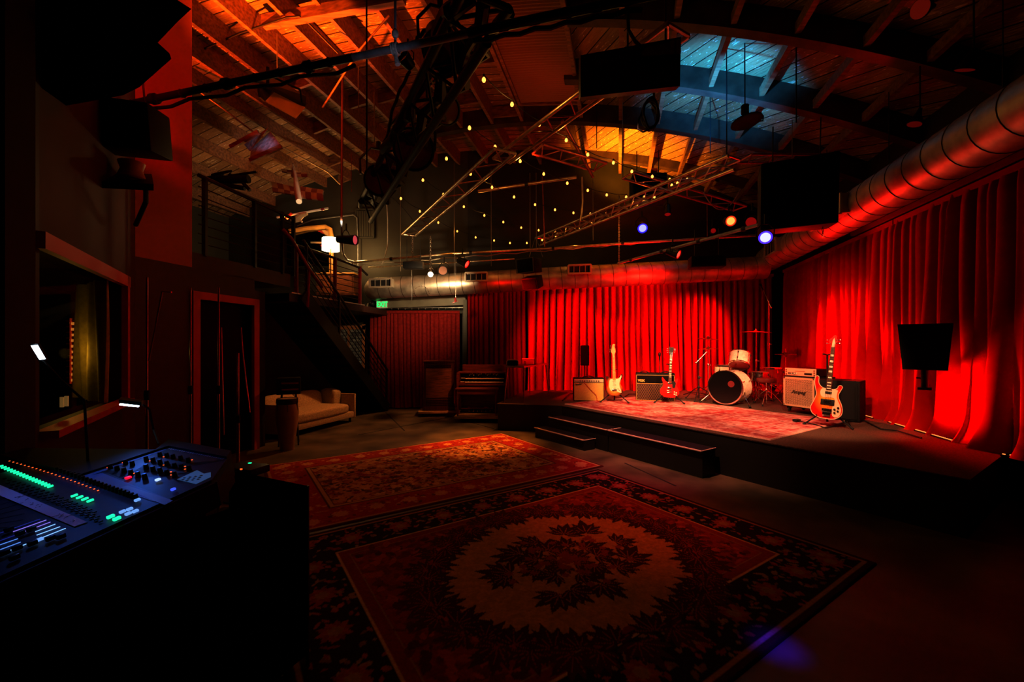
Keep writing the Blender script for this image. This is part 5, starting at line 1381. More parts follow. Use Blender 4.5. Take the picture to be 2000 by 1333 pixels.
def down_par(label, px, py, Y, lens, r, tilt=(0, -.25, -1), **k):
    p = at(px, py, Y); return par('stage_spotlight', label, p, p + V(tilt), r, .24, lens, **k)
down_par('stage light shining blue down behind the slanting pipe', 1255, 446, 8.6, L_BLUE, .105, (-.18, -.95, -.55))
down_par('bright violet-white stage light next to the stage corner', 1495, 464, 4.95, L_VIO, .078, (-.55, -1.0, -.35))
down_par('amber stage light above the slanting lighting pipe', 1427, 432, 7.0, L_AMB, .088, (-.2, -1, -.3))
down_par('red-glowing stage light edge-on under the slanting pipe', 1324, 497, 7.9, L_RED, .085, (.62, -.62, -.40))
down_par('red-glowing stage light edge-on above the round duct near the grille', 911, 516, 9.1, L_RED, .09, (.8, -.35, -.45))
down_par('dim red disc of an unlit stage light above the violet-white one', 1467, 434, 6.9, L_DRED, .085, (-.5, -.6, -.4))
down_par('faint red lens of a small stage light beneath the brassy truss', 1304, 418, 8.2, L_DRED, .06, (-.2, -.5, -1))
down_par('tiny dim red lamp beside the vertical rod under the brassy truss', 1393, 451, 7.6, L_DRED, .045, (-.3, -1, -.2))
down_par('round dark stage light facing the hall above the silver duct', 865, 529, 9.2, pm('brown_gel', (.12, .06, .045), .3), .10, (-.1, -1, -.05))
wl = par('stage_spotlight', 'small brilliant white lamp in front of the silver duct', at(841, 536, 9.3), at(841, 536, 9.3) + V((.1, -1, -.35)), .06, .16, L_WHT)
el_ = par('ellipsoidal_spotlight', 'black spotlight with a pink gel hanging on the red vertical pipe beside the lampshade', at(692, 469, 7.45), at(692, 469, 7.45) + V((1, -.25, -.1)), .085, .36, L_PINK)
par('stage_spotlight', 'round black stage light lowest in the dark cluster', at(742, 352, 7.0), at(742, 352, 7.0) + V((.4, -.8, -.6)), .25, .40)
par('stage_spotlight', 'largest round black stage light in the middle of the dark cluster', at(808, 292, 5.9), at(808, 292, 5.9) + V((.3, -.9, -.5)), .27, .42)
par('stage_spotlight', 'black stage light halfway up the dark cluster beneath a pipe stub', at(872, 215, 5.2), at(872, 215, 5.2) + V((.6, -.7, -.5)), .17, .34)
par('stage_spotlight', 'topmost black stage light in the dark cluster next to the overhead pipe', at(862, 95, 4.3), at(862, 95, 4.3) + V((.2, -.6, -.9)), .19, .36)
par('stage_spotlight', 'flat black disc light tilted beside the overhead pipe', at(790, 114, 4.7), at(790, 114, 4.7) + V((-.5, -.8, .35)), .075, .12)
MB_ = MB()
stb = thing('hanging_pipe', 'short pipe stub with open end glowing orange beside the dark cluster', 'pipe', at(925, 112, 4.6))
MB().lathe([(.030, 0), (.030, .22), (.024, .22), (.024, .0)], at(918, 124, 4.6), V((.45, -.3, .75)), 14, False).build('tube', TRM, stb, world=True)
MB().cyl(at(896, 104, 4.65), at(918, 113, 4.62), .010, 8).build('arm', TRM, stb, world=True)
for i, (pts, lab) in enumerate([
    ([(830, 60, 4.3), (815, 75, 4.4), (812, 88, 4.4), (825, 92, 4.35), (835, 78, 4.3)], 'loop of black cable beside the topmost black stage light'),
    ([(800, 140, 4.9), (780, 180, 5.2), (765, 220, 5.6), (758, 262, 6.0), (745, 290, 6.3)], 'thick black cable running down the dark cluster'),
    ([(836, 150, 5.0), (850, 168, 5.1), (868, 160, 5.0), (880, 172, 5.1), (862, 184, 5.1), (842, 172, 5.1)], 'tangle of pale cable between the stage lights of the dark cluster'),
    ([(790, 225, 5.7), (775, 250, 5.9), (768, 275, 6.0), (752, 305, 6.4)], 'blue-lit cable wrapped along the dark truss')]):
    pp3 = [at(*p) for p in pts]; sm = []
    for k in range(len(pp3) - 1):
        for t in np.linspace(0, 1, 5, endpoint=False): sm.append(pp3[k].lerp(pp3[k + 1], float(t)) + V((0, 0, .012 * math.sin(9 * t + k))))
    sm.append(pp3[-1])
    tag(MB().tube(sm, .02 if i != 2 else .012, 6).build('hanging_cable', [CABLE, CABLE, pm('straw_cable', (.35, .25, .13), .5), pm('blue_lit_cable', (.05, .22, .34), .4)][i]), lab, 'cable')  # the last cable carries its blue light in the jacket colour
tb0, tb1 = atz(900, -15, 4.45), atz(706, 390, 4.45)
for k, (dx, r, lab) in enumerate([(.02, .055, 'thick black cable loom lying along the dark truss, outer side'), (.22, .06, 'thick black cable loom along the middle of the dark truss'), (.40, .05, 'thick black cable loom along the inner chord of the dark truss')]):
    d0 = (tb1 - tb0).normalized(); sd0 = V((d0.y, -d0.x, 0)).normalized(); rr = np.random.default_rng(30 + k)
    tag(MB().tube([tb0.lerp(tb1, i / 30) + sd0 * (dx + .05 * rr.normal()) + V((0, 0, .05 * rr.normal() - .03)) for i in range(31)], [r * (.7 + .6 * rr.random()) for i in range(31)], 8).build('hanging_cable_loom', CABLE), lab, 'cable')
# big hanging boxes
def hung_box(name, label, cat, c, size, rot, tiltx, m, grille=True, rods=()):
    M = Matrix.Translation(V(c)) @ Matrix.Rotation(rot, 4, 'Z') @ Matrix.Rotation(tiltx, 4, 'X')
    t = thing(name, label, cat, M=M); w, d, h = size
    MB().box((0, 0, 0), size, ch=.02).build('cabinet', m, t)
    if grille: MB().box((0, -d / 2 - .006, 0), (w - .05, .012, h - .05), ch=.004).build('grille', pm('speaker_grille_cloth', (.004, .004, .004), .8, spec=.1), t)
    for x in rods: MB().cyl((x, 0, h / 2), (x, 0, h / 2 + .5), .008, 6).build('hanger', BLKMET, t)
    return t
c = at(1553, 385, 5.4)
hung_box('hanging_speaker', 'huge black loudspeaker hanging from the ceiling in front of the side duct', 'speaker', c, (.80, .60, .82), face_cam((c.x, c.y), .12), .12, BLK, True, (-.25, .25))
c = at(1034, 520, 8.7)
hs = hung_box('hanging_speaker', 'upper of two stacked black speakers hanging above the curtain', 'speaker', c, (.40, .34, .28), face_cam((c.x, c.y), -.55), .1, BLK, True)
mb = MB()
for a, b in (((-.18, .0), (.18, .0)),): pass
edge = pm('grey_speaker_edge', (.09, .08, .07), .5)
w_, h_ = .40, .28
mb = MB(); yy = -.185
for p, q in (((-w_ / 2, -h_ / 2), (w_ / 2, -h_ / 2)), ((w_ / 2, -h_ / 2), (w_ / 2, h_ / 2)), ((w_ / 2, h_ / 2), (-w_ / 2, h_ / 2)), ((-w_ / 2, h_ / 2), (-w_ / 2, -h_ / 2))): mb.bar((p[0], yy, p[1]), (q[0], yy, q[1]), .012, .012)
mb.build('grille_edge', edge, hs)
MB().tube([at(1034, 502, 8.7), at(1046, 462, 8.75), at(1060, 502, 8.7)], .006, 6).build('bridle_cable', WIRE, hs, world=True)
c = at(1040, 552, 8.65)
hung_box('hanging_speaker', 'lower of two stacked black speakers, tilted down towards the hall', 'speaker', c, (.34, .30, .24), face_cam((c.x, c.y), -.45), .35, BLK, True)
c = at(1380, 513, 7.6)
hung_box('hanging_speaker', 'low wide black speaker hanging in front of the red-lit duct', 'speaker', c, (.58, .3, .20), face_cam((c.x, c.y), .25), 0, BLK, True, (-.2, .2))
c = at(1265, 372, 8.0)
hung_box('hanging_speaker', 'plain black box speaker hanging behind the brassy bulb truss', 'speaker', c, (.62, .4, .5), face_cam((c.x, c.y), .2), 0, BLK, True, (-.2, .2))
c = at(808, 519, 9.35)
hung_box('hanging_dimmer', 'black dimmer box clamped under the back lighting pipe', 'dimmer', c, (.44, .2, .15), 0, 0, BLK, False, (-.15, .15))
# flat black panel (gas heater) hung beneath the roof, back casing towards the camera
hp = thing('hanging_heater', 'flat black radiant heater panel hung under the roof, with a pale warning label', 'heater', at(1232, 130, 3.450))
hq = [at(1134, 108, 3.525), at(1330, 72, 3.375), at(1328, 168, 3.263), at(1134, 190, 3.413)]
def quad_slab(q, n, t): 
    n = V(n).normalized() * t; return MB().hexa([*q, *[p + n for p in q]])
quad_slab(hq, (0, 1, .25), .10).build('panel', BLKS, hp, world=True, smooth=False)
q2 = [at(1255, 94, 3.390), at(1330, 78, 3.338), at(1330, 104, 3.308), at(1255, 110, 3.360)]
quad_slab(q2, (0, 1, .25), .07).build('burner_housing', pm('brown_casing', (.22, .12, .06), .45), hp, world=True, smooth=False)
for i in range(4):
    a = at(1165 + 6 * i, 118 - i, 3.420); MB().bar(a, at(1163 + 6 * i, 128 - i, 3.413), .010, .006).build('vent_slot', pm('vent_brown', (.10, .04, .03), .5), hp, world=True)
lb = quad_slab([at(1309, 80, 3.330), at(1328, 77, 3.323), at(1328, 105, 3.300), at(1309, 107, 3.308)], (0, -1, 0), .004).build('warning_label', pm('label_paper', (.62, .40, .20), .6), hp, world=True, smooth=False)
lettering('WARNING', .028, hp.matrix_world.inverted() @ Matrix.Translation(at(1318.5, 92, 3.293)) @ UPRIGHT @ Matrix.Rotation(-PI / 2, 4, 'Z'), BLKS, hp, 'warning_text', thick=.001)
for (px, py, Y) in ((1226, 60, 3.5), (1300, 60, 3.45)): MB().cyl(at(px, 100, Y), at(px, -60, Y), .008, 6).build('hanger_rod', BLKMET, hp, world=True)
MB().tube([at(1226, 30, 3.450), at(1228, 60, 3.413), at(1240, 80, 3.375), at(1256, 96, 3.338)], .014, 8).build('flex_pipe', CABLE, hp, world=True)
cw = thing('hanging_cable_coil', 'coil of black cable hanging under the black heater panel', 'cable coil', at(1270, 226, 4.9))
mb = MB(); c = at(1270, 224, 4.9)
for k in range(7): mb.tube([c + V((.088 * math.cos(q) * (1 + .05 * math.sin(k * 2.1)), .02 * math.sin(3 * q + k) + (k - 3) * .012, .165 * math.sin(q) * (1 + .04 * math.cos(k * 1.7)))) for q in np.linspace(0, 2 * PI, 25)], .012, 6, False)
mb.build('coil', CABLE, cw, world=True)
MB().tube([at(1277, 165, 4.9), at(1277, 194, 4.9)], .012, 6).build('hook_line', CABLE, cw, world=True)
MB().tube([at(1258, 210, 4.9), at(1247, 235, 4.9), at(1246, 252, 4.9), at(1256, 258, 4.9), at(1270, 252, 4.9)], .011, 6).build('loose_end', CABLE, cw, world=True)
# round lamp silhouette over the blue boards
hl = thing('hanging_lamp', 'round black lamp with a curled cord hanging in front of the blue-lit boards', 'lamp', at(1458, 228, 6.0))
MB().lathe([(.02, .10), (.05, .09), (.05, .035), (.08, .03), (.20, .0), (.205, -.02), (.18, -.035), (.02, -.03)], at(1458, 236, 6.0), V((-.12, .1, 1)), 28).build('lamp_head', BLK, hl, world=True)
MB().cyl(at(1455, 222, 6.0), at(1455, 206, 6.0), .05, 12).build('housing', BLK, hl, world=True)
MB().cyl(at(1455, 206, 6.0), at(1454, -12, 6.0), .008, 6).build('drop_rod', CABLE, hl, world=True)
MB().tube([at(1474, 222, 6.0), at(1483, 221, 6.0), at(1491, 227, 6.0), at(1490, 236, 6.0), at(1478, 238, 6.0)], .009, 6).build('curled_cord', CABLE, hl, world=True)
# flood fixture with the orange-lit reflector
ffp = thing('hanging_floodlight', 'long black flood fixture with an orange-lit reflector hanging from the overhead pipe', 'floodlight', at(550, 190, 5.3))
qd = [at(518, 199, 5.25), at(539, 178, 5.45), at(596, 211, 5.45), at(578, 232, 5.2)]
quad_slab([qd[3], qd[2], qd[1], qd[0]], (0, .2, 1), .012).build('reflector', pm('tan_reflector', (.50, .30, .14), .5), ffp, world=True, smooth=False)
quad_slab([at(506, 165, 5.3), at(530, 156, 5.5), at(597, 195, 5.5), at(596, 211, 5.45)], (0, .3, 1), .06).build('housing', BLK, ffp, world=True, smooth=False)
quad_slab([at(506, 166, 5.3), at(537, 178, 5.45), at(519, 199, 5.25), at(509, 190, 5.25)], (-1, .1, .1), .03).build('end_plate', BLK, ffp, world=True, smooth=False)
MB().tube([at(524, 146, 5.3), at(586, 175, 5.4), at(590, 200, 5.45)], .014, 8).build('bracket', BLK, ffp, world=True)
MB().cyl(at(523, 172, 5.35), at(523, 132, 5.35), .02, 8).build('clamp', BLK, ffp, world=True)
# red-lit lamps near the right roof
PARR = pm('red_lit_shade', (.45, .05, .04), .45)
def shade(label, px, py, Y, r, d, es=.35):
    t = thing('hanging_lamp', label, 'lamp', at(px, py, Y)); p = at(px, py, Y)
    MB().lathe([(r, 0), (r * .96, .03), (r * .5, .10), (r * .3, .16), (.02, .18)], p, V(d) * -1, 24).build('lamp_shade', BLK, t, world=True)
    MB().lathe([(0, .002), (r * .94, .002), (r * .94, -.003)], p, V(d), 24, False).build('lens', glow('dim_red_lamp_%d' % int(es * 100), (.9, .02, .01), es), t, world=True)
    MB().cyl(p - V(d).normalized() * .17, p - V(d).normalized() * .17 + V((0, 0, .5)), .008, 6).build('drop_rod', CABLE, t, world=True); return t
shade('dull red lamp disc hanging near the top of the dark roof slope', 1797, 17, 3.9, .085, (-.92, -.22, -.32), .13)
shade('dull red lamp disc in the dark roof slope, level with the side duct end', 1884, 137, 4.2, .082, (-.1, .45, -1), .10)
shade('small dull red lamp disc just above the side duct', 1786, 243, 4.9, .072, (-.3, .1, -1), .10)
sv = thing('roof_shaft', 'crumpled pale lining of a roof opening catching cool light above the aeroplane', 'roof opening', at(512, 275, 7.7))
FOIL = pm('pale_lining', (.55, .56, .62), .35, .2, var=.3, scale=14, bump=1.0)
for k, (q_, nm_) in enumerate((([at(488, 296, 7.75), at(516, 262, 7.5), at(524, 250, 7.6), at(477, 283, 7.9)], 'side_lining'), ([at(488, 312, 7.5), at(547, 284, 7.5), at(527, 258, 7.75), at(490, 292, 7.75)], 'back_lining'))):
    quad_slab(q_, (0, .1, .2), .02).build(nm_, FOIL, sv, world=True, smooth=False)
for a, b in (((450, 288), (505, 258)), ((488, 314), (550, 286))): MB().bar(at(*a, 7.45), at(*b, 7.45), .05, .07).build('edge_board', PURL, sv, world=True)
# ---------------------------------------------------------------- festoon bulbs
BULB = glow('warm_bulb_glass', (1., .43, .085), 2.6)
SOCK = pm('bulb_socket', (.02, .015, .01), .5)
def bdepth(px, py): return (4.28 - EYE) * FPX / (HOR - py)
def festoon(label, pts, zc=None):
    P_ = []
    for p in pts:
        if len(p) == 3: P_.append(at(*p))
        else: P_.append(at(p[0], p[1], min(10.2, bdepth(*p))))
    t = thing('festoon_bulb_string', label, 'string lights', P_[0])
    wire = []
    for k in range(len(P_) - 1):
        a, b = P_[k] + V((0, 0, .05)), P_[k + 1] + V((0, 0, .05)); n = 5; sag = .05 * (b - a).length
        wire += [a.lerp(b, i / n) - V((0, 0, 4 * sag * (i / n) * (1 - i / n))) for i in range(n)]
    wire.append(P_[-1] + V((0, 0, .05)))
    MB().tube(wire, .005, 5).build('wire', CABLE, t, world=True)
    for p in P_:
        b = MB().lathe([(.004, -.026), (.015, -.020), (.021, -.005), (.018, .010), (.010, .024)], p, (0, 0, 1), 12).build('bulb', BULB, t, world=True)
        MB().cyl(p + V((0, 0, .024)), p + V((0, 0, .055)), .012, 8).build('socket', SOCK, b, world=t)
    return t
festoon('string of warm bulbs nearest the roof crown, descending past the pale truss', [(945, 156), (1000, 204), (1053, 243), (1106, 274), (1148, 302), (1198, 318), (1234, 335), (1274, 345), (1308, 351), (1342, 351)])
festoon('string of warm bulbs dropping steeply beside the dark cluster', [(917, 250), (967, 287), (1016, 315), (1062, 340), (1108, 358), (1148, 372), (1185, 381), (1223, 385)])
festoon('string of warm bulbs across the dark back wall, second from the top', [(872, 310), (919, 340), (961, 366), (1004, 385), (1045, 400), (1084, 410), (1120, 416), (1153, 418)])
festoon('string of warm bulbs in front of the olive wall, third from the top', [(826, 352), (866, 380), (906, 404), (946, 421), (983, 434), (1018, 445), (1052, 450), (1084, 452)])
festoon('lowest string of warm bulbs in front of the olive wall', [(783, 388), (820, 413), (856, 435), (893, 452), (929, 464), (965, 470), (996, 475), (1029, 475), (1059, 469)])
festoon('warm bulbs wound along the brassy truss', [(1085, 461), (1112, 448), (1131, 447), (1156, 436), (1184, 418), (1244, 400), (1259, 385), (1278, 385), (1312, 362), (1323, 358)])

# ---------------------------------------------------------------- checkered model aeroplane
ap = thing('model_aeroplane', 'large red and white checkered model aeroplane hanging under the timber ceiling', 'model aeroplane', at(580, 365, 8.6))
CHK = bpy.data.materials.new('red_white_checks'); CHK.use_nodes = True
nt = CHK.node_tree; b = nt.nodes['Principled BSDF']; b.inputs['Roughness'].default_value = .4
tc = nt.nodes.new('ShaderNodeAttribute'); tc.attribute_name = 'chk'; ck = nt.nodes.new('ShaderNodeTexChecker'); ck.inputs['Scale'].default_value = 1.
ck.inputs['Color1'].default_value = (.34, .012, .012, 1); ck.inputs['Color2'].default_value = (.80, .66, .50, 1)
nt.links.new(tc.outputs['Vector'], ck.inputs['Vector']); nt.links.new(ck.outputs['Color'], b.inputs['Base Color'])
def wing(name, a, b, ca, cb, thick, nu, nv):
    """panel from root line a->a+ca to tip line b->b+cb, checks in nu x nv"""
    a, b, ca, cb = V(a), V(b), V(ca), V(cb); n = (b - a).cross(ca).normalized()
    vs = []; st2 = []
    U, W = 16, 12
    for j in range(W + 1):
        for i in range(U + 1):
            s, t = i / U, j / W; p = a.lerp(b, s) + ca.lerp(cb, s) * t
            h = thick * 4 * t * (1 - t) * .5
            vs.append(p + n * h); st2.append((s * nu + .01, t * nv + .01, .5))
    off = len(vs)
    for k in range(off): vs.append(vs[k] - n * thick * .5 - n * thick * .3 * 0); st2.append(st2[k])
    fs = [(j * (U + 1) + i, j * (U + 1) + i + 1, (j + 1) * (U + 1) + i + 1, (j + 1) * (U + 1) + i) for j in range(W) for i in range(U)]
    fs += [tuple(q + off for q in f) for f in fs]
    o = MB().add(vs, fs).build(name, CHK, ap, world=True)
    at2 = o.data.attributes.new('chk', 'FLOAT_VECTOR', 'POINT'); at2.data.foreach_set('vector', [c for q in st2 for c in q]); return o
PW = pm('white_doped_fabric', (.78, .64, .46), .45)
D_ = 8.6
f0, f1, f2, f3 = at(572, 322, 8.9), at(577, 345, 8.75), at(582, 378, 8.5), at(584, 394, 8.3)
MB().tube([f0, f1, at(579, 362, 8.6), f2, f3], [.02, .035, .055, .07, .055], 12).build('fuselage', PW, ap, world=True)
MB().hexa([at(568, 345, 8.8), at(576, 348, 8.7), at(576, 332, 8.8), at(571, 318, 8.9), at(569, 345, 8.85), at(577, 348, 8.75), at(577, 332, 8.85), at(572, 318, 8.95)]).build('tail_fin', pm('brown_fin', (.30, .14, .06), .5), ap, world=True, smooth=False)
wing('main_wing', at(586, 386, 8.40), at(631, 391, 8.05), at(588, 364, 8.75) - at(586, 386, 8.40), at(632, 371, 8.45) - at(631, 391, 8.05), .05, 4, 2)
wing('main_wing', at(580, 383, 8.45), at(533, 376, 8.95), at(578, 368, 8.8) - at(580, 383, 8.45), at(530, 356, 9.3) - at(533, 376, 8.95), .05, 4, 2)
wing('tailplane', at(578, 345, 8.75), at(600, 345, 8.6), at(577, 337, 8.9) - at(578, 345, 8.75), at(601, 337, 8.75) - at(600, 345, 8.6), .03, 2, 2)
wing('tailplane', at(571, 341, 8.8), at(551, 337, 9.0), at(571, 334, 8.95) - at(571, 341, 8.8), at(549, 331, 9.15) - at(551, 337, 9.0), .03, 2, 2)
MB().cyl(at(580, 366, 8.6), at(580, 300, 8.6), .004, 5).build('hanging_line', WIRE, ap, world=True)
# dark mechanical object hanging above the mezzanine
dk = thing('hanging_bicycle', 'black silhouette of a bicycle-like frame hanging above the mezzanine', 'bicycle', at(450, 352, 7.4))
for cx, cy in ((430, 338), (414, 345)):
    c = at(cx + 3, cy, 7.5); MB().tube([c + V((.16 * math.cos(q), .1 * math.sin(q), .07 * math.sin(q + .4))) for q in np.linspace(0, 2 * PI, 21)], .016, 6, False).build('wheel', BLK, dk, world=True)
for a, b, r in (((448, 344), (500, 336), .022), ((418, 352), (486, 350), .07), ((430, 360), (478, 368), .04), ((440, 352), (452, 340), .03), ((470, 352), (488, 372), .03)):
    MB().cyl(at(*a, 7.4), at(*b, 7.4), r, 10).build('frame_tube', BLK, dk, world=True)
# leaning poles and junk beyond the aeroplane
pl_ = thing('hanging_pole', 'pale pole with a red band hung under the ceiling below the aeroplane', 'pole', at(590, 414, 9.2))
MB().cyl(at(541, 425, 9.3), at(641, 407, 9.1), .022, 10).build('shaft', pm('pale_pole_paint', (.75, .62, .48), .4), pl_, world=True)
MB().cyl(at(628, 409.5, 9.12), at(634, 408.4, 9.11), .026, 10).build('band', REDMET, pl_, world=True)
tag(MB().cyl(at(560, 427, 9.2), at(569, 417, 9.15), .03, 10).build('hanging_tube', pm('bright_red_tube', (.6, .04, .02), .4)), 'short red tube propped below the pale pole', 'tube')
fz = thing('hanging_branch', 'gnarled pale branch lodged under the ceiling beside the pale pole', 'branch', at(590, 424, 9.2))
MB().tube([at(570, 432, 9.2), at(582, 428, 9.2), at(590, 421, 9.15), at(600, 418, 9.1)], [.05, .07, .05, .03], 8).build('branch', pm('dry_wood', (.5, .32, .15), .8, bump=.5), fz, world=True)
MB().tube([at(584, 428, 9.2), at(590, 434, 9.2)], [.04, .02], 8).build('twig', pm('dry_wood', (.5, .32, .15), .8), fz, world=True)
# hanging arch shapes under the duct and little plane figure
ar = thing('hanging_bead_arch', 'sparkling bead chain looped in an arch under the silver duct', 'bead chain', at(823, 570, 9.2))
mb = MB()
for i in range(17):
    q = PI * i / 16; mb.ball(at(823 - 15.5 * math.cos(q), 577 - 18 * math.sin(q), 9.2), .010, None, 6, 4)
o = mb.build('beads', pm('mirror_bead', (.8, .85, .9), .1, 1.), ar, world=True); o['kind'] = 'stuff'
drop('sparkling strand hanging straight under the silver duct', 804, 528, 586, 9.2, .004, pm('dull_bead', (.12, .13, .14), .6, .2))
tp = thing('hanging_ornament', 'tiny red plane-shaped ornament on a thread in front of the grey header', 'ornament', at(890, 588, 9.4))
MB().cyl(at(890, 500, 9.4), at(890, 584, 9.4), .004, 5).build('thread', WIRE, tp, world=True)
MB().tube([at(889, 582, 9.4), at(890, 590, 9.4)], [.015, .03], 8).build('body', REDMET, tp, world=True); MB().bar(at(884, 592, 9.4), at(895, 588, 9.4), .03, .02).build('wings', REDMET, tp, world=True)
# ================================================================ MEZZANINE, STAIRS, SOFA CORNER
RAILK = pm('black_rail_paint', (.012, .010, .010), .45)
mr = thing('mezzanine_railing', 'black steel railing along the edge of the dark mezzanine', 'railing', L1(6.4, 2.82))
MB().cyl(L1(5.62, 3.86), L1(7.4, 3.80), .026, 10).build('top_rail', RAILK, mr, world=True)
for i in range(7): MB().cyl(L1(5.62, 2.96 + .125 * i), L1(7.4, 2.96 + .12 * i), .008, 6).build('cable_rail', RAILK, mr, world=True)
for px in (400, 497, 551, 573):
    q = L1px(px, 500); MB().bar((q.x, q.y, 2.8), (q.x, q.y, 3.84), .05, .05).build('post', RAILK, mr, world=True)
lr = thing('landing_railing', 'dark railing with dull red posts around the landing behind the lampshade', 'railing', L1(8.6, 2.5))
MB().tube([L1(7.4, 3.36), L1(8.6, 3.36), L1(9.45, 3.33), L1(9.75, 3.22)], .026, 10).build('top_rail', RAILK, lr, world=True)
for i in range(6): MB().cyl(L1(7.4, 2.62 + .12 * i), L1(9.5, 2.62 + .12 * i), .008, 6).build('cable_rail', RAILK, lr, world=True)
for Y in (7.45, 8.55, 9.45): MB().bar(L1(Y, 2.5), L1(Y, 3.36), .055, .055).build('post', REDMET, lr, world=True)
MB().tube([at(552, 448, 7.1), at(570, 468, 7.2), at(605, 528, 7.5), at(630, 562, 7.7)], .03, 10).build('stair_handrail', REDMET, lr, world=True)
MB().cyl(at(604, 528, 7.5), at(601, 600, 7.5), .024, 8).build('stair_post', REDMET, lr, world=True)
MB().bar(L1(7.3, 2.51) + L1n * .02, L1(9.6, 2.51) + L1n * .02, .02, .02).build('edge_strip', pm('alloy_edge', (.7, .6, .55), .3, .9), lr, world=True)
ss = thing('staircase', 'black staircase with slanted rail bars descending past the sofa to the exit curtain', 'stairs', (-3.1, 10.4, 0))
T0, T1 = V((-3.72, 7.55, 2.5)), V((-3.05, 10.4, 0)); dS = T1 - T0; hS = V((dS.x, dS.y, 0)).normalized(); wS = V((-hS.y, hS.x, 0)) * .85
NS = 12
for i in range(NS):
    p = T0 + dS * ((i + .5) / NS); z = 2.5 - 2.5 * (i + 1) / NS + .1
    MB().slab([tuple((p - hS * .14).xy), tuple((p + hS * .14).xy), tuple((p + hS * .14 + wS).xy), tuple((p - hS * .14 + wS).xy)], z - .04, z).build('tread', SKIRT, ss, world=True, smooth=False)
for o in (V((0, 0, 0)), wS): MB().bar(T0 + o, T1 + o + V((0, 0, .05)), .05, .24).build('stringer', BLK, ss, world=True, smooth=False)
MB().hexa([T0 - V((0, 0, .12)), T1 - V((0, 0, .02)), T1 + wS - V((0, 0, .02)), T0 + wS - V((0, 0, .12)), T0 - V((0, 0, .10)), T1, T1 + wS, T0 + wS - V((0, 0, .10))]).build('soffit', BLK, ss, world=True, smooth=False)
for i in range(6): MB().cyl(T0 + V((0, 0, .20 + .13 * i)), T1 + V((0, 0, .20 + .13 * i)), .010, 6).build('rail_bar', RAILK, ss, world=True)
MB().cyl(T0 + V((0, 0, .98)), T1 + V((0, 0, .98)), .026, 10).build('handrail', RAILK, ss, world=True)
for k in (.03, .35, .68, .985): q = T0 + dS * k; MB().bar(q, q + V((0, 0, .98)), .04, .04).build('post', RAILK, ss, world=True)

# floor lamp with glowing drum shade
lx = at(646, 477, 9.8)
fl_ = thing('floor_lamp', 'floor lamp with glowing white drum shade on the landing', 'lamp', (lx.x, lx.y, 2.5))
SHD = glow('lit_lampshade', (1., .80, .48), 6.0)
zs0, zs1 = at(646, 490, 9.8).z - 2.5, at(646, 466, 9.8).z - 2.5
MB().lathe([(.19, zs0), (.185, zs1)], seg=28, caps=False).build('lamp_shade', SHD, fl_)
MB().cyl((0, 0, .02), (0, 0, zs1), .014, 10).build('pole', BRZ, fl_); MB().lathe([(.15, 0), (.14, .02), (.03, .035)], seg=20).build('base', BRZ, fl_)
mi = thing('framed_mirror', 'large wood-framed mirror leaning behind the lampshade on the landing', 'mirror', at(620, 500, 10.55))
OKF = pm('lit_oak_frame', (.50, .26, .07), .4, var=.2, scale=8)
MB().tube([at(565, 452, 10.3), at(600, 446, 10.4), at(636, 443, 10.5), at(645, 448, 10.5), at(647, 460, 10.5), at(647, 545, 10.5)], .055, 8).build('mirror_frame', OKF, mi, world=True)
quad_slab([at(560, 520, 10.4), at(645, 520, 10.55), at(645, 447, 10.55), at(560, 452, 10.4)], (0, 1, 0), .02).build('mirror_glass', pm('mirror_glass', (.5, .5, .5), .05, 1.0), mi, world=True, smooth=False)
# shelf rail under mirror
cb = thing('low_cabinet', 'low wooden cabinet on the landing below the mirror', 'cabinet', at(660, 560, 10.3))
CW_ = WOODW
c = at(660, 558, 10.45); MB().box(c, (.9, .35, .50)).build('carcass', CW_, cb, world=True); MB().box(c + V((0, -.01, .27)), (.96, .4, .035), ch=.006).build('top', OKF, cb, world=True)
for sx in (-.22, .22): MB().box(c + V((sx, -.182, 0)), (.40, .016, .42)).build('door', CW_, cb, world=True)

# sofa ------------------------------------------------------------------
pA, pB = V((-3.83, 7.10, 0)), V((-3.27, 8.92, 0)); sd = (pB - pA).normalized(); sn_ = V((sd.y, -sd.x, 0)); SL = (pB - pA).length
sM = Matrix.Translation((pA + pB) / 2 - sn_ * .42) @ Matrix(((sd.x, -sn_.x, 0, 0), (sd.y, -sn_.y, 0, 0), (0, 0, 1, 0), (0, 0, 0, 1)))
so = thing('sofa', 'low tan fabric sofa with a long seat cushion beside the stairs', 'sofa', M=sM)
TAN = pm('tan_sofa_fabric', (.50, .33, .17), .9, var=.2, scale=40, bump=.4)
def pillow(c, size, name, m, parent, puff=.35, R=None, seed=0):
    r = np.random.default_rng(seed)
    sx, sy, sz = size; vs = []; N = 14; mb = MB()
    bm = bmesh.new(); bmesh.ops.create_cube(bm, size=2); bmesh.ops.subdivide_edges(bm, edges=bm.edges[:], cuts=7, use_grid_fill=True)
    ph = r.random(3) * 6
    for v in bm.verts:
        p = v.co; e = 6.0
        l = (abs(p.x) ** e + abs(p.y) ** e + abs(p.z) ** e) ** (1 / e); q = p / l
        bulge = 1 + puff * .3 * (1 - q.x ** 2) * (1 - q.y ** 2)
        w = .03 * math.sin(7 * q.x + ph[0]) * math.sin(5 * q.y + ph[1])
        v.co = V((q.x * sx / 2, q.y * sy / 2, q.z * sz / 2 * (bulge + w)))
    bm.verts.ensure_lookup_table(); vs = [v.co.copy() for v in bm.verts]; fs = [tuple(v.index for v in f.verts) for f in bm.faces]; bm.free()
    return mb.add([V(c) + (R @ p if R else p) for p in vs], fs).build(name, m, parent)
MB().box((0, 0, .16), (SL - .06, .80, .12), ch=.02).build('base', TAN, so)
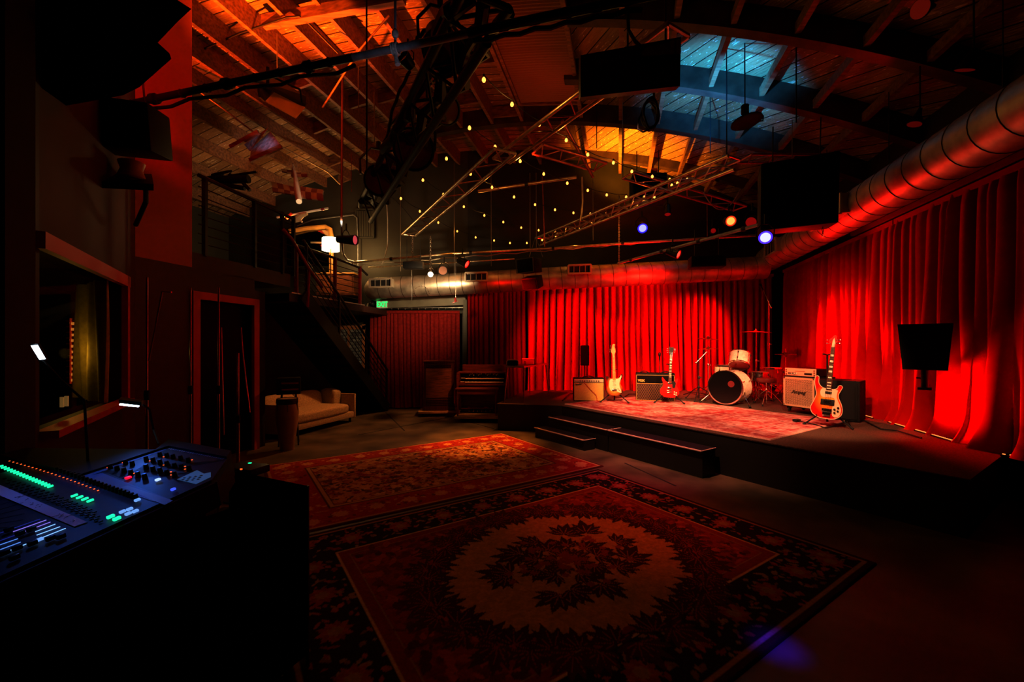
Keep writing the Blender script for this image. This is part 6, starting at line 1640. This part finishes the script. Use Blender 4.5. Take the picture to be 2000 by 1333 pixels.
pillow((-.02, -.05, .30), (SL - .18, .74, .20), 'seat_cushion', TAN, so, .5, None, 3)
for k, x in enumerate((-.42, .28)): pillow((x, .27, .46), (.72, .24, .42), 'back_cushion', TAN, so, .4, Matrix.Rotation(-.2, 3, 'X'), k + 4)
pillow((SL / 2 - .16, .12, .50), (.24, .40, .34), 'bolster', TAN, so, .6, Matrix.Rotation(.1, 3, 'Y'), 9)
MB().box((0, .36, .36), (SL, .10, .52), ch=.03).build('backrest', TAN, so)
for sx in (-1, 1): MB().box((sx * (SL / 2 - .03), .0, .34), (.06, .82, .50), ch=.02).build('armrest', TAN, so)
for sx in (-1, 1):
    for sy in (-1, 1): MB().cyl((sx * (SL / 2 - .1), sy * .33, 0), (sx * (SL / 2 - .1), sy * .33, .10), .025, 8).build('leg', BLK, so)
cgx = (561 - 1000) / FPX * 6.5
cg = thing('conga_drum', 'tall pale conga drum with dark rim standing at the near end of the sofa', 'drum', (cgx, 6.5, 0))
MB().lathe([(.10, .0), (.12, .2), (.155, .45), (.16, .6), (.14, .76)], seg=24).build('shell', pm('conga_wood', (.34, .17, .08), .35, var=.2, scale=6), cg)
MB().lathe([(.146, .70), (.152, .73), (.152, .77), (.145, .79)], seg=24, caps=False).build('rim', BLKMET, cg); MB().lathe([(0, .782), (.145, .782), (.145, .77)], seg=24, caps=False).build('drum_head', pm('hide_head', (.3, .22, .15), .6), cg)
for k in range(6):
    a = k * 1.047; MB().cyl((.155 * math.cos(a), .155 * math.sin(a), .60), (.152 * math.cos(a), .152 * math.sin(a), .74), .006, 6).build('tension_lug', CHROME, cg)
ka = thing('keyboard_amplifier', 'black box with two reddish strips on top of a stand beside the sofa', 'amplifier', (-3.60, 6.84, 0), .45)
MB().box((0, 0, .95), (.34, .30, .26), ch=.012).build('cabinet', TOLEX, ka)
for z in (.90, 1.0): MB().box((0.02, -.156, z), (.24, .014, .026), ch=.003).build('chrome_strip', pm('reddish_strip', (.5, .16, .08), .3, .6), ka)
for sx in (-1, 1):
    for sy in (-1, 1): MB().cyl((sx * .14, sy * .12, 0), (sx * .10, sy * .1, .83), .012, 8).build('leg', BLKMET, ka)

# exit sign -------------------------------------------------------------
EY = 10.58
q = [at(735, 603, EY), at(756, 602, EY), at(756, 587.5, EY), at(735, 588.5, EY)]
ex = thing('exit_sign', 'small white sign with glowing green EXIT letters above the curtain', 'sign', sum(q, V((0, 0, 0))) / 4)
quad_slab(q, (0, 1, 0), .04).build('sign_box', pm('sign_face', (.42, .34, .22), .5, emit=(.55, .60, .35), es=.22), ex, world=True, smooth=False)
EG = glow('exit_green', (.02, .95, .20), 1.6, True)
lettering('EXIT', .185, Matrix.Translation((.012, -.006, .0)) @ UPRIGHT @ Matrix.Scale(.72, 4, (1, 0, 0)), EG, ex, 'lettering', thick=.003, bold=.004)
MB().prism([(-.125, 0), (-.10, .03), (-.10, -.03)], lambda x, z, k: V((x, -.006 if k == 0 else .0, z))).build('arrow', EG, ex)
gn = thing('mounted_camera', 'small white curved camera mount by the top corner of the exit curtain', 'camera', at(720, 600, 10.6))
MB().tube([at(717, 610, 10.6), at(717, 601, 10.6), at(719, 594, 10.6), at(724, 592, 10.6)], .022, 10).build('arm', pm('white_plastic', (.6, .55, .45), .4), gn, world=True); MB().ball(at(726, 594, 10.55), .07).build('camera_dome', BLKS, gn, world=True)

# control room behind the window ------------------------------------------
cr_ = thing('window_curtain', 'olive yellow curtain lit behind the control room window', 'curtain', L2(3.7, 0) - L2n * .7)
CY = pm('olive_yellow_curtain', (.34, .26, .06), .85, var=.2, scale=20)
ca_, cb_ = at(203, 675, 4.12), at(154, 675, 4.58)
def cf(a, b):
    p = ca_.lerp(cb_, a); q = V((.55, .45, 0)).normalized() * (.03 * math.sin(a * 30) + .02 * math.sin(a * 11 + 2 * b))
    return V((p.x, p.y, 1.04 + 1.2 * b)) + q
MB().grid(cf, 90, 12).build('drape', CY, cr_, world=True)
sh = thing('glass_reflection', 'rows of orange glow standing in for a reflection in the control room window', 'shelf', at(147, 690, 4.75))  # stand-in for an orange reflection on the pane, no shelf there
REFL_EDGE = pm('red_reflection_edge', (.6, .06, .02), .4, emit=(.9, .06, .01), es=.16); REFL_EDGE.cycles.emission_sampling = 'NONE'
REFL_ROW = pm('orange_reflection', (.6, .28, .08), .5, emit=(1., .36, .06), es=.5); REFL_ROW.cycles.emission_sampling = 'NONE'
for py in range(628, 756, 11): MB().bar(at(138, py, 4.75), at(155, py - 2, 4.75), .10, .012).build('shelf_board', WOODD, sh, world=True)  # dark bars between the rows of the stand-in reflection
for px in (138.5, 153.5): MB().bar(at(px, 750, 4.7), at(px, 622, 4.7), .014, .014).build('reflection_edge', REFL_EDGE, sh, world=True)
for i, py in enumerate(range(633, 752, 11)): MB().bar(at(140.5 + 2 * (i % 3), py, 4.72), at(151.5, py - 1, 4.72), .05, .026).build('reflection_row', REFL_ROW, sh, world=True)
# desk strip at the sill: pale papers
for k, px in enumerate((121, 130)):
    tag(MB().bar(at(px, 796 - 2 * k, 3.3), at(px, 776 - 2 * k, 3.3), .026, .01, up=V((0, 1, 0))).build('paper_card', pm('cream_card', (.55, .38, .16), .7, emit=(.7, .40, .12), es=.25), smooth=False), ['cream paper card propped on the control room window sill, nearer the blue-white lamp', 'second cream paper card on the window sill, nearer the olive curtain'][k], 'card')  # faint emission stands in for lamplight on the cards

# shelf with pot, wall speaker, hanging boxes by the red wall -----------------
wsx = thing('bracket_shelf', 'black bracket shelf on the angled red wall holding a rounded pot', 'shelf', at(225, 365, 3.95))
quad_slab([at(150, 352, 3.75), at(300, 360, 3.95), at(296, 340, 4.4), at(165, 336, 4.1)], (0, 0, -1), .06).build('shelf_board', BLK, wsx, world=True, smooth=False)
for px in (165, 285): MB().tube([at(px, 360, 4.0), at(px, 395, 4.0), at(px - 20, 440, 4.2)], .02, 8).build('bracket', BLK, wsx, world=True)
pt_ = at(257, 338, 4.1)
po = thing('clay_pot', 'rounded terracotta pot catching red light on the black bracket shelf', 'pot', pt_ - V((0, 0, .09)))
MB().lathe([(.085, 0), (.11, .03), (.105, .06), (.085, .12), (.10, .17), (.105, .19), (.09, .19)], seg=24).build('pot_body', pm('terracotta', (.50, .20, .10), .45), po)
MB().lathe([(.112, .02), (.122, .035), (.112, .05)], seg=24, caps=False).build('pot_rim', pm('terracotta', (.50, .20, .10), .45), po)
c = at(238, 252, 4.0); hung_box('hanging_speaker', 'black loudspeaker box mounted on the angled red wall above the shelf', 'speaker', c, (.62, .44, .42), face_cam((c.x, c.y), -.45), .18, BLK, True, (-.2, .2))
gs1 = thing('hanging_speaker', 'large glossy black speaker overhead in the dark upper corner beside the red wall', 'speaker', at(100, 60, 2.6))
quad_slab([at(-120, 230, 2.6), at(185, 142, 2.9), at(256, 78, 2.9), at(225, 44, 2.8), at(290, -18, 2.8), at(-120, -20, 2.4)][:4][::-1], (0, .2, .3), .2)
MB().prism([(-150, 215), (150, 160), (186, 142), (256, 80), (252, 68), (226, 44), (272, -4), (300, -30), (-150, -30)], lambda x, y, k: at(x, y, 2.75) if k == 0 else at(x, y, 2.75) + V((-.02, .35, .12))).build('cabinet', pm('lightless_black', (.002, .002, .002), .9, spec=0.), gs1, world=True, smooth=False)
quad_slab([at(30, 110, 2.70), at(110, 55, 2.70), at(150, 25, 2.70), at(60, 75, 2.70)], (0, .02, .01), .02).build('blue_highlight', pm('gloss_black', (.02, .03, .05), .12), gs1, world=True, smooth=False)  # bluish plate put in for the blue highlight on the cabinet

# tall microphone stands in front of the angled wall --------------------------
SLIM = pm('chrome_slim_tube', (.55, .5, .5), .22, 1.)
def tallstand(label, px, ytop, Y, extra=None, r=.009):
    x = (px - 1000) / FPX * Y; zt_ = EYE + (HOR - ytop) / FPX * Y
    t = thing('microphone_stand', label, 'microphone stand', (x, Y, 0), face_cam((x, Y)))
    MB().lathe([(.14, 0), (.14, .02), (.03, .035)], seg=20).build('base', BLKMET, t)
    MB().cyl((0, 0, .03), (0, 0, zt_ * .55), r * 1.4, 10).build('lower_tube', SLIM, t); MB().cyl((0, 0, zt_ * .5), (0, 0, zt_), r, 10).build('upper_tube', SLIM, t)
    MB().lathe([(.02, -.04), (.024, 0), (.02, .04)], (0, 0, zt_ * .55), (0, 0, 1), 10).build('clutch', BLK, t)
    if extra:
        MB().tube([at(*extra[0], Y - .02), at(*extra[1], Y - .02)], .008, 8).build('boom_arm', SLIM, t, world=True)
        if len(extra) > 2: MB().tube([at(*extra[1], Y - .02), at(*extra[2], Y - .02)], .007, 8).build('boom_tip', SLIM, t, world=True)
    return t
tallstand('tall chrome microphone stand with a raised boom nearest the control room window', 287, 542, 3.5, ((291, 705), (317, 570), (335, 571)))
tallstand('plain chrome microphone stand against the casing of the dark doorway', 372, 562, 4.0)
tallstand('straight chrome microphone stand in front of the dark doorway', 427, 562, 4.0, ((437, 850), (432, 640)))
tallstand('shorter microphone stand with a folded boom in front of the doorway, nearest the sofa', 465, 690, 4.4, ((488, 806), (474, 688), (471, 640)), .012)

# ================================================================ MIXING CONSOLE
O_ = V((-1.397, 1.5, .957)); cr = V((.92, -.39, 0)); cd = V((.385, .908, .16)); cn = cr.cross(cd).normalized(); cr.normalize(); cd.normalize()
def con(px, py, h=0.0):
    e = V((0, 0, EYE)); d = V(((px - 1000) / FPX, 1, (HOR - py) / FPX)); o = O_ + cn * h
    return e + d * ((o - e).dot(cn) / d.dot(cn))
def cst_(s, t, h=0.0): return O_ - cr * s + cd * t + cn * h
tB = (con(443, 897) - O_).dot(cd)
mc = thing('mixing_console', 'large digital mixing console with glowing green buttons lit by blue desk lamps', 'mixing console', (O_.x - .4, O_.y + .1, 0))
PANEL = pm('console_panel', (.022, .032, .055), .5, var=.2, scale=30, spec=.3)
outl = [cst_(1.25, -.75), cst_(0, -.75), con(413, 938), con(443, 897), con(330, 875), con(160, 931), con(0, 893), cst_(1.25, .18)]
MB().prism([(i, 0) for i in range(len(outl))], lambda i, y, k: outl[int(i)] - cn * (.0 if k == 0 else .10)).build('control_surface', PANEL, mc, world=True, smooth=False)
ck_ = [cst_(0, -.78), con(413, 938), con(443, 897)]
for p, q in zip(ck_, ck_[1:]): MB().bar(p + cr * .013 - cn * .065, q + cr * .013 - cn * .065, .024, .11, up=cn).build('side_cheek', BLK, mc, world=True, smooth=False)
outl2 = [con(0, 893), con(160, 931), con(330, 875), con(443, 897), con(452, 885), con(330, 862), con(160, 931) + cd * .30, con(0, 893) + cd * .10]
MB().prism([(i, 0) for i in range(len(outl2))], lambda i, y, k: outl2[int(i)] + cn * (.012 if k == 0 else -.12)).build('rear_bridge', BLK, mc, world=True, smooth=False)
mb = MB()
for (s, t) in ((.06, -.6), (.06, tB - .25), (1.15, -.6), (1.15, tB - .25)): q = cst_(s, t); mb.bar((q.x, q.y, 0), (q.x, q.y, q.z - .1), .06, .06)
for (s, t) in ((.06, -.6), (.06, tB - .25), (1.15, -.6), (1.15, tB - .25)): q = cst_(s, t); MB().bar((q.x, q.y, 0), (q.x, q.y, q.z - .1), .06, .06).build('leg', BLKMET, mc, world=True)
CRm = Matrix((cr, cd, cn)).transposed()
def cbox(px, py, size, m, name, h=.004, p=None):
    c = con(px, py, 0) + cn * (h + size[2] / 2) if p is None else p + cn * (h + size[2] / 2)
    return MB().box(c, size, CRm, ch=min(size) * .25).build(name, m, mc, world=True)
GRN = glow('green_button', (.02, 1., .42), 1.5, True); ORG = glow('orange_led_dot', (1., .16, .03), 1.6); WBT = glow('pale_blue_button', (.25, .50, 1.), .9); RBT = glow('red_button', (1., .01, .05), 1.3); BBT = glow('blue_button', (.08, .14, 1.), 1.2); WHB = glow('white_button', (.55, .72, 1.), 1.1)
for i in range(17):
    k = i / 16; cbox(2 + 97 * k, 914 + 40 * k, (.0088, .019, .008), GRN, 'lit_button')
for i in range(4): cbox(146 + 31 * i / 3, 972 + 10 * i / 3, (.0100, .021, .008), GRN, 'lit_button')
for px, py in ((217, 1014), (229, 1018)): cbox(px, py, (.014, .022, .010), GRN, 'lit_button')
for i in range(24):
    k = i / 23; cbox(19 + 173 * k, 903 + 58 * k - 3 * math.sin(PI * k), (.005, .006, .003), ORG, 'indicator_led')
for px, py in ((240, 1004), (254, 999), (251, 1008), (265, 1003), (78, 1059), (269, 981)): cbox(px, py, (.014, .018, .009), WBT, 'lit_button')
cbox(251, 937, (.020, .020, .009), RBT, 'lit_button'); cbox(309, 941, (.016, .018, .009), WHB, 'lit_button'); cbox(339, 960, (.013, .016, .009), BBT, 'lit_button')
def cknob(px, py, r, h):
    p = con(px, py); MB().lathe([(r, 0), (r * .95, h * .3), (r * .8, h), (r * .7, h * 1.05)], p, cn, 12).build('knob', BLKS, mc, world=True)
for i in range(22):
    k = i / 21; cknob(112 + 154 * k, 921 + 54 * k, .0085, .020)
for (a, b) in ((800, 310), (850, 322), (900, 337), (950, 352), (1000, 367), (1050, 382), (910, 277), (960, 287), (1060, 312), (1110, 327), (1160, 337), (1210, 352), (1265, 367), (1060, 252), (1110, 262), (1160, 277), (1210, 287), (1265, 302), (1315, 312), (1370, 322), (1160, 222), (1210, 227), (1255, 237), (1310, 247), (1365, 262)):
    px, py = a / 3.7037, 830 + b / 3.7037; cknob(px, py + 3, .0105, .024)
for (a, b) in ((780, 318), (890, 282), (1085, 270), (1185, 240), (1185, 300), (1390, 262), (1340, 310), (1238, 350), (940, 352), (970, 360), (1240, 372), (1340, 330)):
    cbox(a / 3.7037, 830 + b / 3.7037, (.006, .006, .003), ORG, 'indicator_led')
# rows of dark keys and ruled graphics
for r_ in range(3):
    for i in range(20):
        k = i / 19; cbox(10 + 175 * k + 6 * r_, 938 + 66 * k + 9 * r_ - 4 * math.sin(PI * k), (.011, .012, .005), BLKS, 'key')
KEYB = pm('blue_grey_graphic', (.10, .16, .28), .5)
def cquad(pts, m, name, h=.002):
    q = [con(*p) + cn * h for p in pts]; return quad_slab(q, cn * -1, .0015).build(name, m, mc, world=True, smooth=False)
TAPE = pm('white_console_tape', (.62, .64, .72), .6)
tpq = cquad([(0, 970), (146, 1031), (171, 1022), (0, 949)], TAPE, 'marking_tape', .004)
INK = pm('marker_ink', (.02, .02, .05), .6); r9 = np.random.default_rng(4)
ink = MB()
for k in (.22, .33, .40, .47, .75, .82, .9):
    for _ in range(4):
        a = con(0 + 158 * k + r9.normal() * 3, 960 + 66 * k + r9.normal() * 2.5) + cn * .0055; b = a + cr * r9.normal() * .006 + cd * r9.normal() * .010; ink.bar(a, b, .0016, .0008)
ink.build('scribbled_ink', INK, mc, world=True)
cquad([(346, 938), (383, 947), (412, 933), (412, 924), (385, 920)], pm('lit_label_panel', (.10, .25, .5), .5, emit=(.10, .26, .55), es=.28), 'label_panel', .003)
mb = MB()
for i in range(4):
    for j in range(3): mb.box(con(360 + 11 * i - 3 * j, 934 - 1.5 * i + 3.5 * j, .004), (.012, .007, .001), CRm)
mb.build('label_print', BLKS, mc, world=True)
cquad([(165, 932), (300, 981), (338, 979), (200, 925)], KEYB, 'graphic_strip', .0015)
cquad([(198, 919), (240, 936), (300, 905), (372, 925), (440, 899), (333, 876)], pm('olive_graphic', (.035, .045, .03), .5), 'knob_field', .0012)
cquad([(160, 931), (168, 933), (325, 879), (318, 876)], KEYB, 'lit_edge_line', .0016)  # blue light along the knob section's edge, put in as a strip
cquad([(235, 953), (322, 988), (338, 979), (250, 950)], pm('pale_graphic', (.22, .30, .42), .5), 'graphic_strip', .002)
mb = MB()
for i in range(26): 
    k = i / 25; mb.box(con(330 + 105 * k, 877 + 20 * k, .004), (.006 if i % 4 else .003, .008, .001), CRm)
mb.build('panel_print', pm('white_print', (.7, .75, .85), .5), mc, world=True)
for (x0, y0, x1, y1, m) in [(0, 870, 130, 825, 0), (0, 905, 150, 850, 0), (0, 940, 475, 750, 1), (265, 800, 435, 738, 1), (255, 775, 400, 720, 1), (105, 800, 365, 705, 2), (95, 775, 335, 690, 2), (0, 785, 290, 683, 3), (0, 840, 180, 775, 3)]:
    a, b = con(x0 / 3.7037, 830 + y0 / 3.7037, .003), con(x1 / 3.7037, 830 + y1 / 3.7037, .003)
    MB().bar(a, b, .0035, .002, up=cn).build('fader_slot', [glow('fader_blue', (.16, .38, 1.), .9), glow('fader_bright_blue', (.28, .55, 1.), 1.3), glow('fader_violet', (.38, .28, 1.), .9), glow('fader_dim_blue', (.03, .05, .5), .5)][m], mc, world=True)
for i in range(7):
    a, b = con(0, 978 + 9 * i), con(60 - 3 * i, 956 + 12 * i); MB().bar(a, b, .003, .0015, up=cn).build('fader_slot', BLKS, mc, world=True)
for (a, b) in ((150, 808), (232, 778), (445, 832), (370, 845), (70, 780), (130, 915), (240, 880), (40, 950), (110, 985)): cbox(a / 3.7037, 830 + b / 3.7037, (.016, .024, .016), BLKS, 'fader_cap')
def gooseneck(label, head, d, foot, L=.085, W=.022, tone=None, es=14):
    t = thing('console_lamp', label, 'desk lamp', foot); head = V(head); d = V(d).normalized()
    mid = (head + V(foot)) / 2 + V((0, .03, .10))
    MB().tube([foot, V(foot).lerp(mid, .6) + V((0, 0, .02)), mid, mid.lerp(head, .6) + V((0, 0, .02)), head], .005, 8).build('gooseneck', BLK, t, world=True)
    y = V((0, 0, 1)).cross(d); y = y.normalized() if y.length > .1 else V((1, 0, 0)); x = d.cross(y)
    R = Matrix((y, x, d)).transposed()
    MB().box(head + d * -.008, (L + .02, W + .014, .014), R, ch=.003).build('lamp_head', BLKS, t, world=True)
    MB().box(head + d * .002, (L, W, .004), R).build('led_panel', glow('led_white' + str(es), tone or (.62, .80, 1.), es), t, world=True)
    return t
h1 = at(73, 688, 2.0)
t = thing('console_lamp', 'bright white-blue desk lamp glowing against the dark control room window', 'desk lamp', con(120, 905))
q = [at(60, 675.5, 2.0), at(71, 675, 2.0), at(86.5, 701.5, 2.02), at(77, 703, 2.02)]
quad_slab(q, (0, 1, 0), .006).build('led_panel', glow('led_white_bright', (.70, .84, 1.), 16), t, world=True, smooth=False)
quad_slab([at(58, 672, 2.007), at(73, 671, 2.007), at(90, 704, 2.027), at(75, 706, 2.027)], (0, 1, 0), .012).build('lamp_head', BLKS, t, world=True, smooth=False)
MB().tube([at(80, 700, 2.03), at(118, 742, 2.05), at(165, 783, 2.08), con(172, 905)], .006, 8).build('gooseneck', BLK, t, world=True)
t = thing('console_lamp', 'slim desk lamp with a lit underside hovering over the knob section', 'desk lamp', con(300, 870))
quad_slab([at(232, 788, 2.3), at(276, 793, 2.3), at(280, 789, 2.36), at(236, 783, 2.36)], (0, 0, 1), .02).build('lamp_head', pm('blue_grey_lamp', (.10, .14, .22), .35), t, world=True, smooth=False)
quad_slab([at(233, 789.5, 2.3), at(270, 793.5, 2.3), at(272, 792, 2.35), at(237, 788, 2.35)], (0, 0, -1), .007).build('led_panel', glow('led_white_soft', (.65, .82, 1.), 9), t, world=True, smooth=False)
MB().tube([at(278, 790, 2.36), at(292, 800, 2.4), at(300, 840, 2.42), con(310, 868)], .006, 8).build('gooseneck', BLK, t, world=True)
# rack beside the console with a small device on it
rk = thing('equipment_rack', 'black equipment rack standing against the far side of the mixing console', 'rack', cst_(-.05, .4) * V((1, 1, 0)) if False else (cst_(-.05, .4).x, cst_(-.05, .4).y, 0))
pl4 = [cst_(-.045, -.75), cst_(-.12, -.75), cst_(-.11, .72), cst_(.42, .74), cst_(.42, tB + .14), cst_(-.045, tB + .14)]
MB().slab([tuple(p.xy) for p in pl4], .06, .90).build('case', pm('lightless_black', (.002, .002, .002), .9, spec=0.), rk, world=True, smooth=False)
for p in (pl4[1], pl4[2], pl4[3]): MB().bar((p.x, p.y, .0), (p.x, p.y, .90), .012, .012).build('corner_trim', BLKMET, rk, world=True)
dv = thing('wireless_receiver', 'small black receiver with one green and two orange lights on the rack', 'receiver', atz(470, 920, .90))
c = atz(470, 922, .92); MB().box(c + V((0, .05, 0)), (.20, .12, .04), Matrix.Rotation(-.3, 3, 'Z'), ch=.004).build('housing', BLKS, dv, world=True)
MB().box(at(488, 905, 2.2), (.014, .01, .004)).build('green_led', GRN, dv, world=True)
for px, py in ((455, 919), (471, 917)): MB().box(at(px, py, 2.2), (.010, .006, .006)).build('orange_led', ORG, dv, world=True)
# ================================================================ LIGHT
def spot(name, p, aim, W, col, deg, blend=.5, r=.06):
    l = bpy.data.lights.new(name, 'SPOT'); l.energy = W; l.color = col; l.spot_size = math.radians(deg); l.spot_blend = blend; l.shadow_soft_size = r
    o = bpy.data.objects.new(name, l); COL.objects.link(o); o.location = V(p)
    o.rotation_euler = (V(aim) - V(p)).to_track_quat('-Z', 'Y').to_euler(); return o
def point(name, p, W, col, r=.05):
    l = bpy.data.lights.new(name, 'POINT'); l.energy = W; l.color = col; l.shadow_soft_size = r
    o = bpy.data.objects.new(name, l); COL.objects.link(o); o.location = V(p); return o
RED = (1, .004, .002)
# stage front wash
spot('stage_wash_lamp', (1.0, 4.6, 4.4), (2.8, 6.7, .5), 1100, (1, .40, .24), 60, .7)
spot('stage_wash_lamp', (.9, 3.6, 3.2), (2.85, 8.2, .7), 2700, (1, .48, .21), 30, .6)
spot('stage_side_wash_lamp', (2.7, 4.0, 3.0), (4.2, 6.1, .75), 640, (1, .48, .24), 48, .6)
# red washes over the curtains, raking along the folds
spot('red_back_wash_lamp', (-.5, 8.0, 2.9), (2.3, 10.4, .9), 1500, RED, 74, 1.0)
spot('red_back_wash_lamp', (5.3, 9.3, 3.1), (4.0, 10.4, 1.4), 600, RED, 84, 1.0)
spot('red_back_wash_lamp', (2.0, 8.2, 3.2), (4.1, 10.4, 1.0), 900, RED, 62, 1.0)
spot('red_side_wash_lamp', (4.7, 9.3, 2.6), (5.8, 7.2, 1.3), 1900, RED, 66, 1.0)
spot('red_side_wash_lamp', (2.9, 6.9, 2.6), (5.95, 7.6, 1.3), 420, RED, 74, 1.0)
spot('red_side_wash_lamp', (5.15, 7.3, 2.2), (5.35, 5.0, .85), 750, RED, 44, .7)
spot('red_floor_lamp', (4.55, 5.2, .66), (5.2, 4.7, 1.0), 300, RED, 80, .9)
# duct glow
spot('red_duct_lamp', (3.0, 8.7, 2.75), (2.6, 9.7, 3.3), 260, RED, 130, .8)
spot('red_duct_lamp', (-.3, 8.9, 2.7), (-.2, 9.8, 3.1), 14, RED, 110, .8)
spot('red_duct_lamp', (4.75, 7.4, 2.45), (4.9, 5.4, 3.4), 100, RED, 100, .8)
spot('warm_duct_lamp', at(850, 560, 8.5), at(830, 556, 9.8), 190, (1, .70, .38), 110, .8)
# landing lamp and olive wall
point('landing_lamp', (lx.x, lx.y, lx.z + .26), 40, (1, .56, .18), .08)
point('landing_lamp', (lx.x, lx.y, lx.z - .25), 25, (1, .56, .18), .06)
point('wall_lamp', at(700, 490, 10.2), 28, (1, .64, .24), .1)
spot('floor_spot_lamp', (-1.5, 9.3, 4.1), (-2.6, 8.3, 0), 420, (1, .44, .13), 66, .5)
spot('organ_fill', (.2, 7.0, 3.9), (-1.05, 9.5, .6), 420, (1, .30, .12), 22, .8)  # added light to lift the organ, no fixture for it
spot('window_trim_fill', (-2.7, 9.2, 3.0), (-4.25, 10.9, 1.6), 30, (1, .42, .12), 44, .8)  # added light to bring out the oak window trim
# ceiling colours
spot('orange_uplight_lamp', (-5.0, 6.9, 4.3), (-3.6, 6.0, 6.7), 380, (1, .11, .008), 96, .7, .04)
spot('orange_uplight_lamp', (-3.5, 5.3, 3.6), (-2.9, 5.7, 6.7), 3600, (1, .15, .008), 62, .8, .04)
spot('gold_uplight_lamp', (-4.9, 9.2, 4.3), (-5.2, 8.6, 6), 40, (1, .34, .06), 130, .8)
spot('dim_red_uplight_lamp', (.3, 6.6, 4.4), (-.6, 7.6, 6.6), 70, (1, .06, .01), 120, .8)
spot('yellow_uplight_lamp', (2.3, 9.9, 4.9), (2.9, 10.1, 6.3), 800, (1, .34, .02), 120, .8)
spot('blue_uplight_lamp', (2.7, 6.3, 4.5), (3.4, 6.9, 5.9), 800, (.02, .34, 1), 84, .7, .03)
spot('red_wall_lamp', (-3.0, 3.0, 4.2), (-4.25, 5.4, 4.6), 150, RED, 52, .8)
spot('red_bounce_fill', (2.2, 8.2, 3.6), (-3.6, 4.0, 1.8), 130, RED, 34, .8)  # added fill for red bounce off the curtains
# hall floor
spot('rug_lamp', (1.2, 4.6, 4.4), (1.15, 4.15, 0), 300, (1, .09, .008), 37, 1.0)
spot('rug_gold_lamp', (.2, 8.2, 4.3), (-.5, 7.1, 0), 1400, (1, .34, .06), 32, .9)
spot('magenta_lamp', (1.9, 5.9, 4.2), (1.6, 5.5, 0), 240, (1, .01, .30), 34, .9)
spot('blue_floor_lamp', (1.5, 2.35, 3.6), (1.405, 2.255, 0), 1300, (.02, .008, 1), 5, 1.0)
# blue desk lamps over the console
spot('console_blue_lamp', at(84, 700, 1.98), con(90, 985), 4.6, (.03, .19, 1), 100, .8, .02)
spot('console_blue_lamp', at(256, 800, 2.28), con(270, 920), 3.4, (.03, .20, 1), 110, .8, .02)
point('control_room_lamp', at(132, 690, 4.2), 2.6, (1, .58, .08), .05)

# small added lamps without fixtures, string bulb light and the drum wash
spot('pipe_glint_fill', (-.55, 2.9, 3.3), atz(745, 101, 4.1), 9, (.62, .66, .95), 34, .9)  # added cool light on the overhead pipe
spot('reflector_fill', (-1.6, 4.1, 3.3), at(555, 205, 5.3), 90, (1, .30, .06), 22, .9)  # added light from below so the flood reflector shows
for k, (px, py) in enumerate(((1000, 212), (1106, 282), (1198, 328), (1016, 322), (961, 374), (1123, 455), (1256, 400), (946, 428), (856, 442))):
    point('bulb_string_lamp', at(px, py, min(10, (4.2 - EYE) * FPX / (HOR - py))), 6.0, (1, .42, .08), .03)
spot('aeroplane_fill', (-3.0, 7.5, 3.7), at(582, 372, 8.6), 120, (1, .84, .60), 50, .7)  # added fill on the model aeroplane, no fixture stands here
spot('roof_shaft_fill', (-3.6, 6.7, 4.9), at(515, 278, 7.6), 40, (.55, .66, 1), 18, .8)  # added cool light on the lining of the roof opening
spot('drum_wash_lamp', (4.3, 4.4, 3.3), (3.5, 7.9, .9), 1100, (1, .48, .24), 34, .7)
